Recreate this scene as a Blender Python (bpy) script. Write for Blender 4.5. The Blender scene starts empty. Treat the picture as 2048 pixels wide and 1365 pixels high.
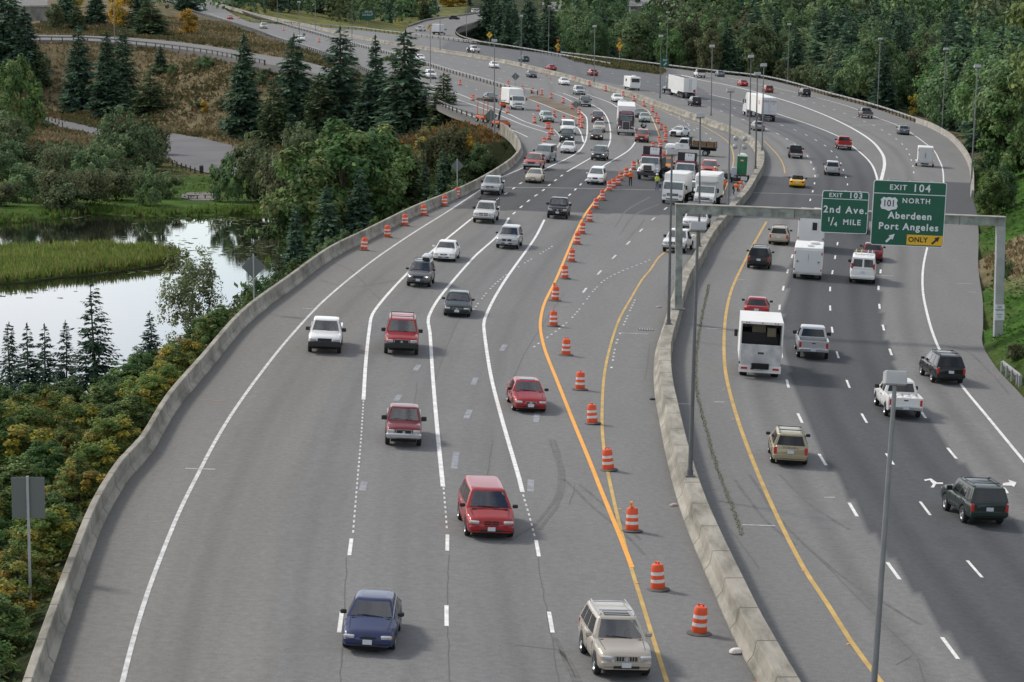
import bpy, bmesh, math, random
import numpy as np
from mathutils import Vector, Matrix
R = math.radians
random.seed(7); RNG = np.random.default_rng(7)
SC = bpy.context.scene
COL = SC.collection

# ---------------------------------------------------------------- camera
F = 5350.0; XC = 1024.0; YC = 682.5            # focal length in photo pixels
PITCH = math.atan(750.0 / F); CAMH = 22.82; BANK = 0.0533
cam = bpy.data.cameras.new("camera"); camo = bpy.data.objects.new("camera", cam); COL.objects.link(camo)
camo.location = (0, 0, CAMH); camo.rotation_euler = (R(90) - PITCH, 0, 0)
cam.sensor_width = 36.0; cam.lens = F / 2048 * 36.0; cam.clip_start = 1.0; cam.clip_end = 6000
SC.camera = camo
# ---------------------------------------------------------------- light
SUN_EL, SUN_AZ = R(43), math.atan2(-0.83, 0.56)
w = bpy.data.worlds.new("World"); SC.world = w; w.use_nodes = True
nt = w.node_tree; nt.nodes.clear()
sky = nt.nodes.new('ShaderNodeTexSky'); sky.sky_type = 'NISHITA'; sky.sun_disc = False
sky.sun_elevation = SUN_EL; sky.sun_rotation = SUN_AZ; sky.air_density = 1.0; sky.dust_density = 2.0
bg = nt.nodes.new('ShaderNodeBackground'); bg.inputs[1].default_value = 0.15
tc = nt.nodes.new('ShaderNodeTexCoord'); mp = nt.nodes.new('ShaderNodeMapping'); mp.inputs['Scale'].default_value = (1.6, 1.6, 4.0)
cn = nt.nodes.new('ShaderNodeTexNoise'); cn.inputs['Scale'].default_value = 1.6; cn.inputs['Detail'].default_value = 6
cr = nt.nodes.new('ShaderNodeValToRGB'); cr.color_ramp.elements[0].position = .36; cr.color_ramp.elements[1].position = .62
mixc = nt.nodes.new('ShaderNodeMix'); mixc.data_type = 'RGBA'
mixc.inputs[7].default_value = (6.5, 6.55, 6.8, 1)          # sunlit cloud
wo = nt.nodes.new('ShaderNodeOutputWorld'); L = nt.links.new
L(tc.outputs['Generated'], mp.inputs[0]); L(mp.outputs[0], cn.inputs['Vector']); L(cn.outputs[0], cr.inputs[0])
L(cr.outputs[0], mixc.inputs[0]); L(sky.outputs[0], mixc.inputs[6])
sz = nt.nodes.new('ShaderNodeSeparateXYZ'); mz = nt.nodes.new('ShaderNodeMapRange'); mz.inputs[1].default_value = .04; mz.inputs[2].default_value = .42; mz.inputs[3].default_value = 1.65; mz.inputs[4].default_value = .82   # low sky boosted and upper sky dimmed, added to brighten the pond's reflection
hm = nt.nodes.new('ShaderNodeMix'); hm.data_type = 'RGBA'; hm.blend_type = 'MULTIPLY'; hm.inputs[0].default_value = 1
L(tc.outputs['Generated'], sz.inputs[0]); L(sz.outputs['Z'], mz.inputs[0]); L(mixc.outputs[2], hm.inputs[6]); L(mz.outputs[0], hm.inputs[7]); L(hm.outputs[2], bg.inputs[0]); L(bg.outputs[0], wo.inputs[0])
sl = bpy.data.lights.new("sun", 'SUN'); sl.energy = 2.2; sl.angle = R(8); sl.color = (1.0, 0.95, 0.87)
so = bpy.data.objects.new("sun", sl); COL.objects.link(so)
sd = Vector((math.sin(SUN_AZ) * math.cos(SUN_EL), math.cos(SUN_AZ) * math.cos(SUN_EL), math.sin(SUN_EL)))
so.rotation_euler = (-sd).to_track_quat('-Z', 'Y').to_euler(); so.location = sd * 300
SC.view_settings.view_transform = 'Standard'; SC.view_settings.look = 'None'
SC.view_settings.exposure = 0.12; SC.view_settings.gamma = 1.0

# ---------------------------------------------------------------- photo pixel -> place in the world
CT, ST = math.cos(PITCH), math.sin(PITCH)
def ray(px, py):
    u = (px - XC) / F; v = (YC - py) / F
    return Vector((u, CT + v * ST, -ST + v * CT))
def G(px, py, h=0.0):                          # on the banked roadway plane
    d = ray(px, py); t = (h - CAMH) / (d.z + BANK * d.x)
    return Vector((d.x * t, d.y * t, CAMH + d.z * t))
def AtZ(px, py, z):
    d = ray(px, py); t = (z - CAMH) / d.z
    return Vector((d.x * t, d.y * t, z))
def AtY(px, py, Y):
    d = ray(px, py); t = Y / d.y
    return Vector((d.x * t, Y, CAMH + d.z * t))
def road_z(x): return -BANK * x
def GL(pts, h=0.0): return [G(a, b, h) for a, b in pts]

# ---------------------------------------------------------------- object helpers
def link(o, parent=None):
    COL.objects.link(o)
    if parent is not None: o.parent = parent
    return o
def tag(o, label=None, cat=None, group=None, kind=None):
    if label: o['label'] = label
    if cat: o['category'] = cat
    if group: o['group'] = group
    if kind: o['kind'] = kind
    return o
def empty(name, loc=(0, 0, 0), rot=None):
    o = bpy.data.objects.new(name, None); o.empty_display_size = .3; link(o); o.location = loc
    if rot is not None: o.rotation_euler = rot
    return o
def children(o): return list(o.children)
def copy_tree(o, parent=None):
    c = o.copy(); link(c)
    if parent is not None: c.parent = parent
    for ch in children(o): copy_tree(ch, c)
    return c

class MB:
    """collects boxes, tubes, lofts and sheets and links them as ONE mesh object"""
    def __init__(s): s.v = []; s.f = []; s.m = []; s.mats = []
    def mi(s, mat):
        if mat not in s.mats: s.mats.append(mat)
        return s.mats.index(mat)
    def add(s, vs, fs, mat):
        n = len(s.v); s.v += [tuple(p) for p in vs]; k = s.mi(mat)
        for f in fs: s.f.append(tuple(i + n for i in f)); s.m.append(k)
    def box(s, c, d, mat, top=1.0, topy=None, rot=None, bev=0.0):
        x, y, z = d[0] / 2, d[1] / 2, d[2] / 2; ty = top if topy is None else topy
        if bev > 0:
            b = min(bev, x * .9, y * .9, z * .9)
            vs = []
            for (zz, xx, yy, sc, scy) in ((-z, x - b, y - b, 1, 1), (-z + b, x, y, 1, 1), (z - b, x, y, top, ty), (z, x - b, y - b, top, ty)):
                X, Y = xx * sc, yy * scy
                bb = b
                vs += [(X - bb if X > bb * 2 else X, -Y, zz), (X, -Y + bb, zz), (X, Y - bb, zz), (X - bb, Y, zz), (-X + bb, Y, zz), (-X, Y - bb, zz), (-X, -Y + bb, zz), (-X + bb, -Y, zz)]
            fs = [tuple(range(7, -1, -1)), tuple(range(24, 32))]
            for l in range(3):
                for i in range(8): fs.append((l * 8 + i, l * 8 + (i + 1) % 8, l * 8 + 8 + (i + 1) % 8, l * 8 + 8 + i))
        else:
            vs = [(-x, -y, -z), (x, -y, -z), (x, y, -z), (-x, y, -z), (-x * top, -y * ty, z), (x * top, -y * ty, z), (x * top, y * ty, z), (-x * top, y * ty, z)]
            fs = [(3, 2, 1, 0), (4, 5, 6, 7), (0, 1, 5, 4), (1, 2, 6, 5), (2, 3, 7, 6), (3, 0, 4, 7)]
        cc = Vector(c)
        vs = [(rot @ Vector(p) if rot else Vector(p)) + cc for p in vs]
        s.add(vs, fs, mat)
    def cyl(s, p0, p1, r0, mat, r1=None, n=10, cap=True):
        p0 = Vector(p0); p1 = Vector(p1); r1 = r0 if r1 is None else r1
        a = (p1 - p0).normalized(); u = a.orthogonal().normalized(); v = a.cross(u)
        vs = []
        for p, r in ((p0, r0), (p1, r1)):
            for i in range(n):
                t = 2 * math.pi * i / n; vs.append(p + (u * math.cos(t) + v * math.sin(t)) * r)
        fs = [(i, (i + 1) % n, n + (i + 1) % n, n + i) for i in range(n)]
        if cap: fs += [tuple(range(n - 1, -1, -1)), tuple(range(n, 2 * n))]
        s.add(vs, fs, mat)
    def lathe(s, prof, mat, c=(0, 0, 0), n=16, axis='z'):
        vs = []
        for r, z in prof:
            for i in range(n):
                t = 2 * math.pi * i / n
                p = (r * math.cos(t), r * math.sin(t), z) if axis == 'z' else (z, r * math.cos(t), r * math.sin(t))
                vs.append((p[0] + c[0], p[1] + c[1], p[2] + c[2]))
        fs = [(l * n + i, l * n + (i + 1) % n, (l + 1) * n + (i + 1) % n, (l + 1) * n + i) for l in range(len(prof) - 1) for i in range(n)]
        s.add(vs, fs, mat)
    def quad(s, a, b, c, d, mat): s.add([a, b, c, d], [(0, 1, 2, 3)], mat)
    def poly(s, pts, mat): s.add(pts, [tuple(range(len(pts)))], mat)
    def prism(s, pts, vec, mat):
        n = len(pts); v = Vector(vec); p = [Vector(a) for a in pts]
        s.add(p + [a + v for a in p], [tuple(range(n)), tuple(range(2 * n - 1, n - 1, -1))] + [(i, n + i, n + (i + 1) % n, (i + 1) % n) for i in range(n)], mat)
    def tube(s, pts, r, mat, n=6):
        for a, b in zip(pts[:-1], pts[1:]): s.cyl(a, b, r, mat, n=n)
    def build(s, name, parent=None, smooth=None, flat=False):
        me = bpy.data.meshes.new(name); me.from_pydata(s.v, [], s.f)
        for m in s.mats: me.materials.append(m)
        me.polygons.foreach_set('material_index', s.m)
        bm = bmesh.new(); bm.from_mesh(me)
        if not flat: bmesh.ops.recalc_face_normals(bm, faces=bm.faces)
        if smooth is not None:
            bmesh.ops.remove_doubles(bm, verts=bm.verts, dist=1e-5)
            for f in bm.faces: f.smooth = True
            for e in bm.edges:
                if len(e.link_faces) != 2 or e.calc_face_angle(0) > R(smooth): e.smooth = False
        bm.to_mesh(me); bm.free(); me.update()
        o = bpy.data.objects.new(name, me); return link(o, parent)

# ---------------------------------------------------------------- materials
MATS = {}
def lin(r, g, b):
    f = lambda c: (c / 255 / 12.92) if c <= 10 else ((c / 255 + .055) / 1.055) ** 2.4
    return (f(r), f(g), f(b), 1)
def mat(name, col, rough=.6, metal=0.0, coat=0.0, noise=0.0, nscale=8.0, spec=.5, emit=None, bump=0.0):
    if name in MATS: return MATS[name]
    m = bpy.data.materials.new(name); m.use_nodes = True; n = m.node_tree; b = n.nodes['Principled BSDF']
    if len(col) == 3: col = (*col, 1)
    b.inputs['Base Color'].default_value = col; b.inputs['Roughness'].default_value = rough; b.inputs['Metallic'].default_value = metal
    b.inputs['Coat Weight'].default_value = coat; b.inputs['Coat Roughness'].default_value = .06; b.inputs['Specular IOR Level'].default_value = spec
    if noise > 0:
        t = n.nodes.new('ShaderNodeTexCoord'); x = n.nodes.new('ShaderNodeTexNoise'); x.inputs['Scale'].default_value = nscale; x.inputs['Detail'].default_value = 6
        mr = n.nodes.new('ShaderNodeMapRange'); mr.inputs[1].default_value = .3; mr.inputs[2].default_value = .7; mr.inputs[3].default_value = 1 - noise; mr.inputs[4].default_value = 1 + noise
        mx = n.nodes.new('ShaderNodeMix'); mx.data_type = 'RGBA'; mx.blend_type = 'MULTIPLY'; mx.inputs[0].default_value = 1; mx.inputs[6].default_value = col
        n.links.new(t.outputs['Object'], x.inputs['Vector']); n.links.new(x.outputs[0], mr.inputs[0]); n.links.new(mr.outputs[0], mx.inputs[7]); n.links.new(mx.outputs[2], b.inputs['Base Color'])
        if bump > 0:
            bp = n.nodes.new('ShaderNodeBump'); bp.inputs['Strength'].default_value = bump; bp.inputs['Distance'].default_value = .05
            n.links.new(x.outputs[0], bp.inputs['Height']); n.links.new(bp.outputs[0], b.inputs['Normal'])
    if emit:
        b.inputs['Emission Color'].default_value = (*emit[:3], 1); b.inputs['Emission Strength'].default_value = emit[3]
    MATS[name] = m; return m
def attr_mat(name, attr='tone', rough=.9, n1=(0.35, 5), n2=(40, 2), amp=(.12, .12), spec=.2, rand=0.0, trans=0.0, bump=0.0):
    """colour from a mesh colour attribute, broken up by two noises (and per object)"""
    if name in MATS: return MATS[name]
    m = bpy.data.materials.new(name); m.use_nodes = True; n = m.node_tree; b = n.nodes['Principled BSDF']; K = n.links.new
    a = n.nodes.new('ShaderNodeAttribute'); a.attribute_name = attr
    g = n.nodes.new('ShaderNodeNewGeometry'); cur = a.outputs['Color']; last = None
    for (sc, det), am in ((n1, amp[0]), (n2, amp[1])):
        if am <= 0: continue
        x = n.nodes.new('ShaderNodeTexNoise'); x.inputs['Scale'].default_value = sc; x.inputs['Detail'].default_value = det; K(g.outputs['Position'], x.inputs['Vector'])
        mr = n.nodes.new('ShaderNodeMapRange'); mr.inputs[1].default_value = .3; mr.inputs[2].default_value = .7; mr.inputs[3].default_value = 1 - am; mr.inputs[4].default_value = 1 + am
        mx = n.nodes.new('ShaderNodeMix'); mx.data_type = 'RGBA'; mx.blend_type = 'MULTIPLY'; mx.inputs[0].default_value = 1
        K(x.outputs[0], mr.inputs[0]); K(cur, mx.inputs[6]); K(mr.outputs[0], mx.inputs[7]); cur = mx.outputs[2]; last = x
    if rand > 0:
        oi = n.nodes.new('ShaderNodeObjectInfo'); hs = n.nodes.new('ShaderNodeHueSaturation')
        m1 = n.nodes.new('ShaderNodeMapRange'); m1.inputs[3].default_value = .5 - .022 * rand; m1.inputs[4].default_value = .5 + .035 * rand
        m2 = n.nodes.new('ShaderNodeMapRange'); m2.inputs[3].default_value = 1 - .3 * rand; m2.inputs[4].default_value = 1 + .35 * rand
        ml = n.nodes.new('ShaderNodeMath'); ml.operation = 'MULTIPLY'; ml.inputs[1].default_value = 7.13
        fr = n.nodes.new('ShaderNodeMath'); fr.operation = 'FRACT'
        K(oi.outputs['Random'], m1.inputs[0]); K(oi.outputs['Random'], ml.inputs[0]); K(ml.outputs[0], fr.inputs[0]); K(fr.outputs[0], m2.inputs[0])
        K(m1.outputs[0], hs.inputs['Hue']); K(m2.outputs[0], hs.inputs['Value']); K(cur, hs.inputs['Color']); cur = hs.outputs[0]
    K(cur, b.inputs['Base Color']); b.inputs['Roughness'].default_value = rough; b.inputs['Specular IOR Level'].default_value = spec
    if bump > 0 and last is not None:
        bp = n.nodes.new('ShaderNodeBump'); bp.inputs['Strength'].default_value = bump; bp.inputs['Distance'].default_value = .03
        K(last.outputs[0], bp.inputs['Height']); K(bp.outputs[0], b.inputs['Normal'])
    if trans > 0:
        tb = n.nodes.new('ShaderNodeBsdfTranslucent'); ms = n.nodes.new('ShaderNodeMixShader'); ms.inputs[0].default_value = trans
        K(cur, tb.inputs[0]); K(b.outputs[0], ms.inputs[1]); K(tb.outputs[0], ms.inputs[2]); K(ms.outputs[0], n.nodes['Material Output'].inputs[0])
    MATS[name] = m; return m
def set_attr(me, name, cols):
    a = me.color_attributes.new(name, 'FLOAT_COLOR', 'POINT')
    c = np.ones((len(me.vertices), 4), np.float32); c[:, :3] = cols
    a.data.foreach_set('color', c.ravel())

M_CONC = mat('concrete', (.33, .315, .28), .9, noise=.3, nscale=.9, spec=.2)
M_CONC2 = mat('concrete_stained', (.25, .245, .22), .9, noise=.45, nscale=.35, spec=.2)
M_STEEL = mat('galvanised_steel', (.36, .37, .37), .55, .3, noise=.12, nscale=2)
M_DKST = mat('dull_steel', (.13, .135, .14), .6, .3, noise=.12, nscale=2)
M_POLE = mat('pole_paint', (.20, .205, .21), .5, .3, noise=.12, nscale=2)
M_SIGNBACK = mat('sign_back', (.13, .145, .14), .5, .4)
M_WHITE = mat('white_paint_line', (.70, .70, .67), .7, noise=.22, nscale=2.5)
M_WHITE2 = mat('worn_white_line', (.55, .55, .53), .8, noise=.3, nscale=2.5)
M_GHOST = mat('removed_line', (.25, .26, .28), .9, noise=.3, nscale=3)
M_YEL = mat('yellow_line', (.50, .33, .10), .8, noise=.2, nscale=1.0)
M_ORG = mat('orange_tape_line', (.80, .36, .05), .7, noise=.08, nscale=2)
M_BLACK = mat('black_plastic', (.012, .012, .013), .5)
M_TYRE = mat('tyre_rubber', (.018, .018, .018), .85)
M_RIM = mat('alloy_rim', (.42, .43, .44), .35, .7)
M_GLASS = mat('tinted_glass', (.012, .016, .018), .06, 0, spec=.45)
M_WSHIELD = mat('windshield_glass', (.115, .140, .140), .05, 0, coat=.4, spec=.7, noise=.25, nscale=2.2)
M_WGLASS = bpy.data.materials.new('clear_windscreen'); M_WGLASS.use_nodes = True
def _wg():
    n = M_WGLASS.node_tree; n.nodes.remove(n.nodes['Principled BSDF']); t = n.nodes.new('ShaderNodeBsdfTransparent'); t.inputs[0].default_value = (.72, .80, .78, 1); g = n.nodes.new('ShaderNodeBsdfGlossy'); g.inputs['Roughness'].default_value = .03
    f = n.nodes.new('ShaderNodeFresnel'); f.inputs[0].default_value = 2.5; m = n.nodes.new('ShaderNodeMixShader'); K = n.links.new; K(f.outputs[0], m.inputs[0]); K(t.outputs[0], m.inputs[1]); K(g.outputs[0], m.inputs[2]); K(m.outputs[0], n.nodes['Material Output'].inputs[0])
_wg(); M_SEAT = mat('seat_cloth', (.48, .47, .44), .9); M_DASH = mat('dashboard', (.06, .06, .06), .8)
M_HEAD = mat('headlamp_lens', (.40, .41, .41), .12, 0, coat=1)
M_AMBER = mat('amber_lens', (.75, .25, .03), .25, coat=.5)
M_TAIL = mat('red_lens', (.45, .015, .015), .2, coat=.8)
M_CHROME = mat('chrome', (.6, .61, .62), .18, .9)
M_PLATE = mat('number_plate', (.55, .58, .62), .5)
M_UNDER = mat('underbody', (.008, .008, .008), .9)
M_TRIM = mat('grey_trim', (.05, .05, .055), .6)
M_WOODP = mat('weathered_wood', (.09, .065, .045), .9, noise=.3, nscale=3)
# ================================================================ ROADWAY DATA (photo pixels, turned into places on the banked plane)
P_MED = [(430,10),(500,30),(563,44),(620,56),(703,76),(779,90),(830,98),(927,113),(1018,130),(1051,138),(1127,157),(1188,175),(1254,193),(1317,216),(1381,239),(1421,254),(1457,267),(1493,287),(1508,304),(1513,322),(1509,344),(1496,367),(1481,392),(1448,430),(1423,460),(1403,486),(1378,530),(1351,575),(1325,658),(1311,704),(1307,745),(1310,796),(1316,830),(1330,905),(1347,975),(1368,1043),(1401,1126),(1434,1202),(1468,1279),(1507,1355),(1558,1450),(1614,1540),(1676,1640)]
P_LEFT = [(335,4),(396,28),(457,46),(518,66),(563,83),(637,106),(720,138),(810,178),(860,200),(909,223),(960,240),(1006,257),(1024,269),(1036,283),(1044,296),(1046,310),(1032,329),(1001,352),(957,378),(906,402),(833,433),(739,481),(669,517),(591,575),(500,646),(421,740),(354,822),(303,910),(260,958),(212,1040),(169,1153),(98,1365),(40,1560),(-10,1760)]
P_RIGHT = [(430,8),(500,45),(600,52),(710,60),(820,73),(900,82),(1000,96),(1119,110),(1254,126),(1381,142),(1528,159),(1655,193),(1744,217),(1830,246),(1858,256),(1896,278),(1920,303),(1935,330),(1940,360),(1940,396),(1947,425),(1950,471),(1948,520),(1950,555),(1956,600),(1956,650),(1955,690),(1985,740),(2022,780),(2052,815),(2150,930),(2330,1150),(2700,1600)]
L0 = [(1103,255),(1118,271),(1119,288),(1103,305),(1075,321),(1042,338),(1001,356),(957,383),(893,425),(818,472),(736,529),(651,599),(582,672),(527,740),(472,816),(433,879),(396,949),(357,1028),(307,1153),(275,1250),(245,1365),(190,1600)]
L1s = [(1161,223),(1173,236),(1174,268),(1168,289),(1150,309),(1085,341)]
L1m = [(942,439),(890,481),(851,514),(813,549),(772,593),(745,629),(739,657),(732,720),(727,800)]
L2s = [(1126,187),(1155,198),(1184,210),(1205,223),(1217,243),(1221,276),(1212,299),(1179,318),(1134,344)]
L2m = [(1018,436),(996,471),(948,515),(881,593),(857,636),(860,666),(866,758),(875,864),(886,974)]
L3s = [(1174,189),(1222,207),(1245,225),(1266,253),(1272,274),(1271,284),(1255,303),(1202,335)]
L3m = [(1089,440),(1069,478),(1015,554),(987,600),(969,640),(968,660),(981,748),(1002,832),(1039,960),(1045,985)]
LO = [(1260,202),(1278,212),(1296,222),(1311,253),(1321,281),(1320,289),(1311,299),(1285,318),(1253,346),(1238,357),(1212,380),(1194,398),(1170,430),(1150,470),(1112,560),(1089,607),(1081,642),(1082,667),(1091,704),(1116,767),(1145,840),(1178,920),(1204,986),(1241,1076),(1264,1136)]
LY = [(1205,184),(1260,199),(1308,215),(1363,238),(1401,250),(1452,281),(1466,306),(1465,335),(1440,400),(1384,480),(1326,508),(1300,541),(1284,560),(1261,599),(1241,634),(1227,671),(1214,720),(1207,765),(1204,840),(1207,890),(1216,947),(1238,1046),(1261,1132),(1281,1196),(1317,1312),(1334,1365),(1400,1560)]
R0a = [(1528,282),(1554,309),(1566,329),(1570,347)]
R0b = [(1533,444),(1509,486),(1488,526),(1464,578),(1452,629),(1448,690),(1452,750),(1473,832),(1510,933),(1554,1033),(1607,1136),(1657,1212),(1703,1285),(1760,1362),(1850,1480),(1960,1610)]
R1 = [(868,107),(1005,132),(1120,152),(1226,168),(1310,186),(1348,195),(1417,214),(1472,234),(1546,264),(1584,285),(1612,309),(1626,335),(1630,351),(1629,367),(1625,385),(1606,448),(1579,530),(1562,598),(1557,641),(1560,690),(1570,746),(1588,809),(1626,888),(1681,977),(1743,1080),(1845,1222),(1950,1365),(2140,1620)]
R2 = [(900,98),(1040,117),(1163,136),(1280,160),(1423,203),(1455,212),(1594,262),(1617,273),(1653,294),(1678,321),(1690,350),(1695,369),(1690,430),(1678,473),(1667,534),(1661,568),(1660,606),(1663,650),(1672,699),(1692,758),(1719,820),(1764,895),(1824,982),(1905,1087),(2028,1227),(2160,1370),(2400,1640)]
R3 = [(1755,470),(1762,530),(1757,574),(1759,614),(1767,657),(1782,707),(1806,762),(1846,829),(1902,905),(1990,1005),(2110,1130),(2330,1365),(2600,1640)]
G1 = [(1419,189),(1488,206),(1563,231),(1617,249),(1674,272),(1706,294),(1732,316),(1746,334),(1755,362),(1757,400)]
G2 = [(1381,156),(1394,159),(1462,172),(1516,186),(1587,207),(1655,233),(1706,258),(1744,283),(1765,309),(1769,329),(1765,350),(1762,363),(1757,400)]
R4 = [(1254,131),(1393,142),(1462,157),(1528,171),(1627,194),(1696,213),(1749,234),(1792,250),(1823,267),(1866,300),(1878,320),(1885,338),(1887,367),(1882,400),(1868,445),(1855,494),(1848,525),(1845,556),(1847,593),(1861,653),(1882,706),(1920,767),(1973,832),(2048,923),(2140,1030)]
R5 = [(1420,153),(1457,162),(1576,190),(1609,200),(1642,211),(1696,230),(1746,251),(1786,274),(1812,297),(1825,329),(1828,350)]
def wl(pts):                                   # world polyline sorted by distance along the road
    a = np.array([tuple(p) for p in GL(pts)]); return a
def XofY(pts):
    a = wl(pts); o = np.argsort(a[:, 1]); return a[o, 1], a[o, 0]
def smooth_line(pts, step=2.5):
    """densify a world polyline through a Catmull-Rom spline"""
    p = [Vector(q) for q in pts]; out = []
    for i in range(len(p) - 1):
        a = p[i - 1] if i else p[i] * 2 - p[i + 1]; b = p[i]; c = p[i + 1]; d = p[i + 2] if i + 2 < len(p) else p[i + 1] * 2 - p[i]
        ta = (c - a) * .5; tb = (d - b) * .5; n = max(1, int((c - b).length / step)); L = (c - b).length
        la = min(1, L / max(ta.length, 1e-6)); lb = min(1, L / max(tb.length, 1e-6)); ta = ta * la; tb = tb * lb
        for k in range(n):
            t = k / n; t2, t3 = t * t, t * t * t
            out.append(b * (2 * t3 - 3 * t2 + 1) + ta * (t3 - 2 * t2 + t) + c * (-2 * t3 + 3 * t2) + tb * (t3 - t2))
    out.append(p[-1]); return out

YL, XL = XofY(P_LEFT); YR_, XR = XofY(P_RIGHT); YM, XM = XofY(P_MED)
LEFT_W = smooth_line(GL(P_LEFT)); RIGHT_W = smooth_line(GL(P_RIGHT)); MED_W = smooth_line(GL(P_MED))
def sf(poly):
    a = np.array([(p.y, p.x) for p in poly]); o = np.argsort(a[:, 0]); a = a[o]; return lambda Y: np.interp(Y, a[:, 0], a[:, 1])
fL, fR, fM = sf(LEFT_W), sf(RIGHT_W), sf(MED_W)
YMAX = 1230.0
RAMP_A = GL([(-40,74),(60,80),(180,82),(300,92),(400,104),(470,116),(530,128),(600,140),(700,165)])    # side ramp, near edge
RAMP_B = GL([(-40,66),(60,70),(180,72),(300,79),(400,90),(470,101),(530,111),(600,122),(690,145)])
OFF_A = GL([(800,71),(817,55),(838,48),(857,42),(905,35),(957,28),(1010,22)])          # far slip road, outer edge
OFF_B = GL([(960,88),(925,78),(911,68),(918,58),(947,49),(975,40),(1040,30)])
FARRD = GL([(-30,22),(95,28),(95,2),(-30,-6)])

# ---------------------------------------------------------------- terrain
PZ, WZ = -9.2, -10.0
POND = [AtZ(a, b, WZ) for a, b in [(-60,452),(0,446),(110,436),(128,428),(185,428),(300,434),(420,432),(560,425),(640,430),(660,470),(600,560),(500,660),(420,740),(330,800),(200,880),(100,830),(-80,780),(-300,760),(-300,470)]]
LOT = [AtZ(a, b, PZ) for a, b in [(78,232),(120,240),(200,258),(312,262),(400,276),(470,293),(540,305),(560,345),(470,352),(405,345),(312,315),(250,290),(170,268),(120,256),(80,240)]]
def seg_dist(P, poly, closed=False):
    """distance (in plan) from points P (n,2) to a polyline, and the z of the nearest point on it"""
    best = np.full(len(P), 1e9); bz = np.zeros(len(P)); q = [np.array(tuple(p)) for p in poly]
    if closed: q = q + [q[0]]
    for a, b in zip(q[:-1], q[1:]):
        ab = b[:2] - a[:2]; l2 = max(ab @ ab, 1e-9); t = np.clip(((P - a[:2]) @ ab) / l2, 0, 1)
        d = np.hypot(*(P - (a[:2] + t[:, None] * ab)).T); m = d < best; best[m] = d[m]; bz[m] = (a[2] + t * (b[2] - a[2]))[m]
    return best, bz
def inside(P, poly):
    q = np.array([tuple(p)[:2] for p in poly]); r = np.zeros(len(P), bool); j = len(q) - 1
    for i in range(len(q)):
        c = ((q[i, 1] > P[:, 1]) != (q[j, 1] > P[:, 1])) & (P[:, 0] < (q[j, 0] - q[i, 0]) * (P[:, 1] - q[i, 1]) / (q[j, 1] - q[i, 1] + 1e-12) + q[i, 0])
        r ^= c; j = i
    return r
TS = 4.0; tx = np.arange(-340, 341, TS); ty = np.arange(16, 1800, TS)
TXg, TYg = np.meshgrid(tx, ty); TP = np.c_[TXg.ravel(), TYg.ravel()]
def vnoise(P, s, seed):
    r = np.random.default_rng(seed); g = r.random((64, 64)); x = P[:, 0] / s + 100; y = P[:, 1] / s + 100
    i = np.floor(x).astype(int); j = np.floor(y).astype(int); u = x - i; v = y - j; u = u * u * (3 - 2 * u); v = v * v * (3 - 2 * v)
    i0, i1, j0, j1 = i % 64, (i + 1) % 64, j % 64, (j + 1) % 64
    return (g[j0, i0] * (1 - u) + g[j0, i1] * u) * (1 - v) + (g[j1, i0] * (1 - u) + g[j1, i1] * u) * v
PAD = [AtZ(a, b, PZ) for a, b in [(348,392),(360,378),(400,376),(440,381),(466,396),(462,408),(400,416),(352,408)]]
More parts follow.
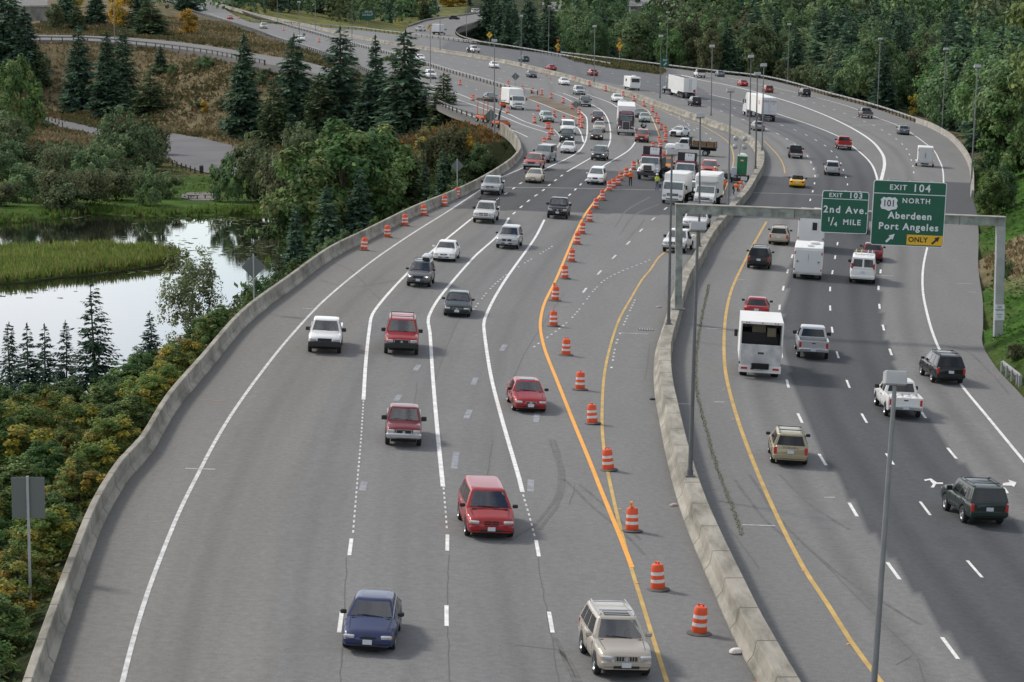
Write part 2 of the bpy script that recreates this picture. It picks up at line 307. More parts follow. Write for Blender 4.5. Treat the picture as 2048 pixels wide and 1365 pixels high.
def terrain_height(P):
    X, Y = P[:, 0], P[:, 1]
    pin = inside(P, POND); pd, _ = seg_dist(P, POND, True)
    lotin = inside(P, LOT); ld, _ = seg_dist(P, LOT, True)
    low = WZ + np.where(Y > 300, np.minimum(pd * .30, .75), np.minimum(pd * .12, 1.2))
    low = low + (vnoise(P, 18, 3) - .5) * .12
    # banks that fall away from the roads
    xl = fL(Y); xr = fR(Y); dl = xl - X; dr = X - xr
    dL, zL = seg_dist(P, LEFT_W[::3]); dRt, zR = seg_dist(P, RIGHT_W[::3])
    kl = np.interp(Y, [380, 460], [.52, .14]); bl = zL - .7 - kl * np.maximum(dL - 1.0, 0) + (vnoise(P, 9, 5) - .5) * np.minimum(dL * .12, 1.2)
    # the stretch over the under-crossing has no bank
    gap = (Y > 285) & (Y < 372); bl = np.where(gap & (X < xl + 3), zL - 7.5 - .2 * dL, bl)
    left = np.maximum(low, bl)
    dA, zA = seg_dist(P, RAMP_A); 
    left = np.maximum(left, zA - .6 - .105 * dA + (vnoise(P, 14, 8) - .5) * np.minimum(dA * .08, 1.6))
    up = dRt * np.interp(Y, [150, 335, 352], [.42, .42, 0.0]); upz = zR - .15 + np.minimum(up, 9) * np.where(dRt > 1.2, 1, .3)
    dn = zR - .6 - np.maximum(dRt - 2.5, 0) * .16; dn = np.maximum(dn, -8.5)
    k = np.clip((Y - 335) / 20, 0, 1); right = upz * (1 - k) + dn * k
    right = right + (vnoise(P, 12, 9) - .5) * np.minimum(dRt * .1, 1.0)
    far = np.maximum(0, Y - 800) * .010
    z = np.where(dl > 0, left, np.where(dr > 0, right, -BANK * X - 1.2))
    z = np.where((dl > 0) & pin, WZ - np.minimum(1.5, .1 + pd * .25), z)
    z = np.where((dl > 0) & lotin, PZ - .12, z)
    pi = inside(P, PAD); pq, _ = seg_dist(P, PAD, True); z = np.where((dl > 0) & (pi | (pq < 1.5)), PZ - .10, z)
    nl = (dl > 0) & ~lotin & (ld < 5); z = np.where(nl, np.minimum(z, PZ - .12), z)
    sm = np.clip((ld - 3) / 42, 0, 1); sm = sm * sm * (3 - 2 * sm); z = np.where((dl > 0) & ~lotin & (Y > 405) & (ld < 45) & (z > PZ), np.minimum(z, PZ + (z - PZ) * sm), z)
    # pavements that lie outside the main carriageways
    for poly in (RAMP_A + RAMP_B[::-1], OFF_A + OFF_B[::-1], FARRD):
        i = inside(P, poly); d, zz = seg_dist(P, poly, True); z = np.where(i | (d < 5), np.minimum(z, -BANK * X - .9), z)
    ramp_mid = (dl > 0) & (Y > 600); dB, zB = seg_dist(P, RAMP_B)
    between = (dl > 0) & inside(P, RAMP_B + [Vector((p.x, p.y, p.z)) for p in LEFT_W if p.y > 560][::-1])
    z = np.where(between & (dB > 3) & (dL > 3), -BANK * X - .5 + (vnoise(P, 20, 11) - .3) * 2.2, z)
    z = np.where((Y > 800), z + np.where((dr > 14) | (dl > 14), far, 0), z)
    return z
TH = terrain_height(TP).reshape(TXg.shape)
def hz(x, y):
    i = min(max((x - tx[0]) / TS, 0), len(tx) - 1.001); j = min(max((y - ty[0]) / TS, 0), len(ty) - 1.001)
    a, b = int(i), int(j); u, v = i - a, j - b
    return float((TH[b, a] * (1 - u) + TH[b, a + 1] * u) * (1 - v) + (TH[b + 1, a] * (1 - u) + TH[b + 1, a + 1] * u) * v)
def onland(px, py):
    """the place on the terrain seen at a photo pixel"""
    d = ray(px, py); t = 60.0; last = t
    while t < 1800:
        x, y, z = d.x * t, d.y * t, CAMH + d.z * t
        if z < hz(x, y):
            lo, hi = last, t
            for _ in range(12):
                m = (lo + hi) / 2
                if CAMH + d.z * m < hz(d.x * m, d.y * m): hi = m
                else: lo = m
            return Vector((d.x * hi, d.y * hi, hz(d.x * hi, d.y * hi)))
        last = t; t += 3.0
    return Vector((d.x * 1200, d.y * 1200, hz(d.x * 1200, d.y * 1200)))
def build_ground():
    nx, ny = len(tx), len(ty)
    me = bpy.data.meshes.new('ground'); z = TH.ravel()
    vs = np.c_[TP, z]; fs = [(j * nx + i, j * nx + i + 1, (j + 1) * nx + i + 1, (j + 1) * nx + i) for j in range(ny - 1) for i in range(nx - 1)]
    me.from_pydata([tuple(v) for v in vs], [], fs)
    X, Y = TP[:, 0], TP[:, 1]
    dry = np.array([.155, .125, .075]); grn = np.array([.055, .10, .02]); olv = np.array([.075, .075, .03]); dark = np.array([.02, .026, .012]); ivy = np.array([.035, .085, .012])
    c = np.tile(olv, (len(TP), 1)); n = vnoise(TP, 22, 21)[:, None]; n2 = vnoise(TP, 8, 22)[:, None]
    dl = fL(Y) - X; dr = X - fR(Y)
    hill = ((dl > 0) & (Y > 440))[:, None]; c = np.where(hill, dry * (1 - .45 * n2) + olv * .45 * n2, c)
    pd, _ = seg_dist(TP, POND, True); ld, _ = seg_dist(TP, LOT, True)
    lawn = ((dl > 0) & (Y < 500) & (z < PZ + 1.0) & (pd < 48))[:, None]; c = np.where(lawn, grn * (.8 + .5 * n), c)
    shore = ((dl > 0) & (pd < 5) & (Y > 250))[:, None]; c = np.where(shore, grn * .8, c)
    c = np.where(((dl > -6) & (dl < 9) & (Y > 280) & (Y < 376))[:, None], dark, c)  # shadow under the bridge painted into the ground colour
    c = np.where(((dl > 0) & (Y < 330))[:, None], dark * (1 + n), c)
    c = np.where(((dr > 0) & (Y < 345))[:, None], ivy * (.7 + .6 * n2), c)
    tanb = ((dr > 0) & (Y < 300) & (n[:, 0] > .86))[:, None]; c = np.where(tanb, dry * 1.1, c)
    c = np.where(((dr > 0) & (dr < 9) & (Y >= 345) & (Y < 640))[:, None], dry * .8, c)
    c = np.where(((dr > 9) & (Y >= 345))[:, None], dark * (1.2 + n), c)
    c = np.where(((dr > 3) & (Y > 830) & (X < -25))[:, None], np.array([.115, .12, .04]) * (.7 + .6 * n2), c)
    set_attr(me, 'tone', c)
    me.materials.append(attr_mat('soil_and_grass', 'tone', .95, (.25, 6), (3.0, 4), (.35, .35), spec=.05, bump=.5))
    me.polygons.foreach_set('use_smooth', [True] * len(me.polygons))
    o = bpy.data.objects.new('ground', me); link(o); tag(o, 'brown hillside, lawns and wooded banks around the motorway', 'ground', kind='structure')
build_ground()
# pond
mw = bpy.data.materials.new('pond_water'); mw.use_nodes = True; n = mw.node_tree; b = n.nodes['Principled BSDF']
b.inputs['Base Color'].default_value = (.012, .014, .010, 1); b.inputs['Roughness'].default_value = .03; b.inputs['IOR'].default_value = 1.85; b.inputs['Specular IOR Level'].default_value = 1.0
g_ = n.nodes.new('ShaderNodeNewGeometry'); mpn = n.nodes.new('ShaderNodeMapping'); mpn.inputs['Scale'].default_value = (.5, 1.6, 1)
x_ = n.nodes.new('ShaderNodeTexNoise'); x_.inputs['Scale'].default_value = 1.0; x_.inputs['Detail'].default_value = 3; bp = n.nodes.new('ShaderNodeBump'); bp.inputs['Strength'].default_value = .12; bp.inputs['Distance'].default_value = .03
n.links.new(g_.outputs['Position'], mpn.inputs[0]); n.links.new(mpn.outputs[0], x_.inputs['Vector']); n.links.new(x_.outputs[0], bp.inputs['Height']); n.links.new(bp.outputs[0], b.inputs['Normal'])
m = MB(); pc = sum((Vector((p.x, p.y, 0)) for p in POND), Vector()) / len(POND)
m.poly([(p.x + (p.x - pc.x) * .10, p.y + (p.y - pc.y) * .10, WZ) for p in POND], mw)
o = m.build('pond_water'); tag(o, 'still pond reflecting a bright sky below the road', 'water', kind='structure')
m = MB(); M_LOT = mat('old_asphalt', (.155, .155, .16), .95, noise=.12, nscale=.15, spec=.15)
m.poly([(p.x, p.y, PZ + .02) for p in LOT], M_LOT); o = m.build('car_park'); tag(o, 'empty grey car park at the foot of the hillside', 'car park', kind='structure')

# ---------------------------------------------------------------- pavement
def build_pavement():
    ys = np.concatenate([np.arange(40, 260, 1.2), np.arange(260, 480, 1.6), np.arange(480, 760, 4), np.arange(760, YMAX + 1, 10)])
    NX = 150; u = np.linspace(0, 1, NX)
    xl = fL(ys) - .45; xr = fR(ys) + .35
    X = xl[:, None] + (xr - xl)[:, None] * u[None]; Y = np.repeat(ys[:, None], NX, 1); P = np.c_[X.ravel(), Y.ravel()]
    f = {k: (lambda a: (lambda yy: np.interp(yy, a[0], a[1])))(XofY(v)) for k, v in dict(R0=R0b + R0a[::-1], R1=R1, R2=R2, R3=R3, G1=G1, G2=G2, R4=R4, L0=L0, LY=LY).items()}
    x, y = P[:, 0], P[:, 1]; med = fM(y)
    base = np.array([.192, .192, .188]); c = np.tile(base, (len(P), 1)); t = np.ones(len(P))
    r1, r2, r3 = f['R1'](y), f['R2'](y), f['R3'](y)
    yw = G(1757, 400).y
    r3 = np.where(y > yw, f['G1'](y), r3)
    nz = (vnoise(P, 6, 31) - .5) * .3
    darkl = (x > r1 + .25 + nz) & (x < r3 + nz + .1) & (x > med)
    t = np.where(darkl, t * np.interp(y, [300, 400], [.48, .74]), t)
    # bridge deck overlay
    yj1, yj2 = G(1180, 341).y, G(1120, 424).y
    lane0 = (x > f['L0'](y) + .2) & (x < f['LY'](y) + 1.0); yb1 = yj1 + (x - 6) * .25; yb2 = yj2 + (x - 6) * .25
    deck = (y > yb2) & (y < yb1); t = np.where(deck & (lane0 | (x > med)), np.minimum(t, .50) * (1 + .0 * x), t)
    # tyre wear along the lanes
    for a, bb, k in ((f['L0'](y), np.interp(y, *XofY(L2m)) , 0), (r1, r2, 1), (r2, r3, 1), (r3, f['R4'](y), 1), (f['R0'](y), r1, 1)):
        if k == 0:
            w0 = a; 
            for i in range(4):
                s = (x - (w0 + 3.66 * i + 1.8)) ; t = t * (1 - .14 * np.exp(-(s / .42) ** 2) * (.6 + .8 * vnoise(np.c_[s + 9 * i, y * .1], 3, 60))) * (1 - .07 * np.exp(-((np.abs(s) - .95) / .3) ** 2) * (y < 330))
        else:
            mid = (a + bb) / 2; s = x - mid; t = t * (1 - .16 * np.exp(-(s / .45) ** 2) * (bb - a > 2)) * (1 + .06 * np.exp(-((np.abs(s) - .9) / .3) ** 2))
    Q = np.c_[x - np.interp(y, YM, XM), y * .08]; t = t * (1 + (vnoise(Q, 1.1, 41) - .5) * .07 + (vnoise(Q, .5, 42) - .5) * .05 + (vnoise(Q, 6, 43) - .5) * .08)
    # asphalt darker close to the barriers, dusty shoulder
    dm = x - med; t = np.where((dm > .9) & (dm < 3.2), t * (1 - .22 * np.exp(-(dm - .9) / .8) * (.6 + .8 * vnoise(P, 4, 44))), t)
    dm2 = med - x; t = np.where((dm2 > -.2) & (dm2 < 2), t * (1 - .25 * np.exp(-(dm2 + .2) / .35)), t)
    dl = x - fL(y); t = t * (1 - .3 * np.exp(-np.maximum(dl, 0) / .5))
    c = c * t[:, None]; c[darkl | deck] *= np.array([.96, .995, 1.06])
    sh = (dl < 7) & (y < 300); c[sh] *= np.array([1.03, 1.0, .95])
    # bare gore between slip road and main line
    gore = inside(P, GL([(1075,190),(1168,224),(1150,236),(1090,212),(1050,196)])); c = np.where(gore[:, None], np.array([.17, .135, .10]) * (.7 + .6 * vnoise(P, 2, 45))[:, None], c)
    gore2 = inside(P, GL([(1119,110),(1254,126),(1330,141),(1322,150),(1221,136),(1150,122)])); c = np.where(gore2[:, None], np.array([.10, .09, .055]), c)
    n = len(ys); fs = [(j * NX + i, j * NX + i + 1, (j + 1) * NX + i + 1, (j + 1) * NX + i) for j in range(n - 1) for i in range(NX - 1)]
    me = bpy.data.meshes.new('roadway'); vs = [(a, bq, -BANK * a) for a, bq in P]
    # skirt: the sides and underside of the slab
    k0 = len(vs); sk = 1.0
    for j in range(n): vs += [(X[j, 0], ys[j], -BANK * X[j, 0] - sk), (X[j, -1], ys[j], -BANK * X[j, -1] - sk)]
    for j in range(n - 1):
        a, bq = k0 + 2 * j, k0 + 2 * j + 2; fs += [(j * NX, (j + 1) * NX, bq, a), (j * NX + NX - 1, a + 1, bq + 1, (j + 1) * NX + NX - 1), (a, bq, bq + 1, a + 1)]
    me.from_pydata(vs, [], fs); cc = np.vstack([c, np.tile([.22, .21, .19], (2 * n, 1))]); set_attr(me, 'tone', cc)
    me.materials.append(attr_mat('asphalt', 'tone', .85, (3.5, 6), (26, 2), (.10, .18), spec=.08))
    o = bpy.data.objects.new('roadway', me); link(o); tag(o, 'grey asphalt carriageways curving between concrete barriers', 'road', kind='structure')
build_pavement()
def strip_sheet(name, A, B, mt, dz, label, cat='road'):
    m = MB(); A = smooth_line(A, 6) if len(A) > 2 else A; B = smooth_line(B, 6) if len(B) > 2 else B
    n = 40
    def rs(p):
        q = np.array([tuple(v) for v in p]); d = np.r_[0, np.cumsum(np.linalg.norm(np.diff(q, axis=0), axis=1))]; s = np.linspace(0, d[-1], n); return [Vector([np.interp(t, d, q[:, k]) for k in range(3)]) for t in s]
    a, bq = rs(A), rs(B); vs = []
    for p, q in zip(a, bq): vs += [(p.x, p.y, road_z(p.x) + dz), (q.x, q.y, road_z(q.x) + dz), (p.x, p.y, road_z(p.x) + dz - 1.5), (q.x, q.y, road_z(q.x) + dz - 1.5)]
    fs = []
    for i in range(n - 1):
        k = 4 * i; fs += [(k, k + 1, k + 5, k + 4), (k + 2, k, k + 4, k + 6), (k + 1, k + 3, k + 7, k + 5)]
    m.add(vs, fs, mt); o = m.build(name); tag(o, label, cat, kind='structure'); return o
M_ROADB = mat('asphalt_ramp', (.175, .17, .165), .9, noise=.10, nscale=.2, spec=.2)
strip_sheet('ramp_road', RAMP_A, RAMP_B, M_ROADB, .03, 'narrow side ramp crossing the brown hillside')
strip_sheet('slip_road', OFF_A, OFF_B, M_ROADB, .03, 'curved slip road leaving at the top of the picture')
m = MB(); m.poly([(p.x, p.y, road_z(p.x) + .4) for p in FARRD], M_ROADB); tag(m.build('road_far'), 'far road at the top left corner', 'road', kind='structure')

# ---------------------------------------------------------------- painted lines
def resample(pts, step):
    q = np.array([tuple(v) for v in pts]); d = np.r_[0, np.cumsum(np.linalg.norm(np.diff(q, axis=0), axis=1))]
    s = np.arange(0, d[-1], step); return [Vector([np.interp(t, d, q[:, k]) for k in range(3)]) for t in s] + [Vector(q[-1])]
def ribbon(m, pts, wd, mt, dz):
    n = len(pts); vs = []
    for i, p in enumerate(pts):
        t = (pts[min(i + 1, n - 1)] - pts[max(i - 1, 0)]); t.z = 0; t.normalize(); s = Vector((-t.y, t.x, 0)) * (wd / 2)
        for q in (p + s, p - s): vs.append((q.x, q.y, road_z(q.x) + dz))
    m.add(vs, [(2 * i, 2 * i + 1, 2 * i + 3, 2 * i + 2) for i in range(n - 1)], mt)
def line(name, px, wd, mt, label, dz=.012, dash=None, start=0.0):
    pts = smooth_line(GL(px), 2.0); m = MB()
    if dash is None: ribbon(m, pts, wd, mt, dz)
    else:
        on, per = dash; q = resample(pts, .25); i = int(start / .25)
        k = max(1, int(on / .25)); P_ = int(per / .25)
        while i + k < len(q): ribbon(m, q[i:i + k + 1], wd, mt, dz); i += P_
    o = m.build(name); tag(o, label, 'road marking', kind='structure'); return o
line('edge_line', L0, .17, M_WHITE2, 'worn white edge line beside the left barrier')
for nm, p, lab in (('lane_line', L1s, 'white line swinging round the drums'), ('lane_line', L1m, 'leftmost solid white taper line'), ('lane_line', L2s, 'white line curving past the lorry'), ('lane_line', L2m, 'middle solid white taper line'), ('lane_line', L3s, 'white line under the big lorry'), ('lane_line', L3m, 'right solid white taper line')):
    line(nm, p, .20, M_WHITE, lab)
line('lane_line', LO[8:], .20, M_ORG, 'orange temporary line beside the drums', dz=.020); line('lane_line', LO[:9], .17, mat('pale_orange_line', (.62, .42, .20), .8, noise=.15, nscale=2), 'pale orange line bending past the lorry', dz=.020)
line('edge_line', LY, .16, M_YEL, 'faded yellow median edge line')
line('edge_line', R0a, .16, M_YEL, 'far yellow edge line of the right carriageway'); line('edge_line', R0b, .20, M_YEL, 'yellow edge line of the right carriageway')
line('lane_line', G1, .26, M_WHITE, 'white line on the near side of the painted nose'); line('lane_line', G2, .40, M_WHITE, 'thick white line on the far side of the painted nose'); line('edge_line', R4, .18, M_WHITE, 'white edge line of the exit lane')
D = (3.05, 12.19)
def dash_start(px, first):                       # offset so that one dash starts at the given pixel
    pts = resample(smooth_line(GL(px), 2.0), .25); g = G(*first); i = min(range(len(pts)), key=lambda k: (pts[k] - g).length); return (i * .25) % 12.19
line('dash_line', R1, .15, M_WHITE, 'dashes between the first two right lanes', dash=D, start=dash_start(R1, (1681, 977)))
line('dash_line', R2, .13, M_WHITE, 'dashes between the second and third right lanes', dash=D, start=dash_start(R2, (1824, 982)))
line('dash_line', R3, .15, M_WHITE, 'dashes before the exit lane', dash=D, start=dash_start(R3, (1846, 829)))
line('dash_line', R5, .13, M_WHITE, 'dashes between the two exit lanes', dash=D)
line('dash_line', [(703,1078),(683,1230),(660,1400),(640,1560)], .15, M_WHITE, 'near dashes of the first left lane line', dash=D)
line('dash_line', [(895,1070),(893,1217),(896,1400),(900,1560)], .15, M_WHITE, 'near dashes of the second left lane line', dash=D)
line('dash_line', [(1072,1081),(1100,1236),(1128,1400),(1158,1560)], .15, M_WHITE, 'near dashes of the third left lane line', dash=D)
line('dot_line', [(727,802),(722,880),(715,960),(706,1068)], .08, M_WHITE2, 'fine dots between solid line and first dashes', dash=(.5, 1.0))
line('dot_line', [(887,976),(891,1020),(894,1064)], .08, M_WHITE2, 'fine dots between solid line and second dashes', dash=(.5, 1.0))
line('dot_line', [(1046,990),(1058,1030),(1070,1076)], .08, M_WHITE2, 'fine dots between solid line and third dashes', dash=(.5, 1.0))
for p in ([(1085,341),(1043,366),(1022,381),(996,398),(942,439)], [(1134,344),(1103,367),(1084,383),(1061,399),(1037,419),(1018,436)], [(1202,335),(1163,368),(1146,384),(1115,413),(1089,440)]):
    line('dash_line', p, .16, M_WHITE, 'white dashes across the dark bridge deck', dash=(2.6, 7.2), start=5)
line('dash_line', [(1338,412),(1298,446),(1243,500),(1213,530),(1178,570),(1147,612)], .16, M_WHITE2, 'worn white dashes in the closed lanes', dash=D, start=2)
for p in ([(1390,262),(1345,225),(1290,205),(1235,185)], [(1405,300),(1420,275),(1380,250),(1330,224)]):
    line('dash_line', p, .14, M_WHITE2, 'worn far dashes in the closed lanes', dash=D)
for p in ([(640,90),(760,109),(868,128),(960,148),(1040,168),(1126,187)], [(660,84),(790,103),(900,121),(1005,142),(1090,162),(1174,189)], [(500,37),(560,54),(640,80),(700,95)], ):
    line('dash_line', p, .14, M_WHITE2, 'far white dashes on the upper carriageway', dash=D)
line('edge_line', [(845,130),(900,150),(1000,178),(1060,200)], .16, M_YEL, 'yellow line along the slip road guardrail')
line('edge_line', [(1058,199),(1085,209),(1120,223),(1160,238)], .2, M_WHITE, 'white line along the bare nose')
line('edge_line', [(860,170),(913,187),(946,200),(1010,225),(1048,243),(1085,255),(1100,258)], .2, M_WHITE, 'white line along the slip road drums')
line('edge_line', [(860,182),(910,198),(975,221),(1050,252),(1095,266),(1112,272)], .2, M_WHITE, 'second white line along the slip road drums')
line('edge_line', [(860,203),(909,219),(960,239),(1004,254),(1030,263),(1056,275)], .18, M_WHITE, 'white edge line ending beside the curved parapet')
line('edge_line', [(1103,186),(1125,194),(1144,204)], .16, M_WHITE, 'short white line between far drums')
line('dash_line', [(870,153),(930,172),(980,190),(1040,215),(1085,238)], .14, M_WHITE2, 'worn dashes on the slip road', dash=D)
line('edge_line', [(400,20),(470,46),(560,75),(640,100)], .16, M_WHITE2, 'white edge line of the far slip road')
line('lane_line', [(1114,250),(1128,259),(1142,285),(1166,312)][:0] or [(1163,254),(1178,262),(1187,275),(1194,288),(1192,297)][:0] or [(1145,250),(1157,258),(1163,270),(1167,285)], .2, M_WHITE, 'short curved white line beside the drums')
# ghost dashes where old paint was removed
m = MB()
for a, b, c, d in ((729,964,724,982),(913,905,908,938),(952,756,946,770),(1062,960,1061,984),(800,790,792,802),(826,960,826,961),(940,820,932,838),(1075,820,1072,845),(838,730,830,742),(1010,690,1003,702)):
    ribbon(m, [G(a, b), G(c, d)], .3, M_GHOST, .008)
for px in ([(1300,520),(1210,560),(1140,640),(1060,700)], [(1270,600),(1235,680),(1222,740)], [(1110,490),(1000,560),(930,640)]):
    q = resample(smooth_line(GL(px), 2), .5)
    for i in range(0, len(q) - 2, 3):
        if random.random() < .7: ribbon(m, q[i:i + 2], .12, M_WHITE2, .009)
o = m.build('removed_line'); tag(o, 'grey ghosts and dots of removed lane lines', 'road marking', kind='structure')
m = MB()                                            # survey and spray marks on the shoulders
for a, b, wd in ((400,939,1.3),(1372,809,.9),(1518,1052,1.4),(1432,658,1.2),(1268,668,1.8),(1660,996,.5),(1438,805,.6),(1770,552,1.4),(1930,568,1.2),(1945,585,.6),(620,618,1.0),(1480,560,.8)):
    p = G(a, b); ribbon(m, [p + Vector((-wd / 2, 0, 0)), p + Vector((wd / 2, .15, 0))], .12, M_WHITE2, .010)
o = m.build('survey_mark'); tag(o, 'small white survey strokes sprayed on the asphalt', 'road marking', kind='structure')
m = MB(); M_PINK = mat('pink_spray', (.42, .2, .17), .9, noise=.3, nscale=3)
for a, b in ((1955,752),(1975,754),(1992,756),(410,801),(428,802),(1928,690),(1945,700)):
    p = G(a, b); ribbon(m, [p + Vector((-.22, 0, 0)), p + Vector((.22, .1, 0))], .12, M_PINK, .010)
o = m.build('spray_mark'); tag(o, 'faint pink spray marks on the shoulder', 'road marking', kind='structure')
# lane arrows, built as flat painted shapes
def ground_poly(px, name, label):
    m = MB(); m.poly([(p.x, p.y, road_z(p.x) + .014) for p in GL(px)], M_WHITE); tag(m.build(name, flat=True), label, 'road marking', kind='structure')
m = MB()
for px in ([(1848,960),(1862,958),(1874,966),(1886,966),(1886,969),(1872,969),(1868,976),(1861,976),(1866,969),(1859,961),(1850,963)], [(2003,972),(2012,978),(2018,987),(2012,988),(2005,980),(2003,973),(2007,967),(2020,965),(2016,960),(2033,966),(2028,975),(2023,972),(2012,972)]):
    m.poly([(p.x, p.y, road_z(p.x) + .014) for p in GL(px)], M_WHITE)
tag(m.build('arrow_marking'), 'white lane arrows painted on the right carriageway', 'road marking', kind='structure')
# concrete joints, cracks, skid marks
m = MB(); ribbon(m, GL([(1003,375),(1100,376),(1200,378),(1330,381)]), .32, mat('joint_concrete', (.34, .33, .30), .9), .006); ribbon(m, GL([(1505,386),(1580,388),(1645,391)]), .32, MATS['joint_concrete'], .006)
ribbon(m, GL([(1700,252),(1760,249),(1828,246)]), .3, MATS['joint_concrete'], .006)
tag(m.build('bridge_joint'), 'pale concrete expansion joints across the bridge deck', 'road marking', kind='structure')
m = MB(); M_CRK = mat('crack_sealer', (.11, .105, .10), .9); M_SKID = mat('rubber_skid', (.128, .126, .122), .95, noise=.2, nscale=3)
def wob(px, amp, step=.8):
    q = resample(smooth_line(GL(px), 2), step); return [p + Vector((random.uniform(-amp, amp), 0, 0)) for p in q]
for px in ([(693,1115),(690,1200),(684,1300),(680,1365)], [(897,1110),(896,1250),(900,1365)], [(1075,1115),(1105,1290),(1118,1365)], [(835,765),(820,850),(806,900)], [(985,880),(970,980)], [(1150,970),(1140,1010)], [(1790,1330),(1830,1310),(1850,1365)], [(1462,1060),(1490,1100),(1520,1140)], [(1300,690),(1290,760)], [(1600,1080),(1700,1180),(1850,1330)], [(1340,620),(1330,580),(1400,490)], [(940,590),(900,680),(870,760)], [(1130,585),(1060,690),(1010,790)]):
    ribbon(m, wob(px, .035), .035, M_CRK, .007)
tag(m.build('road_crack'), 'thin dark cracks and seams in the asphalt', 'road marking', kind='structure')
m = MB()
for px in ([(1100,880),(1118,940),(1110,1000),(1060,1060),(1000,1090)], [(1108,880),(1126,940),(1120,1000),(1080,1060)], [(1130,960),(1180,1010),(1240,1060),(1290,1110)], [(1160,970),(1230,1030),(1280,1080)], [(1030,1290),(1120,1300),(1160,1365)], [(1110,1275),(1135,1330),(1148,1365)], [(1500,950),(1560,1040),(1680,1150),(1840,1250)], [(1470,960),(1530,1040),(1590,1090)], [(1885,690),(1930,700),(1975,740),(2020,790)], [(1560,950),(1620,1010),(1700,1060)], [(650,520),(700,540),(760,600)], [(1230,455),(1255,420),(1300,395)], [(1240,470),(1270,430),(1320,408)], [(1255,480),(1290,440)], [(1200,300),(1240,340),(1255,350)], [(640,560),(700,575),(800,560)]):
    ribbon(m, wob(px, .03, 1.5), .17, M_SKID, .006)
tag(m.build('skid_mark'), 'dark curved skid marks on the asphalt', 'road marking', kind='structure')

# ---------------------------------------------------------------- barriers
def profile_run(name, path, prof, mt, label, cat, parent=None, zoff=0.0, smooth=None):
    """sweep a (side, up) profile along a path; side is positive to the right of travel towards +Y"""
    n = len(path); k = len(prof); vs = []
    for i, p in enumerate(path):
        t = (path[min(i + 1, n - 1)] - path[max(i - 1, 0)]); t.z = 0; t.normalize()
        if t.y < 0: t = -t
        s = Vector((t.y, -t.x, 0))
        for a, h in prof: q = p + s * a; vs.append((q.x, q.y, p.z + h + zoff))
    fs = [(i * k + j, i * k + (j + 1) % k, (i + 1) * k + (j + 1) % k, (i + 1) * k + j) for i in range(n - 1) for j in range(k)]
    fs += [tuple(range(k)), tuple(range((n - 1) * k, n * k))]
    m = MB(); m.add(vs, fs, mt); o = m.build(name, parent); 
    if label: tag(o, label, cat)
    return o
# stained concrete: vertical streaks, panel joints by distance along the wall
def barrier_mat():
    m = bpy.data.materials.new('barrier_concrete'); m.use_nodes = True; n = m.node_tree; b = n.nodes['Principled BSDF']; K = n.links.new
    g = n.nodes.new('ShaderNodeNewGeometry'); mp = n.nodes.new('ShaderNodeMapping'); mp.inputs['Scale'].default_value = (1.0, .22, .5); x = n.nodes.new('ShaderNodeTexNoise'); x.inputs['Scale'].default_value = 1.6; x.inputs['Detail'].default_value = 8; x.inputs['Roughness'].default_value = .65
    y = n.nodes.new('ShaderNodeTexNoise'); y.inputs['Scale'].default_value = .25; y.inputs['Detail'].default_value = 5
    r = n.nodes.new('ShaderNodeValToRGB'); e = r.color_ramp.elements; e[0].position = .33; e[0].color = (.17, .16, .13, 1); e[1].position = .60; e[1].color = (.36, .335, .285, 1); e2 = e.new(.45); e2.color = (.265, .25, .21, 1)
    mx = n.nodes.new('ShaderNodeMix'); mx.data_type = 'RGBA'; mx.blend_type = 'MULTIPLY'; mx.inputs[0].default_value = 1; mr = n.nodes.new('ShaderNodeMapRange'); mr.inputs[1].default_value = .3; mr.inputs[2].default_value = .7; mr.inputs[3].default_value = .75; mr.inputs[4].default_value = 1.15
    sp = n.nodes.new('ShaderNodeSeparateXYZ'); md = n.nodes.new('ShaderNodeMath'); md.operation = 'MODULO'; md.inputs[1].default_value = 4.6; lt = n.nodes.new('ShaderNodeMath'); lt.operation = 'LESS_THAN'; lt.inputs[1].default_value = .10; m3 = n.nodes.new('ShaderNodeMix'); m3.data_type = 'RGBA'; m3.inputs[7].default_value = (.10, .095, .08, 1)
    K(g.outputs['Position'], mp.inputs[0]); K(mp.outputs[0], x.inputs['Vector']); K(g.outputs['Position'], y.inputs['Vector']); K(x.outputs[0], r.inputs[0]); K(r.outputs[0], mx.inputs[6]); K(y.outputs[0], mr.inputs[0]); K(mr.outputs[0], mx.inputs[7])
    K(g.outputs['Position'], sp.inputs[0]); K(sp.outputs['Y'], md.inputs[0]); K(md.outputs[0], lt.inputs[0]); K(lt.outputs[0], m3.inputs[0]); K(mx.outputs[2], m3.inputs[6]); K(m3.outputs[2], b.inputs['Base Color']); b.inputs['Roughness'].default_value = .92; b.inputs['Specular IOR Level'].default_value = .15
    return m
M_BAR = barrier_mat()
medp = [p for p in MED_W]
JER = [(0, -.3), (0, .08), (.20, .34), (.30, .80), (.33, .84), (.98, .84), (1.01, .80), (1.03, -.6)]
profile_run('median_barrier', medp, JER, M_BAR, 'wide stained concrete barrier curving between the two carriageways', 'barrier')
ysplit = G(1006, 257).y
lp = [p for p in LEFT_W if p.y <= ysplit]
LBAR = [(0, -.3), (0, .08), (-.18, .30), (-.24, .84), (-.27, .87), (-.50, .87), (-.53, .84), (-.55, -.75)]
profile_run('side_parapet', lp, LBAR, M_BAR, 'grey concrete parapet along the left edge of the road', 'barrier')
rp = [p for p in RIGHT_W if G(1940, 396).y <= p.y <= G(1830, 246).y]
profile_run('exit_parapet', rp, [(0, -.3), (.12, .3), (.18, .84), (.45, .84), (.47, -1.6)], M_CONC, 'pale concrete parapet bending along the exit lane', 'barrier')
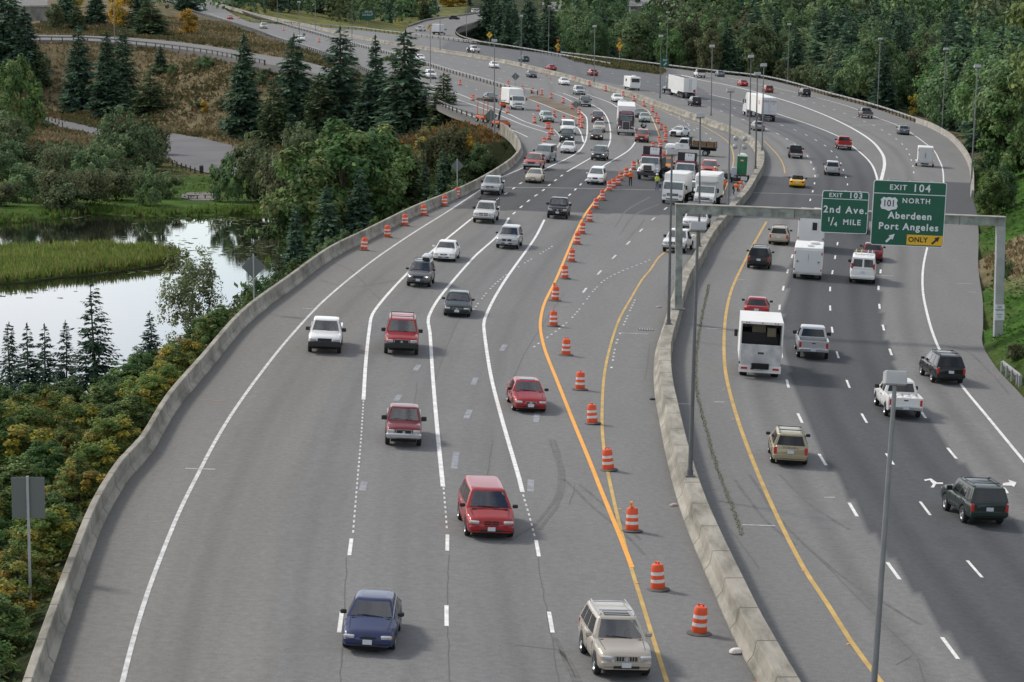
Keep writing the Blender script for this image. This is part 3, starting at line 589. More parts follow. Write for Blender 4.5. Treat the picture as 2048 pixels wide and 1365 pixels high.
# piers under the left parapet where the road crosses over
for y0, dd in ((ysplit - 2, 6.0), (ysplit - 46, 7.0)):
    x0 = float(fL(y0)); m = MB(); m.box((x0 + 1.2, y0, road_z(x0) - .9 - dd / 2), (3.2, 1.4, dd), M_CONC2)
    tag(m.build('bridge_pier'), ('concrete pier at the upper end of the curved parapet' if dd < 6.5 else 'concrete pier under the middle of the curved parapet'), 'pier', 'piers under the parapet')
# guardrails
def guardrail(path, label, side=1, spacing=3.8, mt=M_STEEL, h=.72, postmat=M_WOODP, group='guardrails'):
    q = resample(path, spacing); mid = q[len(q) // 2]; root = empty('guardrail', mid); tag(root, label, 'guardrail', group)
    off = lambda P: [p - mid for p in P]
    fine = resample(path, 4.0)
    prof = [(0, h - .16), (.07, h - .13), (.02, h), (.07, h + .12), (0, h + .15), (-.03, h)]
    profile_run('rail', off(fine), prof, mt, None, None, root)
    def post(m, p): m.box((p.x, p.y, p.z + h / 2 - .1), (.2, .2, h + .34), postmat)
    near = sorted(range(len(q)), key=lambda i: q[i].y)
    for i in near[:60]:
        m = MB(); post(m, q[i] - mid); m.build('post', root)
    if len(near) > 60:
        m = MB()
        for i in near[60:]: post(m, q[i] - mid)
        tag(m.build('post', root), kind='stuff')
    return root
gl = [p + Vector((-.3, 0, 0)) for p in LEFT_W if p.y > ysplit - 4]
guardrail(gl, 'long dark-posted guardrail up the left edge of the slip road', mt=M_DKST)
guardrail([p + Vector((.3, 0, 0)) for p in RIGHT_W if G(1830, 246).y <= p.y <= G(1119, 110).y], 'pale guardrail along the wood on the right of the exit lanes')
guardrail(smooth_line(GL([(500,178/4),(600,51),(710,59),(820,72),(900,81),(1000,94),(1101,111),(1221,133)]), 4), 'far guardrail ending at the shrub-covered nose')
guardrail(smooth_line(GL([(480,24),(500,31),(563,50),(627,68),(703,90),(780,110),(848,130),(900,146),(960,163),(1018,180),(1075,190)]), 4), 'guardrail between slip road and upper carriageway ending beside box truck')
guardrail(smooth_line(RAMP_A[:7], 4), 'dark guardrail along the side ramp above the hillside', mt=M_DKST)
guardrail(smooth_line(OFF_A[1:], 4), 'red-streaked guardrail on the outside of the far slip road')
guardrail(smooth_line(OFF_B, 4), 'guardrail on the inside bend of the far slip road')
guardrail([G(2005, 742), G(2020, 754), G(2040, 770)], 'short bent guardrail end in the ivy bank', spacing=1.6, postmat=M_STEEL, h=.5)
# ================================================================ VEHICLES
def paint(name, rgb, metal=0.0, rough=.30): return mat('paint_' + name, rgb, rough, metal, coat=.30, spec=.32)
PT = dict(white=paint('white', (.74, .74, .72)), pearl=paint('pearl', (.62, .62, .60)), silver=paint('silver', (.42, .43, .44), .35), champagne=paint('champagne', (.44, .40, .34), .3), grey=paint('grey', (.13, .135, .14), .3), ltgrey=paint('light_grey', (.26, .275, .28), .3),
          black=paint('black', (.012, .013, .016)), dkgreen=paint('dark_green', (.022, .034, .032), .2), navy=paint('navy', (.030, .042, .105), .25), red=paint('red', (.30, .022, .024), .15), bright=paint('bright_red', (.42, .02, .018)), maroon=paint('maroon', (.17, .026, .030), .2), faded=paint('faded_red', (.42, .09, .07)),
          gold=paint('gold', (.36, .31, .20), .35), tan=paint('tan', (.46, .40, .30), .2), beige=paint('beige', (.42, .38, .30), .25), teal=paint('teal', (.05, .09, .10), .3), slate=paint('slate', (.13, .17, .19), .3), yellow=paint('yellow', (.72, .42, .02)), orange=paint('orange', (.75, .27, .03)), brown=paint('dark_brown', (.07, .05, .04), .3), plum=paint('plum', (.10, .045, .055), .2), pale=paint('pale_green', (.30, .36, .34), .3), rust=paint('rust_red', (.30, .055, .03), .1))
M_BOXW = mat('box_body_white', (.72, .72, .70), .55, noise=.06, nscale=.7)
M_ALU = mat('aluminium', (.45, .46, .47), .42, .55, noise=.1, nscale=1.5)
M_DECK = mat('worn_deck', (.46, .46, .46), .8, noise=.25, nscale=2)
GUIDE_S = [smooth_line(GL(p), 3) for p in (L0, L1m, L1s, L2m, L2s, L3m, L3s, LO, LY)] + [MED_W, smooth_line(GL([(860,192),(910,207),(975,230),(1040,255),(1095,275)]), 3), smooth_line(GL([(860,165),(950,195),(1050,232),(1130,262)]), 3), smooth_line(GL([(396,22),(457,40),(520,58),(600,84),(680,112)]), 4), [G(893, 1217), G(895, 1000), G(893, 1500)]]
GUIDE_N = [smooth_line(GL(p), 3) for p in (R0a, R0b, R1, R2, R3, R4, R5, G2)]
def road_dir(P, sense):
    best = None
    for g in (GUIDE_S if sense == 'S' else GUIDE_N):
        for a, b in zip(g[:-1], g[1:]):
            d = (P - (a + b) / 2).length
            if best is None or d < best[0]: best = (d, b - a)
    t = best[1].copy(); t.z = 0; t.normalize()
    if (sense == 'S') == (t.y > 0): t = -t
    return t
UPN = Vector((BANK, 0, 1)).normalized()
def pose(px, py, sense, ax, yaw=0.0, h=0.0):
    """root matrix of a vehicle whose axle at distance ax ahead of its centre stands on the road at a photo pixel"""
    P = G(px, py, h)
    if isinstance(sense, str): f = road_dir(P, sense)
    else: f = Vector((math.sin(R(sense)), math.cos(R(sense)), 0))
    if yaw: f = Matrix.Rotation(R(-yaw), 3, 'Z') @ f
    f = (f - UPN * f.dot(UPN)).normalized(); r = f.cross(UPN)
    M = Matrix((r, f, UPN)).transposed().to_4x4(); M.translation = P - f * ax; return M
WHEELS = {}
def wheel_mesh(r, wd, detail, rim=None):
    key = (r, wd, detail, (rim or M_RIM).name)
    if key in WHEELS: return WHEELS[key]
    rm = rim or M_RIM; t = MB(); hw = wd / 2
    t.lathe([(r * .62, -hw), (r * .93, -hw), (r, -hw * .7), (r, hw * .7), (r * .93, hw), (r * .62, hw)], M_TYRE, n=20, axis='x')
    q = MB()
    q.lathe([(0.001, hw * .75), (r * .16, hw * .78), (r * .2, hw * .55), (r * .55, hw * .55), (r * .63, hw * .95), (r * .63, -hw), (.001, -hw)], rm, n=20, axis='x')
    for i in range(5):
        a = 2 * math.pi * i / 5; c, s = math.cos(a), math.sin(a)
        q.box((hw * .58, c * r * .40, s * r * .40), (.012, r * .16, r * .16), M_UNDER, rot=Matrix.Rotation(a, 3, 'X'))
    if detail:
        oa = t.build('tyre', smooth=40); ob = q.build('rim', smooth=40); WHEELS[key] = (oa.data, ob.data)
        bpy.data.objects.remove(oa); bpy.data.objects.remove(ob)
    else:
        k = len(t.v); t.v += q.v; t.f += [tuple(i + k for i in f) for f in q.f]; t.m += [t.mi(q.mats[j]) for j in q.m]
        o = t.build('wheel', smooth=40); WHEELS[key] = (o.data, None); bpy.data.objects.remove(o)
    return WHEELS[key]
def add_wheel(root, x, y, r, wd=.21, detail=True, rim=None):
    a, b = wheel_mesh(r, wd, detail, rim); rot = (0, 0, 0 if x > 0 else math.pi)
    if b is None:
        o = bpy.data.objects.new('wheel', a); link(o, root); o.location = (x, y, r); o.rotation_euler = rot
    else:
        e = bpy.data.objects.new('wheel', a); link(e, root); e.location = (x, y, r); e.rotation_euler = rot
        e.name = 'wheel'; c = bpy.data.objects.new('rim', b); link(c, e)
def loft(m, rings, mt, caps=True):
    n = len(rings[0]); vs = [p for r in rings for p in r]
    fs = [(i * n + j, i * n + j + 1, (i + 1) * n + j + 1, (i + 1) * n + j) for i in range(len(rings) - 1) for j in range(n - 1)]
    if caps: fs += [tuple(range(n)), tuple(range(len(vs) - n, len(vs)))]
    m.add(vs, fs, mt)
SPEC = dict(
    sedan=dict(L=4.55, W=1.76, H=1.43, hf=.74, cowl=.94, belt=.92, deck=.99, tail=.72, yc=.92, yf=.22, yr=-1.05, yb=-1.72, wr=.31, sill=.24, rw=.60),
    coupe=dict(L=4.35, W=1.74, H=1.36, hf=.70, cowl=.90, belt=.89, deck=.95, tail=.70, yc=.75, yf=.0, yr=-.95, yb=-1.70, wr=.31, sill=.22, rw=.56),
    hatch=dict(L=4.2, W=1.72, H=1.45, hf=.76, cowl=.95, belt=.94, deck=.96, tail=.72, yc=.9, yf=.2, yr=-1.45, yb=-1.95, wr=.30, sill=.24, rw=.60),
    wagon=dict(L=4.5, W=1.75, H=1.56, hf=.83, cowl=1.0, belt=.99, deck=1.0, tail=.75, yc=.92, yf=.25, yr=-1.85, yb=-2.12, wr=.33, sill=.30, rw=.60),
    suv=dict(L=4.65, W=1.84, H=1.70, hf=.93, cowl=1.08, belt=1.06, deck=1.06, tail=.8, yc=.98, yf=.38, yr=-1.9, yb=-2.2, wr=.36, sill=.36, rw=.64),
    bigsuv=dict(L=5.25, W=2.0, H=1.93, hf=1.06, cowl=1.20, belt=1.17, deck=1.16, tail=.85, yc=1.15, yf=.62, yr=-2.35, yb=-2.55, wr=.39, sill=.42, rw=.74),
    jeep=dict(L=4.5, W=1.82, H=1.73, hf=1.02, cowl=1.10, belt=1.10, deck=1.08, tail=.8, yc=.75, yf=.28, yr=-2.0, yb=-2.15, wr=.37, sill=.40, rw=.68),
    minivan=dict(L=5.0, W=1.97, H=1.76, hf=.88, cowl=1.10, belt=1.05, deck=1.04, tail=.75, yc=1.45, yf=.62, yr=-2.2, yb=-2.42, wr=.34, sill=.28, rw=.66),
    van=dict(L=5.5, W=2.0, H=2.08, hf=1.08, cowl=1.28, belt=1.22, deck=1.2, tail=.9, yc=1.75, yf=1.15, yr=-2.6, yb=-2.7, wr=.37, sill=.36, rw=.82),
    pickup=dict(L=5.5, W=1.93, H=1.80, hf=1.04, cowl=1.15, belt=1.12, deck=1.12, tail=.8, yc=1.12, yf=.62, yr=-.72, yb=-.86, wr=.38, sill=.42, rw=.70, bed=1.18),
    small=dict(L=4.95, W=1.72, H=1.66, hf=.98, cowl=1.06, belt=1.04, deck=1.04, tail=.8, yc=1.0, yf=.5, yr=-.62, yb=-.78, wr=.35, sill=.40, rw=.64, bed=1.08),
    convert=dict(L=4.1, W=1.73, H=1.24, hf=.66, cowl=.86, belt=.86, deck=.89, tail=.68, yc=.45, yf=.05, yr=-.3, yb=-.5, wr=.31, sill=.22, rw=.55))
def car(kind, col, px, py, sense, label, cat, group=None, yaw=0, near=None, detail=None, rack=None, sunroof=False, bumper=None, grille='black', two=None, plate=True, lights_on=False, root_only=None, name=None, cross=False, ladder=False, roofcol=None, spare=False, ht=None, tail='std', scale=None, splitglass=False, guard=False):
    S = dict(SPEC[kind])
    if scale: S['W'] *= scale; S['L'] *= scale
    if ht: S['H'] = ht
    Ln, W, H, wr, sill = S['L'], S['W'], S['H'], S['wr'], S['sill']; yF = Ln / 2 - .92; yR = -Ln / 2 + (1.05 if kind not in ('pickup', 'small') else 1.2)
    if detail is None: detail = py > 420
    P = PT[col]; P2 = PT[two] if two else P; RP = PT[roofcol] if roofcol else P
    fr = sense == 'S'
    root = empty(name or {'sedan': 'sedan', 'coupe': 'coupe', 'hatch': 'hatchback', 'wagon': 'estate_car', 'suv': 'suv', 'bigsuv': 'suv', 'jeep': 'suv', 'minivan': 'minivan', 'van': 'van', 'pickup': 'pickup_truck', 'small': 'pickup_truck', 'convert': 'convertible'}[kind])
    tag(root, label, cat, group)
    root.matrix_world = pose(px, py, sense, yF if (fr or not isinstance(sense, str)) else yR, yaw)
    bed = S.get('bed')
    ylast = -Ln / 2 if not bed else S['yb'] - .06
    boxy = kind in ('van', 'jeep', 'bigsuv', 'pickup', 'small')
    zt_x = [-Ln / 2, -Ln / 2 + .06, -Ln / 2 + .25, S['yb'], S['yc'], Ln / 2 - .55, Ln / 2 - .22, Ln / 2 - .07, Ln / 2]
    zt_z = [S['tail'], S['deck'] - .10, S['deck'] - .02, S['belt'], S['cowl'], S['hf'] + .06, S['hf'], S['hf'] - (.09 if boxy else .12), S['hf'] - (.26 if boxy else .28)]
    if kind in ('van', 'minivan', 'suv', 'jeep', 'bigsuv', 'wagon', 'hatch'): zt_z[1] = S['deck']; zt_z[0] = S['deck'] - .08
    if bed: zt_x[0:3] = [ylast, ylast + .01, ylast + .02]; zt_z[0:3] = [S['belt']] * 3
    wf = [.88 if boxy else .82, .93 if boxy else .90, .97, 1.0]
    def wy(y):
        e = Ln / 2 - abs(y)
        return W / 2 * np.interp(e, [0, .10, .35, .9], wf)
    ra = wr + .055
    def zl(y):
        z = sill + (.04 if Ln / 2 - abs(y) < .2 else 0)
        for a in (yF, yR):
            d = abs(y - a)
            if d < ra: z = max(z, wr + math.sqrt(ra * ra - d * d))
        return z
    ys = set([Ln / 2, Ln / 2 - .03, Ln / 2 - .08, Ln / 2 - .16, Ln / 2 - .3, S['yc'], S['yb'], 0, -.6, .5])
    if not bed: ys |= {-Ln / 2, -Ln / 2 + .05, -Ln / 2 + .12, -Ln / 2 + .3}
    for a in (yF, yR):
        for k in (-1.002, -.97, -.85, -.65, -.35, 0, .35, .65, .85, .97, 1.002): ys.add(a + k * ra)
    ys = sorted(y for y in ys if y >= ylast)
    if bed: ys = [ylast] + [y for y in ys if y > ylast + .02]
    rings = []
    for y in ys:
        hw = wy(y); b = zl(y); t = float(np.interp(y, zt_x, zt_z)); b = min(b, t - .08); d = t - b
        nose = y > S['yc'] - .05
        half = [(hw * .93, b), (hw * .985, b + d * .12), (hw, b + d * .45), (hw * .985, b + d * .72), (hw * .95, b + d * .92), (hw * .88, t), (hw * .5, t + (.035 if nose else .01)), (0, t + (.045 if nose else .012))]
        rings.append([(-x, y, z) for x, z in half] + [(x, y, z) for x, z in half[-2::-1]])
    m = MB(); loft(m, rings, P)
    # cabin
    zb, zr = S['belt'] - .03, H; w0 = W / 2 * .93; w1 = S['rw'] * (W / SPEC[kind]['W'])
    def cab(t, v, off=0.0, y_end=None):
        """point on the cabin skin: t from belt (0) to roof edge (1), v around: 0..1 front, 1..2 right side, 2..3 back, 3..4 left"""
        tt = min(t, 1); yfr = S['yc'] + (S['yf'] - S['yc']) * tt; yre = S['yb'] + (S['yr'] - S['yb']) * tt; hw = w0 + (w1 - w0) * tt ** 1.15; z = zb + (zr - .05 - zb) * tt
        zc = S['cowl'] - .02; 
        if v <= 1:
            s = (v - .5) * 2; x = -hw * s * -1; y = yfr + .10 * (1 - s * s) * (1 - .3 * tt); return Vector((x, y + off, z + off * .6 + (zc - zb) * (1 - tt)))
        if v <= 2: k = v - 1; return Vector((hw + .035 * math.sin(math.pi * k) + off, yfr + (yre - yfr) * k, z + (zc - zb) * (1 - tt) * (1 - k)))
        if v <= 3: s = (v - 2.5) * -2; return Vector((hw * s, yre - .07 * (1 - s * s) - off, z + off * .4))
        k = 1 - (v - 3); return Vector((-hw - .035 * math.sin(math.pi * k) - off, yfr + (yre - yfr) * k, z + (zc - zb) * (1 - tt) * (1 - k)))
    if kind != 'convert':
        see = detail and fr; vv = [0, .065, .3, .5, .7, .935] + [1 + i / 6 for i in range(6)] + [2, 2.15, 2.3, 2.5, 2.7, 2.85] + [3 + i / 6 for i in range(6)]
        lv = [0, .10, .3, .6, .93, 1.0]; n = len(vv); vs = [cab(t, v) for t in lv for v in vv]
        fs = [(i * n + j, i * n + (j + 1) % n, (i + 1) * n + (j + 1) % n, (i + 1) * n + j) for i in range(len(lv) - 1) for j in range(n) if not (see and 1 <= i <= 3 and 1 <= j <= 4)]
        k0 = len(vs); ctr = (S['yf'] + S['yr']) / 2
        for sc, dz in ((.93, .030), (.72, .045)):
            for v in vv: p = cab(1, v); vs.append(Vector((p.x * sc, ctr + (p.y - ctr) * (1 - (1 - sc) * .8), p.z + dz)))
        top0 = (len(lv) - 1) * n
        for a, b in ((top0, k0), (k0, k0 + n)): fs += [(a + j, a + (j + 1) % n, b + (j + 1) % n, b + j) for j in range(n)]
        fs.append(tuple(range(k0 + n, k0 + 2 * n))); m.add(vs, fs, RP)
    m.box((0, 0 if not bed else (Ln / 2 + ylast) / 2 + .1, sill + .10), (W - .52, (Ln if not bed else Ln / 2 - ylast) - .35, .42), M_UNDER)
    if kind == 'convert':
        m.box((0, -.35, .80), (W * .74, 1.25, .16), M_UNDER)
        for s in (-1, 1): m.box((s * .36, -.55, .94), (.44, .16, .46), M_TRIM, top=.8, bev=.03)
        m.cyl((-.62, .42, .84), (-.55, .02, 1.22), .025, M_BLACK); m.cyl((.62, .42, .84), (.55, .02, 1.22), .025, M_BLACK); m.cyl((-.55, .02, 1.22), (.55, .02, 1.22), .025, M_BLACK)
        for s in (-1, 1): m.tube([(s * .6, -.85, .86), (s * .5, -.8, 1.14), (s * .2, -.8, 1.14), (s * .14, -.85, .86)], .03, M_BLACK)
    # shut lines of doors and bonnet
    if detail and kind != 'convert':
        for sx in (-1, 1):
            for yy in ([S['yc'] - .12, -.18] + ([] if bed or kind == 'coupe' else [S['yb'] * .62])):
                b0 = max(zl(yy), sill) + .08; m.box((sx * (wy(yy) * .992), yy, (b0 + S['belt'] - .1) / 2), (.012, .014, S['belt'] - .1 - b0), M_UNDER)
            for yy in (-.08, -.02 + S['yb'] * .55)[:1 if bed or kind == 'coupe' else 2]: m.box((sx * (W / 2 * .992), yy + .05, S['belt'] - .16), (.03, .16, .03), M_TRIM)
            a_, b_ = Vector((sx * W * .40, S['yc'] + .02, S['cowl'] + .022)), Vector((sx * W * .36, Ln / 2 - .34, S['hf'] + .045)); m.cyl(a_, b_, .007, M_UNDER, n=4)
    body = m.build('body', root, smooth=38)
    def glass(name, t0, t1, va, vb, nseg, mt, off=.012):
        g = MB(); q = [va + (vb - va) * i / nseg for i in range(nseg + 1)]; vs = [cab(t0, v, off) for v in q] + [cab(t1, v, off) for v in q]; k = nseg + 1
        g.add(vs, [(i, i + 1, k + i + 1, k + i) for i in range(nseg)], mt); return g.build(name, root, smooth=60)
    if kind == 'convert':
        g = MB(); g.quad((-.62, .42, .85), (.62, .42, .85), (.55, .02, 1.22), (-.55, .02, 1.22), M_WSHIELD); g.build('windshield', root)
    else:
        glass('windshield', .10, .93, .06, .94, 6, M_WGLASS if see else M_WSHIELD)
        if see:
            q = MB(); q.box((0, S['yc'] - .22, S['cowl'] - .05), (W * .80, .50, .10), M_DASH, bev=.03); q.build('dashboard', root)
            for sx in (-1, 1):
                q = MB(); q.box((sx * W * .21, S['yf'] - .42, S['belt'] + .02), (.50, .18, .62), M_SEAT, top=.86, bev=.06); q.box((sx * W * .21, S['yf'] - .46, min(S['belt'] + .44, H - .20)), (.26, .12, .18), M_SEAT, bev=.05); q.build('seat', root, smooth=40)
            q = MB(); q.box((0, (S['yc'] + S['yb']) / 2, S['belt'] - .16), (W * .82, S['yc'] - S['yb'] - .1, .08), M_DASH); q.box((0, S['yf'] - 1.15 if not bed else S['yb'] + .12, S['belt'] + .1), (W * .72, .12, .5), M_SEAT, bev=.05); q.build('rear_bench', root)
            q = MB(); t0 = Vector((-W * .21, S['yc'] - .42, S['cowl'] + .06)); q.tube([t0 + Vector((.18 * math.cos(i * math.pi / 6), .05 * math.sin(i * math.pi / 6), .17 * math.sin(i * math.pi / 6))) for i in range(13)], .018, M_BLACK, n=5); q.build('steering_wheel', root)
        if kind in ('van',) and splitglass:
            glass('rear_window', .16, .86, 2.07, 2.46, 3, M_GLASS); glass('rear_window', .16, .86, 2.54, 2.93, 3, M_GLASS)
        else: glass('rear_window', .12 if not bed else .2, .88, 2.08, 2.92, 6, M_GLASS)
        cuts = {'pickup': [(.16, .56), (.62, .90)], 'small': [(.16, .60), (.66, .90)], 'coupe': [(.14, .60), (.64, .86)], 'sedan': [(.14, .50), (.54, .84)], 'van': [(.06, .26)] if splitglass else [(.06, .26), (.30, .60), (.64, .95)]}.get(kind, [(.12, .40), (.44, .70), (.74, .94)])
        for a, b in cuts:
            glass('side_window', .14, .86, 1 + a, 1 + b, 3, M_GLASS); glass('side_window', .14, .86, 3 + (1 - b), 3 + (1 - a), 3, M_GLASS)
    if bed:
        zb_, y0, y1 = S['bed'], -Ln / 2 + .12, ylast - .02; b = MB(); t_ = .09
        for s in (-1, 1):
            rr = [];
            for y in sorted([y0, y1, (y0 + y1) / 2] + [yR + k * ra for k in (-1.002, -.9, -.6, 0, .6, .9, 1.002)]):
                z0 = zl(y); hw = W / 2 * .985
                rr.append([(s * hw * .97, y, z0), (s * hw, y, z0 + (zb_ - z0) * .5), (s * hw * .985, y, zb_ - .03), (s * (hw - .03), y, zb_), (s * (hw - .12), y, zb_), (s * (hw - .13), y, max(z0, sill + .3))])
            loft(b, rr, P2)
        b.box((0, (y0 + y1) / 2, sill + .34), (W - .3, y1 - y0 - .02, .06), M_TRIM); b.box((0, y1 + .01, (sill + .3 + zb_) / 2), (W * .93, .05, zb_ - sill - .3), P2)
        b.build('cargo_bed', root, smooth=35)
        t = MB(); t.box((0, y0 - .03, (zb_ + sill + .30) / 2), (W * .90, .07, zb_ - sill - .30), P2, bev=.02); t.box((0, y0 - .07, zb_ - .14), (.22, .02, .06), M_BLACK)
        t.build('tailgate', root, smooth=35)
    # front end
    n = Ln / 2; hf = S['hf']; bm = M_BLACK if bumper == 'black' else (M_CHROME if bumper == 'chrome' else P)
    g = MB(); gw = W * (.30 if kind in ('sedan', 'coupe', 'hatch', 'minivan') else .42); gh = .10 if kind in ('sedan', 'coupe', 'hatch') else (.17 if kind in ('suv', 'minivan', 'wagon') else .24)
    zg = hf - .17 if not boxy else hf - .22
    if kind != 'convert':
        g.box((0, n - .005, zg), (gw, .05, gh), M_BLACK if grille != 'chrome_all' else M_CHROME, bev=.015)
        if grille != 'black':
            for dz in (-gh / 2, gh / 2): g.box((0, n + .018, zg + dz), (gw + .04, .03, .025), M_CHROME)
            for s in (-1, 1): g.box((s * (gw / 2), n + .018, zg), (.03, .03, gh), M_CHROME)
        if grille == 'bars':
            for i in range(9): g.box((-gw / 2 + gw * (i + .5) / 9, n + .02, zg), (.018, .02, gh * .9), M_CHROME)
        if detail and grille in ('chrome', 'bars') and not cross: g.cyl((0, n + .02, zg), (0, n + .035, zg), .075, M_CHROME, n=12)
        if cross: g.box((0, n + .024, zg), (gw, .02, .05), P); g.box((0, n + .026, zg), (.06, .02, gh), P)
        g.build('grille', root)
    for s in (-1, 1):
        h = MB(); hm = M_HEAD
        h.box((s * W * .345, n - .075, zg + .015), (W * .20, .18, .13 if not boxy else .19), hm, rot=Matrix.Rotation(-s * R(16), 3, 'Z'), bev=.03)
        h.box((s * W * .428, n - .16, zg + .01), (.07, .16, .10), M_AMBER if col not in ('pearl',) else hm, rot=Matrix.Rotation(-s * R(30), 3, 'Z'), bev=.02)
        if lights_on: h.box((s * W * .35, n - .0, zg + .02), (.12, .10, .08), mat('lit_lamp', (1, .9, .7), .3, emit=(1, .85, .6, 1.6)), bev=.02)
        h.build('headlight', root, smooth=40)
    b = MB(); b.box((0, n - (.06 if bm is P else .03), sill + (.21 if bm is P else .19)), (W * (.90 if bm is P else .97), .22 if bm is P else .30, .24 if bm is P else .36 if bm is M_BLACK else .26), bm, bev=.06)
    b.box((0, n + .045, sill + .13), (W * .46, .03, .09), M_BLACK)
    b.build('front_bumper', root, smooth=35)
    if plate: q = MB(); q.box((0, n + .062, sill + .20), (.31, .02, .16), M_PLATE); q.build('number_plate', root)
    # rear end
    b = MB(); b.box((0, -n + .05, sill + .20), (W * .92, .24, .24), (M_CHROME if bed and bumper != 'black' else bm if bumper else P), bev=.05); b.build('rear_bumper', root, smooth=35)
    for s in (-1, 1):
        tl = MB(); tz = S['deck'] - .22 if not bed else S['bed'] - .26; th = .18 if kind in ('sedan', 'coupe', 'convert') else .34; tw = .30 if kind in ('sedan', 'coupe', 'convert') else .14
        if tail == 'high': tz += .42; th = .4
        tl.box((s * (W * .445 - tw / 2 + .02), -n + (.035 if not bed else .10), tz), (tw, .12, th), M_TAIL, bev=.02); tl.build('taillight', root, smooth=35)
    if plate and not fr: q = MB(); q.box((0, -n - .075 if not bed else -n - .075, sill + .22 if bed else (S['deck'] - .28 if kind not in ('sedan', 'coupe', 'convert') else S['deck'] - .26)), (.31, .02, .16), M_PLATE) if False else q.box((0, -n + (-.02 if not bed else -.075), (sill + .24) if bed else S['deck'] - .27), (.31, .03, .16), M_PLATE); q.build('number_plate', root)
    for s in (-1, 1):
        k = MB(); k.box((s * (W / 2 + .09), S['yc'] - .30, S['belt'] + .10), (.22 if not boxy else .26, .10, .15 if not boxy else .22), P if col in ('white', 'pearl', 'champagne') and not boxy else M_BLACK, bev=.03); k.build('mirror', root, smooth=40)
    # wipers and cowl
    if detail and kind != 'convert':
        k = MB(); c0 = cab(.06, .5, .02)
        for s in (-1, 1): k.cyl((s * .1 - .3, c0.y - .03, c0.z + .02), (s * .1 + .38, c0.y - .10, c0.z + .07), .012, M_BLACK, n=5)
        k.box((0, S['yc'] + .10, S['cowl'] - .005), (W * .74, .10, .03), M_BLACK); k.build('wiper', root)
    if rack:
        k = MB(); rm = M_BLACK if rack == 'black' else M_ALU
        for s in (-1, 1):
            x = s * (w1 - .06); k.tube([(x, S['yf'] - .15, H), (x, S['yf'] - .3, H + .07), (x, S['yr'] + .25, H + .07), (x, S['yr'] + .1, H)], .022, rm)
        if rack != 'rails' or True:
            for yy in (S['yf'] - .55, S['yr'] + .55): k.cyl((-w1 + .06, yy, H + .07), (w1 - .06, yy, H + .07), .02, rm, n=6)
        k.build('roof_rack', root)
    if sunroof: k = MB(); k.box((0, S['yf'] - .45, H + .002), (w1 * 1.35, .62, .03), M_GLASS, bev=.01); k.build('sunroof', root)
    if ladder:
        k = MB(); zt = H + .22; y1 = S['yf'] - .1; y0 = -Ln / 2 + .3
        for s in (-1, 1):
            x = s * (W / 2 - .12); k.tube([(x, y0, S['bed']), (x, y0, zt), (x, y1, zt), (x, y1 - .0, zt - .1)], .03, M_BLACK); k.cyl((x, S['yb'] - .3, S['bed']), (x, S['yb'] - .3, zt), .03, M_BLACK)
        for yy in (y0, S['yb'] - .3, y1): k.cyl((-W / 2 + .12, yy, zt), (W / 2 - .12, yy, zt), .03, M_BLACK)
        k.build('ladder_rack', root)
    if spare: k = MB(); k.cyl((0, -n - .02, .95), (0, -n - .22, .95), .34, M_TYRE, n=18); k.build('spare_wheel', root)
    if guard: k = MB(); k.box((0, n + .12, sill + .38), (.8, .08, .42), M_BLACK, bev=.02); k.build('push_bar', root)
    for yy in (yF, yR):
        for s in (-1, 1): add_wheel(root, s * (W / 2 - .115), yy, wr, .22, detail)
    return root

SBG, NBG = 'cars and trucks coming towards the bridge', 'cars and trucks driving away on the right carriageway'
c = car('sedan', 'navy', 738, 1296, 'S', 'dark blue sedan nearest the bottom edge, aerial on its wing', 'car', SBG, yaw=3)
k = MB(); k.cyl((-.72, .95, .9), (-.80, .75, 1.75), .009, M_CHROME, n=5); k.build('aerial', c)
car('suv', 'champagne', 1241, 1349, 'S', 'champagne silver suv with roof rails, nearest car to the median', 'car', SBG, yaw=-6, rack='silver', sunroof=True, grille='bars', bumper=None)
car('minivan', 'red', 977, 1072, 'S', 'red minivan with ribbed roof between two broken lane lines', 'minivan', SBG, yaw=-5, rack=None, cross=True)
car('small', 'maroon', 806, 890, 'S', 'maroon pickup with chrome bumper driving behind the blue sedan', 'pickup', SBG, grille='chrome', bumper='chrome')
car('sedan', 'red', 1057, 822, 'S', 'bright red sedan with sunroof beside the orange line', 'car', SBG, yaw=-3, sunroof=True, grille='chrome')
car('pickup', 'white', 649, 705, 'S', 'white pickup with black front bumper next to the left edge line', 'pickup', SBG, bumper='black')
car('bigsuv', 'red', 802, 708, 'S', 'large red suv with roof rack and chrome grille surround', 'car', SBG, rack='black', grille='chrome', bumper='black')
car('sedan', 'dkgreen', 914, 632, 'S', 'dark green sedan with bright bonnet edge in the middle lane', 'car', SBG, grille='chrome')
c = car('suv', 'grey', 838, 573, 'S', 'dark grey small suv with a roof box, headlights on', 'car', SBG, rack='black', bumper=None, lights_on=True, scale=.93)
k = MB(); k.box((-.30, -.55, 1.95), (.62, 1.5, .36), mat('roof_box_grey', (.55, .56, .56), .5), bev=.10); k.box((-.30, .22, 1.84), (.5, .08, .22), M_BLACK, bev=.03); k.build('roof_box', c, smooth=40)
car('sedan', 'white', 889, 522, 'S', 'white sedan with silver grille ahead of the dark grey suv', 'car', SBG, grille='chrome')
car('suv', 'silver', 1015, 497, 'S', 'silver suv between two solid white taper lines', 'car', SBG, bumper=None, grille='chrome')
car('pickup', 'pearl', 968, 446, 'S', 'white pickup with a black ladder rack over cab and bed', 'pickup', SBG, ladder=True, cross=True, bumper='chrome', grille='chrome')
car('pickup', 'black', 1115, 437, 'S', 'black pickup at the start of the rightmost white taper line', 'pickup', SBG, grille='chrome', lights_on=False)
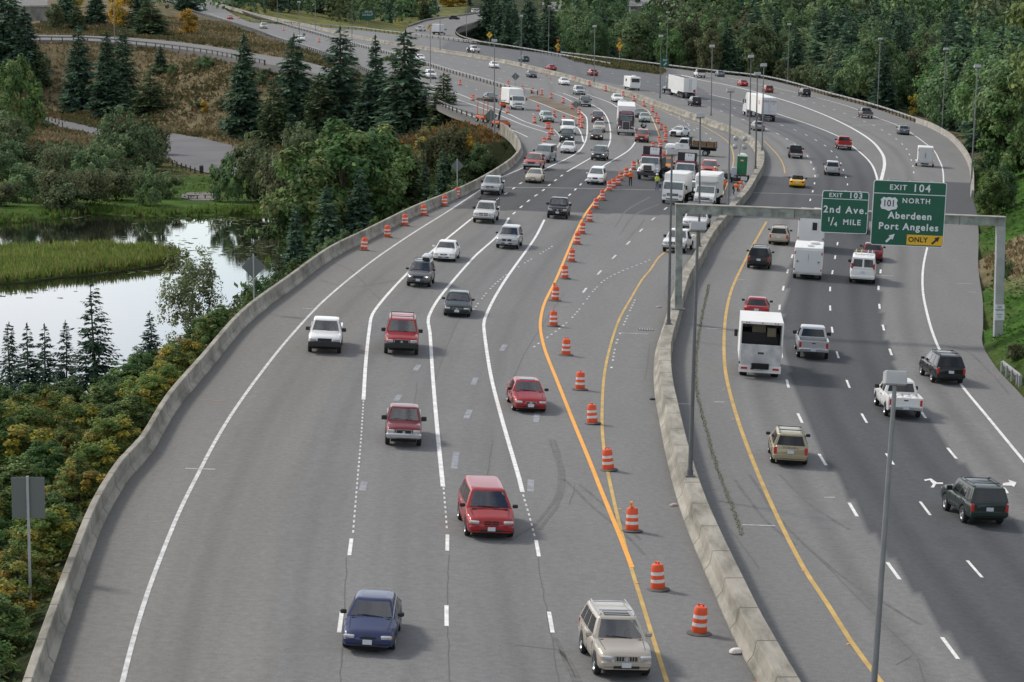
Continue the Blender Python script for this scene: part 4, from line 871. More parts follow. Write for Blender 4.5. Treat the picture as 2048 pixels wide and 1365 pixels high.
car('pickup', 'silver', 981, 390, 'S', 'silver pickup beside the left parapet on the bridge deck', 'pickup', SBG, cross=True, bumper='chrome', grille='chrome')
car('sedan', 'tan', 1067, 366, 'S', 'tan sedan below the red pickup on the bridge deck', 'car', SBG)
car('minivan', 'white', 1191, 369, 'S', 'white minivan alone left of the work zone drums', 'minivan', SBG, scale=.93)
car('pickup', 'faded', 1064, 340, 'S', 'faded red pickup with chrome bumper beside the parapet bend', 'pickup', SBG, grille='chrome', bumper='chrome')
car('van', 'ltgrey', 1084, 325, 'S', 'grey van half hidden behind the faded red pickup', 'van', SBG, yaw=4, ht=2.0)
car('sedan', 'pearl', 1135, 307, 'S', 'white sedan below the dark green pickup where lines curve', 'car', SBG)
car('suv', 'grey', 1197, 321, 'S', 'dark grey suv with fog lamps alone between curving lines', 'car', SBG, lights_on=True)
car('pickup', 'dkgreen', 1133, 286, 'S', 'dark green pickup in front of the plain white van', 'pickup', SBG, grille='chrome', lights_on=True)
car('van', 'white', 1136, 270, 'S', 'white van close behind the dark green pickup', 'van', SBG, ht=1.95)
car('sedan', 'brown', 1193, 280, 'S', 'dark sedan with yellowish lamps third in the queue beside the lorry', 'car', SBG, lights_on=True)
car('sedan', 'champagne', 1198, 264, 'S', 'pale silver sedan second in the queue beside the lorry', 'car', SBG)
car('suv', 'plum', 1195, 246, 'S', 'copper fronted dark suv leading the queue left of the lorry', 'car', SBG, lights_on=True)
car('suv', 'rust', 1283, 285, 'S', 'rusty red suv right of the big dark lorry', 'car', SBG)
car('sedan', 'pale', 1289, 245, 'S', 'pale grey green sedan right of the lorry, above the motorcycle', 'car', SBG)
car('sedan', 'grey', 1279, 236, 'S', 'dark sedan tucked behind the pale grey green sedan', 'car', SBG)
car('jeep', 'dkgreen', 1171, 214, 'S', 'dark off-roader with pale bumper between drums and curving line', 'car', SBG, grille='chrome', bumper='chrome')
car('suv', 'silver', 1160, 191, 'S', 'silver suv just above the dark off-roader', 'car', SBG)
car('sedan', 'white', 1236, 205, 'S', 'white sedan behind the lorry, beside far drum', 'car', SBG)
car('hatch', 'silver', 1246, 219, 'S', 'silver hatchback roof peeping over the lorry trailer', 'car', SBG)
car('sedan', 'white', 1130, 171, 'S', 'white sedan below the dark sedan near small cones', 'car', SBG)
car('sedan', 'black', 1065, 156, 'S', 'black sedan between diamond sign back and small cones', 'car', SBG)
car('sedan', 'white', 990, 137, 'S', 'white sedan beside the median wall left of the diamond sign back', 'car', SBG)
car('sedan', 'black', 984, 204, 'S', 'black sedan behind the white box truck on the slip road', 'car', SBG, yaw=-4)
car('wagon', 'pale', 1096, 245, 'S', 'grey green estate car among the slip road drums', 'car', SBG)
car('sedan', 'white', 603, 82, 'S', 'white car behind a light pole above the tall conifers', 'car', SBG)
car('minivan', 'champagne', 528, 58, 'S', 'silver tan minivan on the far slip road', 'minivan', SBG)
car('sedan', 'bright', 461, 39, 'S', 'red car on the far slip road near a drum', 'car', SBG)
car('pickup', 'white', 401, 22, 'S', 'white pickup farthest away on the slip road', 'pickup', SBG)
car('sedan', 'white', 842, 122, 'S', 'white car on the upper carriageway behind the conifer tip', 'car', SBG)
car('suv', 'white', 863, 158, 'S', 'white car half hidden behind conifers on the slip road', 'car', SBG)
# right carriageway
car('jeep', 'dkgreen', 1962, 1046, 'N', 'dark green boxy suv with roof rails beside a lane arrow', 'car', NBG, rack='black', yaw=-7)
GOLD = car('wagon', 'gold', 1577, 927, 'N', 'gold estate car with roof rails near the yellow line', 'car', NBG, rack='black', yaw=2)
car('suv', 'black', 1892, 766, 'N', 'black suv crossing the right edge line', 'car', NBG, rack='black', yaw=-8)
c = car('pickup', 'white', 1803, 833, 'N', 'white pickup with bags in its bed behind the lamp head', 'pickup', NBG, yaw=-3)
for i in range(3):
    for j in range(4):
        k = MB(); k.box((-.55 + .38 * j, -1.15 - .48 * i, .98 + .04 * ((i + j) % 2)), (.36, .46, .28), mat('white_sack', (.62, .62, .60), .8, noise=.1, nscale=4), bev=.09)
        s = k.build('cargo_sack'); s.matrix_world = c.matrix_world; tag(s, 'white sacks packed in the bed of the white pickup', 'sack', 'white sacks in the pickup bed')
car('pickup', 'silver', 1624, 716, 'N', 'silver crew cab pickup driving left of centre on dark asphalt', 'pickup', NBG)
car('coupe', 'red', 1512, 636, 'N', 'red car hidden behind the white box truck with open back', 'car', NBG)
car('suv', 'black', 1517, 537, 'N', 'black suv on the yellow line above the box truck', 'car', NBG, rack='black')
car('wagon', 'beige', 1557, 489, 'N', 'beige estate car with roof rails left of the trailers', 'car', NBG, rack='black')
c = car('van', 'white', 1724, 566, 'N', 'white van with twin rear windows and roof ladders', 'van', NBG, splitglass=True, tail='high')
k = MB()
for yy in (1.0, -.3, -1.7): k.cyl((-.8, yy, 2.2), (.8, yy, 2.2), .025, M_ALU)
for x in (-.62, -.2): k.cyl((x, -2.2, 2.26), (x, 1.6, 2.26), .03, mat('yellow_rail', (.55, .42, .1), .5))
for x in (.3, .62): k.cyl((x, -2.2, 2.26), (x, 1.4, 2.26), .03, M_ALU)
k.build('ladder', c)
car('sedan', 'maroon', 1744, 522, 'N', 'dark red sedan just right of the white van', 'car', NBG)
car('suv', 'dkgreen', 1716, 466, 'N', 'dark car mostly behind the smaller green exit sign', 'car', NBG)
car('convert', 'yellow', 1594, 375, 'N', 'yellow open convertible on the bridge deck', 'convertible', NBG)
car('suv', 'silver', 1664, 351, 'N', 'silver suv below the red pickup', 'car', NBG)
car('small', 'black', 1591, 317, 'N', 'black pickup with red tail lamps above the yellow convertible', 'pickup', NBG, scale=1.05)
car('pickup', 'bright', 1688, 300, 'N', 'bright red pickup beside the painted nose', 'pickup', NBG)
car('sedan', 'slate', 1807, 270, 'N', 'grey sedan on the exit lane above the cargo trailer', 'car', NBG)
car('pickup', 'grey', 1733, 237, 'N', 'grey pickup on the exit lane', 'pickup', NBG)
car('suv', 'black', 1611, 194, 'N', 'black suv on the exit lane nearest the guardrail', 'car', NBG)
car('wagon', 'rust', 1537, 186, 'N', 'rust red estate car above the white trailer', 'car', NBG)
car('coupe', 'bright', 1487, 173, 'N', 'bright red coupe on the exit lane', 'car', NBG)
car('sedan', 'slate', 1441, 154, 'N', 'blue grey sedan beside the guardrail behind the pickup with boards', 'car', NBG)
c = car('pickup', 'white', 1401, 156, 'N', 'white pickup with boards on top of a dark canopy', 'pickup', NBG)
k = MB(); k.box((0, -1.8, 1.5), (1.7, 1.8, .6), M_BLACK, bev=.05); k.box((.1, -1.5, 1.9), (2.0, 2.6, .1), M_WOODP); k.build('canopy', c)
car('sedan', 'ltgrey', 1517, 262, 'N', 'silver grey sedan behind two light poles next to the median', 'car', NBG)
car('suv', 'black', 1391, 213, 'N', 'black suv tailing the open-top trailer next to the median', 'car', NBG)
car('sedan', 'rust', 1187, 152, 'N', 'rust red sedan partly behind a light pole', 'car', NBG)
car('coupe', 'red', 1104, 142, 'N', 'dark red coupe with a roof load beside the median', 'car', NBG)
car('hatch', 'teal', 1050, 124, 'N', 'dark teal rounded car beside a light pole', 'car', NBG)
car('pickup', 'white', 951, 106, 'N', 'white crew cab pickup beside the far motorcycle', 'pickup', NBG)
car('pickup', 'white', 845, 63, 20, 'white pickup on the far curved slip road', 'pickup', NBG)
car('suv', 'black', 914, 40, 60, 'black car on the far curved slip road', 'car', NBG)
car('van', 'white', 961, 27, 60, 'white van disappearing behind conifers on the far slip road', 'van', NBG)

# ---------------------------------------------------------------- trucks and trailers
def box_truck(px, py, sense, label, bl=4.8, bw=2.35, bh=2.3, cab='forward', col='white', open_back=False, yaw=0, attic=False, detail=True, name='box_truck', boxmat=None, group=None):
    r = empty(name); tag(r, label, 'truck', group); P = PT[col]; bx = boxmat or M_BOXW; zf = .95
    Lc = 1.75 if cab == 'forward' else 2.6; ax = bl / 2 + (Lc - .9); rx = -bl / 2 + 1.1
    r.matrix_world = pose(px, py, sense, ax if sense == 'S' else rx if sense == 'N' else 0, yaw)
    m = MB(); t = .06
    if open_back:
        m.box((-bw / 2 + t / 2, 0, zf + bh / 2), (t, bl, bh), bx); m.box((bw / 2 - t / 2, 0, zf + bh / 2), (t, bl, bh), bx); m.box((0, 0, zf + bh - t / 2), (bw - 2 * t, bl, t), bx); m.box((0, bl / 2 - t / 2, zf + (bh - t) / 2), (bw - 2 * t, t, bh - t), bx); m.box((0, 0, zf + t / 2), (bw - 2 * t, bl - 2 * t, t), M_DECK)
        m.box((0, bl * .2, zf + .75), (bw - .3, bl * .5, 1.35), M_TRIM); m.box((.2, -bl * .2, zf + .5), (.7, .6, .8), M_WOODP); m.box((-.1, bl * .02, zf + 1.62), (.8, .4, .55), mat('packing_box', (.35, .30, .22), .8)); m.box((.62, -bl * .1, zf + 1.55), (.5, .6, .5), MATS['packing_box']); m.box((0, -bl / 2 + .35, zf + bh - .12), (.5, .2, .05), M_HEAD)
        for s in (-1, 1): m.box((s * (bw / 2 - .02), -bl / 2 - .02, zf + bh / 2), (.08, .05, bh), bx)
        m.box((0, -bl / 2 - .02, zf + bh - .07), (bw - .1, .05, .14), bx)
        for x in (-.9, -.75, 0, .75, .9): m.box((x, -bl / 2 - .05, zf + bh - .06), (.08, .03, .05), M_TAIL)
    else:
        m.box((0, 0, zf + bh / 2), (bw, bl, bh), bx, bev=.05)
        if attic: m.box((0, bl / 2 + .40, zf + bh - .42), (bw - .02, .86, .80), bx, bev=.14)
    m.build('cargo_box', r, smooth=35)
    if open_back:
        g = MB(); g.box((0, -bl / 2 - .12, zf + .42), (bw - .1, .08, 1.25), M_DECK, bev=.02); g.box((0, -bl / 2 - .17, zf + .55), (.35, .02, .12), M_TRIM); g.build('lift_gate', r)
    g = MB(); g.box((0, -bl / 2 + (-.12 if open_back else .02), zf - (.38 if open_back else .22)), (bw, .22, .40 if open_back else .3), bx if open_back else M_BLACK)
    if open_back: g.box((0, -bl / 2 - .24, zf - .36), (.36, .02, .18), M_PLATE); g.box((-.45, -bl / 2 - .24, zf - .36), (.2, .02, .1), M_TAIL)
    g.build('rear_bumper', r)
    for s in (-1, 1):
        g = MB(); g.box((s * (bw / 2 - .3), -bl / 2 - (.25 if open_back else .1), zf - (.34 if open_back else .16)), (.36, .04, .12), M_TAIL); g.build('taillight', r)
    g = MB(); g.box((0, .3, zf - .18), (1.0, bl + Lc, .3), M_UNDER); g.build('chassis', r)
    y0 = bl / 2 + .12
    c = MB(); cw = 1.05 if cab == 'forward' else .98
    if cab == 'forward':
        pf = [(0, .55), (0, 2.0), (.25, 2.26), (1.05, 2.24), (1.46, 1.45), (1.56, 1.1), (1.58, .55)]
        loft(c, [[(x * k, y0 + y, z) for y, z in pf] for x, k in ((-cw, 1), (-cw + .04, 1), (cw - .04, 1), (cw, 1))], P)
        A, B = (1.46, 1.45), (1.05, 2.24)
    else:
        pf = [(0, .55), (0, 2.05), (.2, 2.18), (.85, 2.14), (1.45, 1.45), (2.35, 1.22), (2.5, 1.0), (2.52, .5)]
        loft(c, [[(x, y0 + y, z) for y, z in pf] for x in (-cw, -cw + .05, cw - .05, cw)], P); A, B = (1.45, 1.45), (.85, 2.14)
    c.build('cab', r, smooth=35); nx = y0 + (1.58 if cab == 'forward' else 2.52)
    d = Vector((0, B[0] - A[0], B[1] - A[1])); nn = Vector((0, d.z, -d.y)).normalized() * .015; a0 = Vector((0, y0 + A[0], A[1])) + d * .06 + nn; b0 = Vector((0, y0 + A[0], A[1])) + d * .90 + nn
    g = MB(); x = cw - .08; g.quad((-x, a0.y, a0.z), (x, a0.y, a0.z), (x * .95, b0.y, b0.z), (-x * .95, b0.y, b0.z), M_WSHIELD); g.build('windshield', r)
    for s in (-1, 1):
        g = MB(); X = s * (cw + .012); g.poly([(X, y0 + .35, 1.45), (X, y0 + A[0] - .12, 1.45), (X, y0 + B[0] - .02, 2.02), (X, y0 + .35, 2.02)], M_GLASS); g.build('side_window', r)
        g = MB(); g.box((s * (cw + .28), y0 + A[0] - .1, 1.75), (.2, .08, .42), M_BLACK, bev=.02); g.cyl((s * cw, y0 + A[0] - .15, 1.9), (s * (cw + .25), y0 + A[0] - .1, 1.9), .02, M_BLACK); g.build('mirror', r)
        g = MB(); g.box((s * (cw - .24), nx, .86), (.34, .06, .2), M_HEAD, bev=.03); g.build('headlight', r, smooth=40)
    g = MB(); g.box((0, nx + .005, .98), (1.15, .05, .24), M_BLACK, bev=.02); g.box((0, nx + .03, .98), (1.1, .03, .03), P); g.build('grille', r)
    g = MB(); g.box((0, nx, .55), (2.06, .16, .3), P if cab == 'forward' else M_TRIM, bev=.05); g.box((0, nx + .08, .55), (1.2, .02, .1), M_BLACK); g.build('front_bumper', r, smooth=35)
    for s in (-1, 1): add_wheel(r, s * .95, ax, .40, .24, detail)
    for s in (-1, 1): add_wheel(r, s * (bw / 2 - .3), rx, .40, .42, detail)
    return r
box_truck(1517, 752, 'N', 'white box truck with open back and grey lift gate raised', 4.9, 2.42, 2.35, 'forward', open_back=True, group=NBG)
box_truck(1034, 220, 'S', 'white box truck on the slip road among drums', 4.9, 2.4, 2.35, 'forward', detail=False, group=SBG, yaw=-6)
WZG = 'work vehicles parked in the closed lanes'
box_truck(1346, 408, 'S', 'white flat-nosed box truck parked left of the second box truck', 4.6, 2.25, 2.05, 'forward', group=WZG, yaw=4)
box_truck(1408, 416, 'S', 'white box truck with cab overhang parked next to the barrier', 4.8, 2.35, 2.3, 'bonnet', attic=True, group=WZG, yaw=3)
box_truck(876, 70, 20, 'white box truck on the far curved slip road', 4.6, 2.4, 2.4, 'forward', detail=False, group=NBG)
def trailer_box(px, py, label, L_, W_, H_, zf, wheels, name='cargo_trailer', door='double', roofvent=False, win=False, group=None, fender=False, cat='trailer'):
    r = empty(name); tag(r, label, cat, group); r.matrix_world = pose(px, py, 'N', wheels[0])
    m = MB(); m.box((0, 0, zf + H_ / 2), (W_, L_, H_), M_BOXW, bev=.05); m.build('body', r, smooth=35)
    yb = -L_ / 2
    if door == 'double':
        for s in (-1, 1): g = MB(); g.box((s * (W_ * .235), yb - .015, zf + H_ * .49), (W_ * .455, .03, H_ * .86), mat('trailer_door', (.60, .61, .62), .5), bev=.01); g.box((s * .06, yb - .04, zf + H_ * .45), (.03, .03, H_ * .3), M_TRIM); g.build('rear_door', r)
    elif door == 'ramp':
        g = MB(); g.box((0, yb - .02, zf + H_ * .47), (W_ * .90, .04, H_ * .84), mat('trailer_door', (.60, .61, .62), .5), bev=.01); g.box((0, yb - .05, zf + H_ * .62), (.02, .02, H_ * .25), M_TRIM)
        for s in (-1, 1): g.box((s * W_ * .37, yb - .05, zf + H_ * .45), (.18, .03, .05), M_TRIM); g.box((s * W_ * .37, yb - .05, zf + H_ * .45), (.03, .03, .16), M_TRIM)
        g.build('rear_door', r)
    if win:
        g = MB(); g.box((.30, yb - .02, zf + H_ * .55), (.62, .05, .95), mat('door_frame_white', (.70, .70, .69), .5)); g.box((.30, yb - .05, zf + H_ * .56), (.40, .03, .66), M_BLACK); g.build('rear_door', r)
    for s in (-1, 1):
        g = MB(); g.box((s * (W_ / 2 - .06), yb - .02, zf + H_ * .78), (.09, .05, .22), M_TAIL); g.build('taillight', r)
        g = MB(); g.box((s * (W_ / 2 - .06), yb - .02, zf + H_ * .14), (.09, .05, .16), M_TAIL); g.build('taillight', r)
    g = MB(); g.box((0, yb - .03, zf - .03), (W_ * 1.02, .12, .1), M_ALU); g.box((0, .2, zf - .16), (W_ * .5, L_ * .95, .22), M_UNDER); g.build('rear_bumper', r)
    if roofvent:
        g = MB(); g.box((.1, -L_ * .3, zf + H_ + .07), (.5, .5, .16), mat('vent_white', (.7, .7, .69), .5), bev=.04); g.build('roof_vent', r, smooth=40); g = MB(); g.box((.4, L_ * .1, zf + H_ + .1), (.7, .9, .2), MATS['vent_white'], bev=.06); g.build('roof_vent', r, smooth=40)
    for wy in wheels:
        for s in (-1, 1): add_wheel(r, s * (W_ / 2 - (.12 if not fender else -.10)), wy, .34, .22, False)
    if fender:
        for s in (-1, 1): g = MB(); g.box((s * (W_ / 2 + .12), wheels[0], .72), (.28, 1.5, .06), M_BOXW, bev=.02); g.box((s * (W_ / 2 + .12), wheels[0] - .75, .56), (.28, .05, .34), M_BOXW); g.build('fender', r)
    return r
trailer_box(1614, 558, 'white square trailer with ramp door directly behind the camper', 5.4, 2.2, 2.0, .5, (-1.2, -2.0)[::-1], 'cargo_trailer', 'ramp', True, group=NBG)
trailer_box(1620, 500, 'white camper with a small rear door window, towing the square trailer', 5.4, 2.25, 2.5, .75, (-1.4,), 'camper', None, True, win=True, group=NBG, cat='camper')
trailer_box(1849, 333, 'white cargo trailer with double rear doors on the exit lane', 3.6, 1.95, 2.0, .55, (-.5,), 'cargo_trailer', 'double', group=NBG, fender=True)
c = trailer_box(1268, 181, 'white camper van with a wide dark rear window', 5.6, 2.05, 2.1, .5, (-1.9, 1.9), 'camper_van', None, True, group=NBG, cat='camper van')
k = MB(); k.box((0, -2.82, 1.95), (1.55, .05, .75), M_GLASS, bev=.02); k.build('rear_window', c)
for s in (-1, 1): k = MB(); k.box((s * 1.03, .8, 1.85), (.03, .9, .55), M_GLASS); k.build('side_window', c)
def semi(px, py, sense, label, chip=False, tl=14.6, cabcol='white', front=False, sleeper=True, group=None, bw=2.5, bh=2.75, bonnet=None):
    r = empty('articulated_lorry'); tag(r, label, 'lorry', group); P = PT[cabcol]; zf = 1.15; yb = -tl / 2
    ty = tl / 2 - .6                                                    # tractor drive axles under the trailer nose
    r.matrix_world = pose(px, py, sense, ty + 5.4 if front else yb + 1.2)
    m = MB(); zb = zf
    if chip:
        side = [(yb, zf), (yb, zf + bh), (-yb, zf + bh), (-yb, zf), (-yb - 2.6, zf), (-yb - 3.4, zf - .55), (yb + 5.6, zf - .55), (yb + 4.8, zf)]
        for s in (-1, 1): m.prism([(s * bw / 2, y, z) for y, z in side], (-s * .06, 0, 0), M_BOXW)
        m.box((0, yb + .03, zf + bh / 2), (bw - .12, .06, bh), M_BOXW); m.box((0, -yb - .03, zf + bh / 2), (bw - .12, .06, bh), M_BOXW); m.box((0, 0, zf + bh - .16), (bw - .14, tl - .14, .08), mat('dark_chips', (.06, .05, .045), .95, noise=.4, nscale=2)); m.box((0, 0, zf + .05), (bw - .14, tl - .14, .06), M_UNDER)
        for i in range(16):
            y = yb + .5 + i * (tl - 1) / 15
            for s in (-1, 1): m.box((s * (bw / 2 + .02), y, zf + bh / 2), (.04, .07, bh - .1), M_BOXW)
    else: m.box((0, 0, zf + bh / 2), (bw, tl, bh), M_BOXW, bev=.04)
    t = m.build('trailer', r, smooth=30)
    if not chip and not front:
        for s in (-1, 1): g = MB(); g.box((s * bw * .245, yb - .02, zf + bh * .5), (bw * .47, .03, bh * .93), mat('trailer_door_white', (.63, .64, .65), .5), bev=.01); g.box((s * .12, yb - .05, zf + bh * .5), (.03, .03, bh * .9), M_ALU); g.box((s * .6, yb - .05, zf + .5), (.9, .03, .03), M_ALU); g.build('rear_door', r)
    if chip:
        g = MB()
        for s in (-.18, .18): g.cyl((s, yb - .06, zf + .2), (s, yb - .06, zf + bh - .2), .02, M_STEEL, n=5)
        for i in range(8): g.cyl((-.18, yb - .06, zf + .4 + i * .27), (.18, yb - .06, zf + .4 + i * .27), .016, M_STEEL, n=5)
        g.build('ladder', r)
        g = MB(); g.box((.85, yb - .08, zf + .3), (.4, .05, .5), M_TAIL); g.build('warning_board', r)
    g = MB(); g.box((0, yb + .05, zf - .45), (bw * .92, .12, .14), M_TRIM); g.box((-.5, yb + .06, zf - .2), (.08, .1, .5), M_TRIM); g.box((.5, yb + .06, zf - .2), (.08, .1, .5), M_TRIM); g.box((0, 0, zf - .14), (.9, tl - .4, .22), M_UNDER); g.build('rear_bumper', r)
    for s in (-1, 1): g = MB(); g.box((s * bw * .42, yb - .03, zf - .1), (.22, .05, .12), M_TAIL); g.build('taillight', r)
    ax = [yb + 1.2, yb + 2.45] + ([yb + 3.7, yb + 4.9] if chip else [])
    for y in ax + [ty, ty - 1.3]:
        for s in (-1, 1): add_wheel(r, s * (bw / 2 - .30), y, .50, .50, False)
    for s in (-1, 1): add_wheel(r, s * 1.0, ty + 5.1 if bonnet else ty + 4.4, .50, .28, False)
    # tractor
    c = MB(); y0 = tl / 2 + .7
    if bonnet:
        c.box((0, y0 + .75, 2.05), (2.2, 1.5, 2.3), P, top=.94, bev=.1)                      # sleeper
        c.box((0, y0 + 2.0, 1.85), (2.0, 1.1, 1.7), P, top=.9, topy=.75, bev=.06)
        c.box((0, y0 + 3.5, 1.45), (1.25, 2.1, 1.15), P, top=.92, bev=.06)
        for s in (-1, 1): c.box((s * .88, y0 + 3.55, 1.05), (.5, 1.6, .4), P, top=.8, bev=.1); c.cyl((s * 1.12, y0 + 1.55, 1.0), (s * 1.12, y0 + 1.55, 3.4), .09, M_CHROME); c.box((s * 1.25, y0 + 2.4, 2.0), (.14, .1, .55), M_CHROME, bev=.02)
        c.build('cab', r, smooth=35)
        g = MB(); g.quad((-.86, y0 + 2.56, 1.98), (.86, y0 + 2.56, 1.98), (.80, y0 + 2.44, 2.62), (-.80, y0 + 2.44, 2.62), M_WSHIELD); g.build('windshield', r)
        g = MB(); g.box((0, y0 + 2.48, 2.70), (1.9, .35, .06), M_CHROME, rot=Matrix.Rotation(R(20), 3, 'X')); g.build('sun_visor', r)
        g = MB(); g.box((0, y0 + 1.35, 3.05), (1.75, .5, .55), mat('plum_fairing', (.20, .08, .10), .35, coat=.5), top=.9, bev=.08); g.build('sleeper_front', r, smooth=35)
        g = MB(); g.box((0, y0 + 4.58, 1.42), (.95, .08, 1.0), M_TRIM, bev=.03)
        for s in (-1, 1): g.box((s * .49, y0 + 4.6, 1.42), (.06, .1, 1.04), M_CHROME)
        g.box((0, y0 + 4.6, 1.95), (1.0, .1, .07), M_CHROME); g.build('grille', r)
        g = MB(); g.box((0, y0 + 4.75, .68), (2.4, .22, .46), M_CHROME, bev=.05); g.build('front_bumper', r, smooth=35)
        for s in (-1, 1): g = MB(); g.box((s * .85, y0 + 4.42, 1.18), (.36, .2, .2), M_HEAD, bev=.03); g.build('headlight', r, smooth=40)
        g = MB(); g.box((0, y0 + 4.88, .72), (.34, .03, .17), M_PLATE); g.build('number_plate', r)
    else:
        pf = [(-.1, .7), (-.1, 3.75), (.5, 3.9), (1.3, 3.6), (1.75, 2.9), (2.25, 2.05), (3.5, 1.75), (3.75, 1.4), (3.78, .55)]
        loft(c, [[(x, y0 + y, z) for y, z in pf] for x in (-1.2, -1.14, 1.14, 1.2)], P); c.build('cab', r, smooth=35)
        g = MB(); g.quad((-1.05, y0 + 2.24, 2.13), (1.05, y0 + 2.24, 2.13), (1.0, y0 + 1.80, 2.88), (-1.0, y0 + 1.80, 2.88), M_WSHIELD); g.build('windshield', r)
        for s in (-1, 1): g = MB(); g.poly([(s * 1.215, y0 + .8, 2.1), (s * 1.215, y0 + 2.05, 2.1), (s * 1.215, y0 + 1.65, 2.8), (s * 1.215, y0 + .8, 2.8)], M_GLASS); g.build('side_window', r); g = MB(); g.box((s * 1.42, y0 + 2.2, 2.3), (.16, .12, .7), M_BLACK, bev=.03); g.build('mirror', r)
        for s in (-1, 1): g = MB(); g.box((s * .95, y0 + 3.7, 1.2), (.4, .14, .25), M_HEAD, bev=.03); g.build('headlight', r)
    return r
c = semi(1534, 243, 'N', 'white articulated lorry with plain white trailer and rear doors', False, group=NBG)
LORRY_X = c
semi(1376, 197, 'N', 'lorry with a ribbed open-top chip trailer and rear ladder', True, 13.5, 'slate', group=NBG, bh=2.7, bonnet=True)
semi(1251, 271, 'S', 'big dark plum lorry with chrome bumper and white trailer', False, 13.0, 'plum', True, group=SBG, bonnet=True)
def text(parent, s, size, loc, mt, rot=(math.pi / 2, 0, 0), name='lettering', ext=.004, sx=1.0, align='CENTER', space=1.0, bold=0.0):
    cu = bpy.data.curves.new(name, 'FONT'); cu.body = s; cu.size = size; cu.align_x = align; cu.align_y = 'CENTER'; cu.extrude = ext; cu.space_character = space; cu.offset = bold; cu.resolution_u = 3
    cu.materials.append(mt); tmp = bpy.data.objects.new('tmp', cu); COL.objects.link(tmp); DG = bpy.context.evaluated_depsgraph_get(); DG.update()
    me = bpy.data.meshes.new_from_object(tmp.evaluated_get(DG)); bpy.data.objects.remove(tmp); o = bpy.data.objects.new(name, me); link(o, parent); o.location = loc; o.rotation_euler = rot; o.scale = (sx, 1, 1); return o
M_INK = mat('dark_lettering', (.03, .035, .06), .6)
for s in (-1, 1): text(LORRY_X, 'XTRA', .42, (s * .62, -7.36, 3.25), M_INK)
text(LORRY_X, '2071', .22, (.7, -7.36, 2.9), M_INK)
text(LORRY_X, 'XTRA', .9, (-1.256, -4.6, 2.9), mat('orange_lettering', (.7, .2, .03), .6), rot=(math.pi / 2, 0, -math.pi / 2))
text(GOLD, 'SUBARU', .15, (0, -2.275, .93), M_INK, space=1.5)
# motorcycles with riders
def motorcycle(px, py, sense, label, rider_label, col):
    r = empty('motorcycle'); tag(r, label, 'motorcycle', 'motorcycles'); r.matrix_world = pose(px, py, sense, .75)
    m = MB(); m.box((0, .15, .75), (.34, .8, .34), PT[col], top=.7, bev=.08); m.box((0, -.45, .82), (.36, .75, .14), M_BLACK, bev=.05); m.box((0, .05, .42), (.36, .6, .34), M_TRIM, bev=.04); m.box((0, .62, .95), (.42, .16, .40), PT[col], top=.7, bev=.05); m.build('body', r, smooth=40)
    g = MB(); g.cyl((-.42, .45, 1.08), (.42, .45, 1.08), .025, M_BLACK); g.cyl((0, .5, 1.0), (0, .8, .32), .04, M_CHROME); g.build('handlebar', r)
    g = MB(); g.box((0, .72, .95), (.24, .08, .18), M_HEAD, bev=.03); g.build('headlight', r)
    for s in (-1, 1): g = MB(); g.box((s * .33, -.7, .68), (.2, .5, .36), M_BLACK, bev=.05); g.build('pannier', r)
    for y in (.75, -.72):
        a, b = wheel_mesh(.32, .14, False); o = bpy.data.objects.new('wheel', a); link(o, r); o.location = (0, y, .32)
    return r
MOTO1 = motorcycle(1287, 262, 'S', 'motorcycle with white fairing behind the rusty red suv', '', 'white')
MOTO2 = motorcycle(935, 107, 'N', 'black motorcycle beside the white crew cab pickup', '', 'black')
# ================================================================ STREET FURNITURE
M_DRUM = mat('drum_orange', (.72, .085, .018), .45, noise=.12, nscale=3); M_DRUMW = mat('drum_white_band', (.66, .64, .62), .45, noise=.1, nscale=4); M_BASE = mat('drum_rubber_base', (.10, .095, .09), .9, noise=.2, nscale=4)
def make_drum():
    r = empty('traffic_drum'); m = MB(); n = 20
    z = [(.26, .05, 0), (.275, .10, 0), (.268, .30, 0), (.262, .30, 1), (.258, .43, 1), (.262, .43, 0), (.250, .58, 0), (.246, .58, 1), (.242, .71, 1), (.246, .71, 0), (.232, .90, 0), (.205, .97, 0), (.12, .995, 0), (.001, 1.0, 0)]
    for a, b in zip(z[:-1], z[1:]): m.lathe([a[:2], b[:2]], M_DRUMW if a[2] and b[2] else M_DRUM, n=n)
    for s in (-1, 1): m.box((s * .09, 0, 1.02), (.04, .05, .08), M_DRUM)
    m.box((0, 0, 1.06), (.22, .05, .035), M_DRUM); m.build('barrel', r, smooth=40)
    g = MB(); g.lathe([(.001, 0), (.44, 0), (.45, .03), (.40, .06), (.27, .075), (.26, .11)], M_BASE, n=n); g.build('base', r, smooth=40)
    return r
DRUM = make_drum()
def lamp(root):
    m = MB(); m.box((-.13, 0, 1.05), (.13, .12, .10), M_AMBER, bev=.02); m.cyl((-.13, -.05, 1.18), (-.13, .05, 1.18), .085, M_AMBER, n=12); m.build('warning_lamp', root)
first = [True]
ORD = ['first', 'second', 'third', 'fourth', 'fifth', 'sixth', 'seventh', 'eighth', 'ninth', 'tenth', 'eleventh', 'twelfth', 'thirteenth', 'fourteenth', 'fifteenth', 'sixteenth', 'seventeenth', 'eighteenth', 'nineteenth', 'twentieth', 'twenty-first', 'twenty-second', 'twenty-third', 'twenty-fourth', 'twenty-fifth', 'twenty-sixth', 'twenty-seventh', 'twenty-eighth', 'twenty-ninth', 'thirtieth']
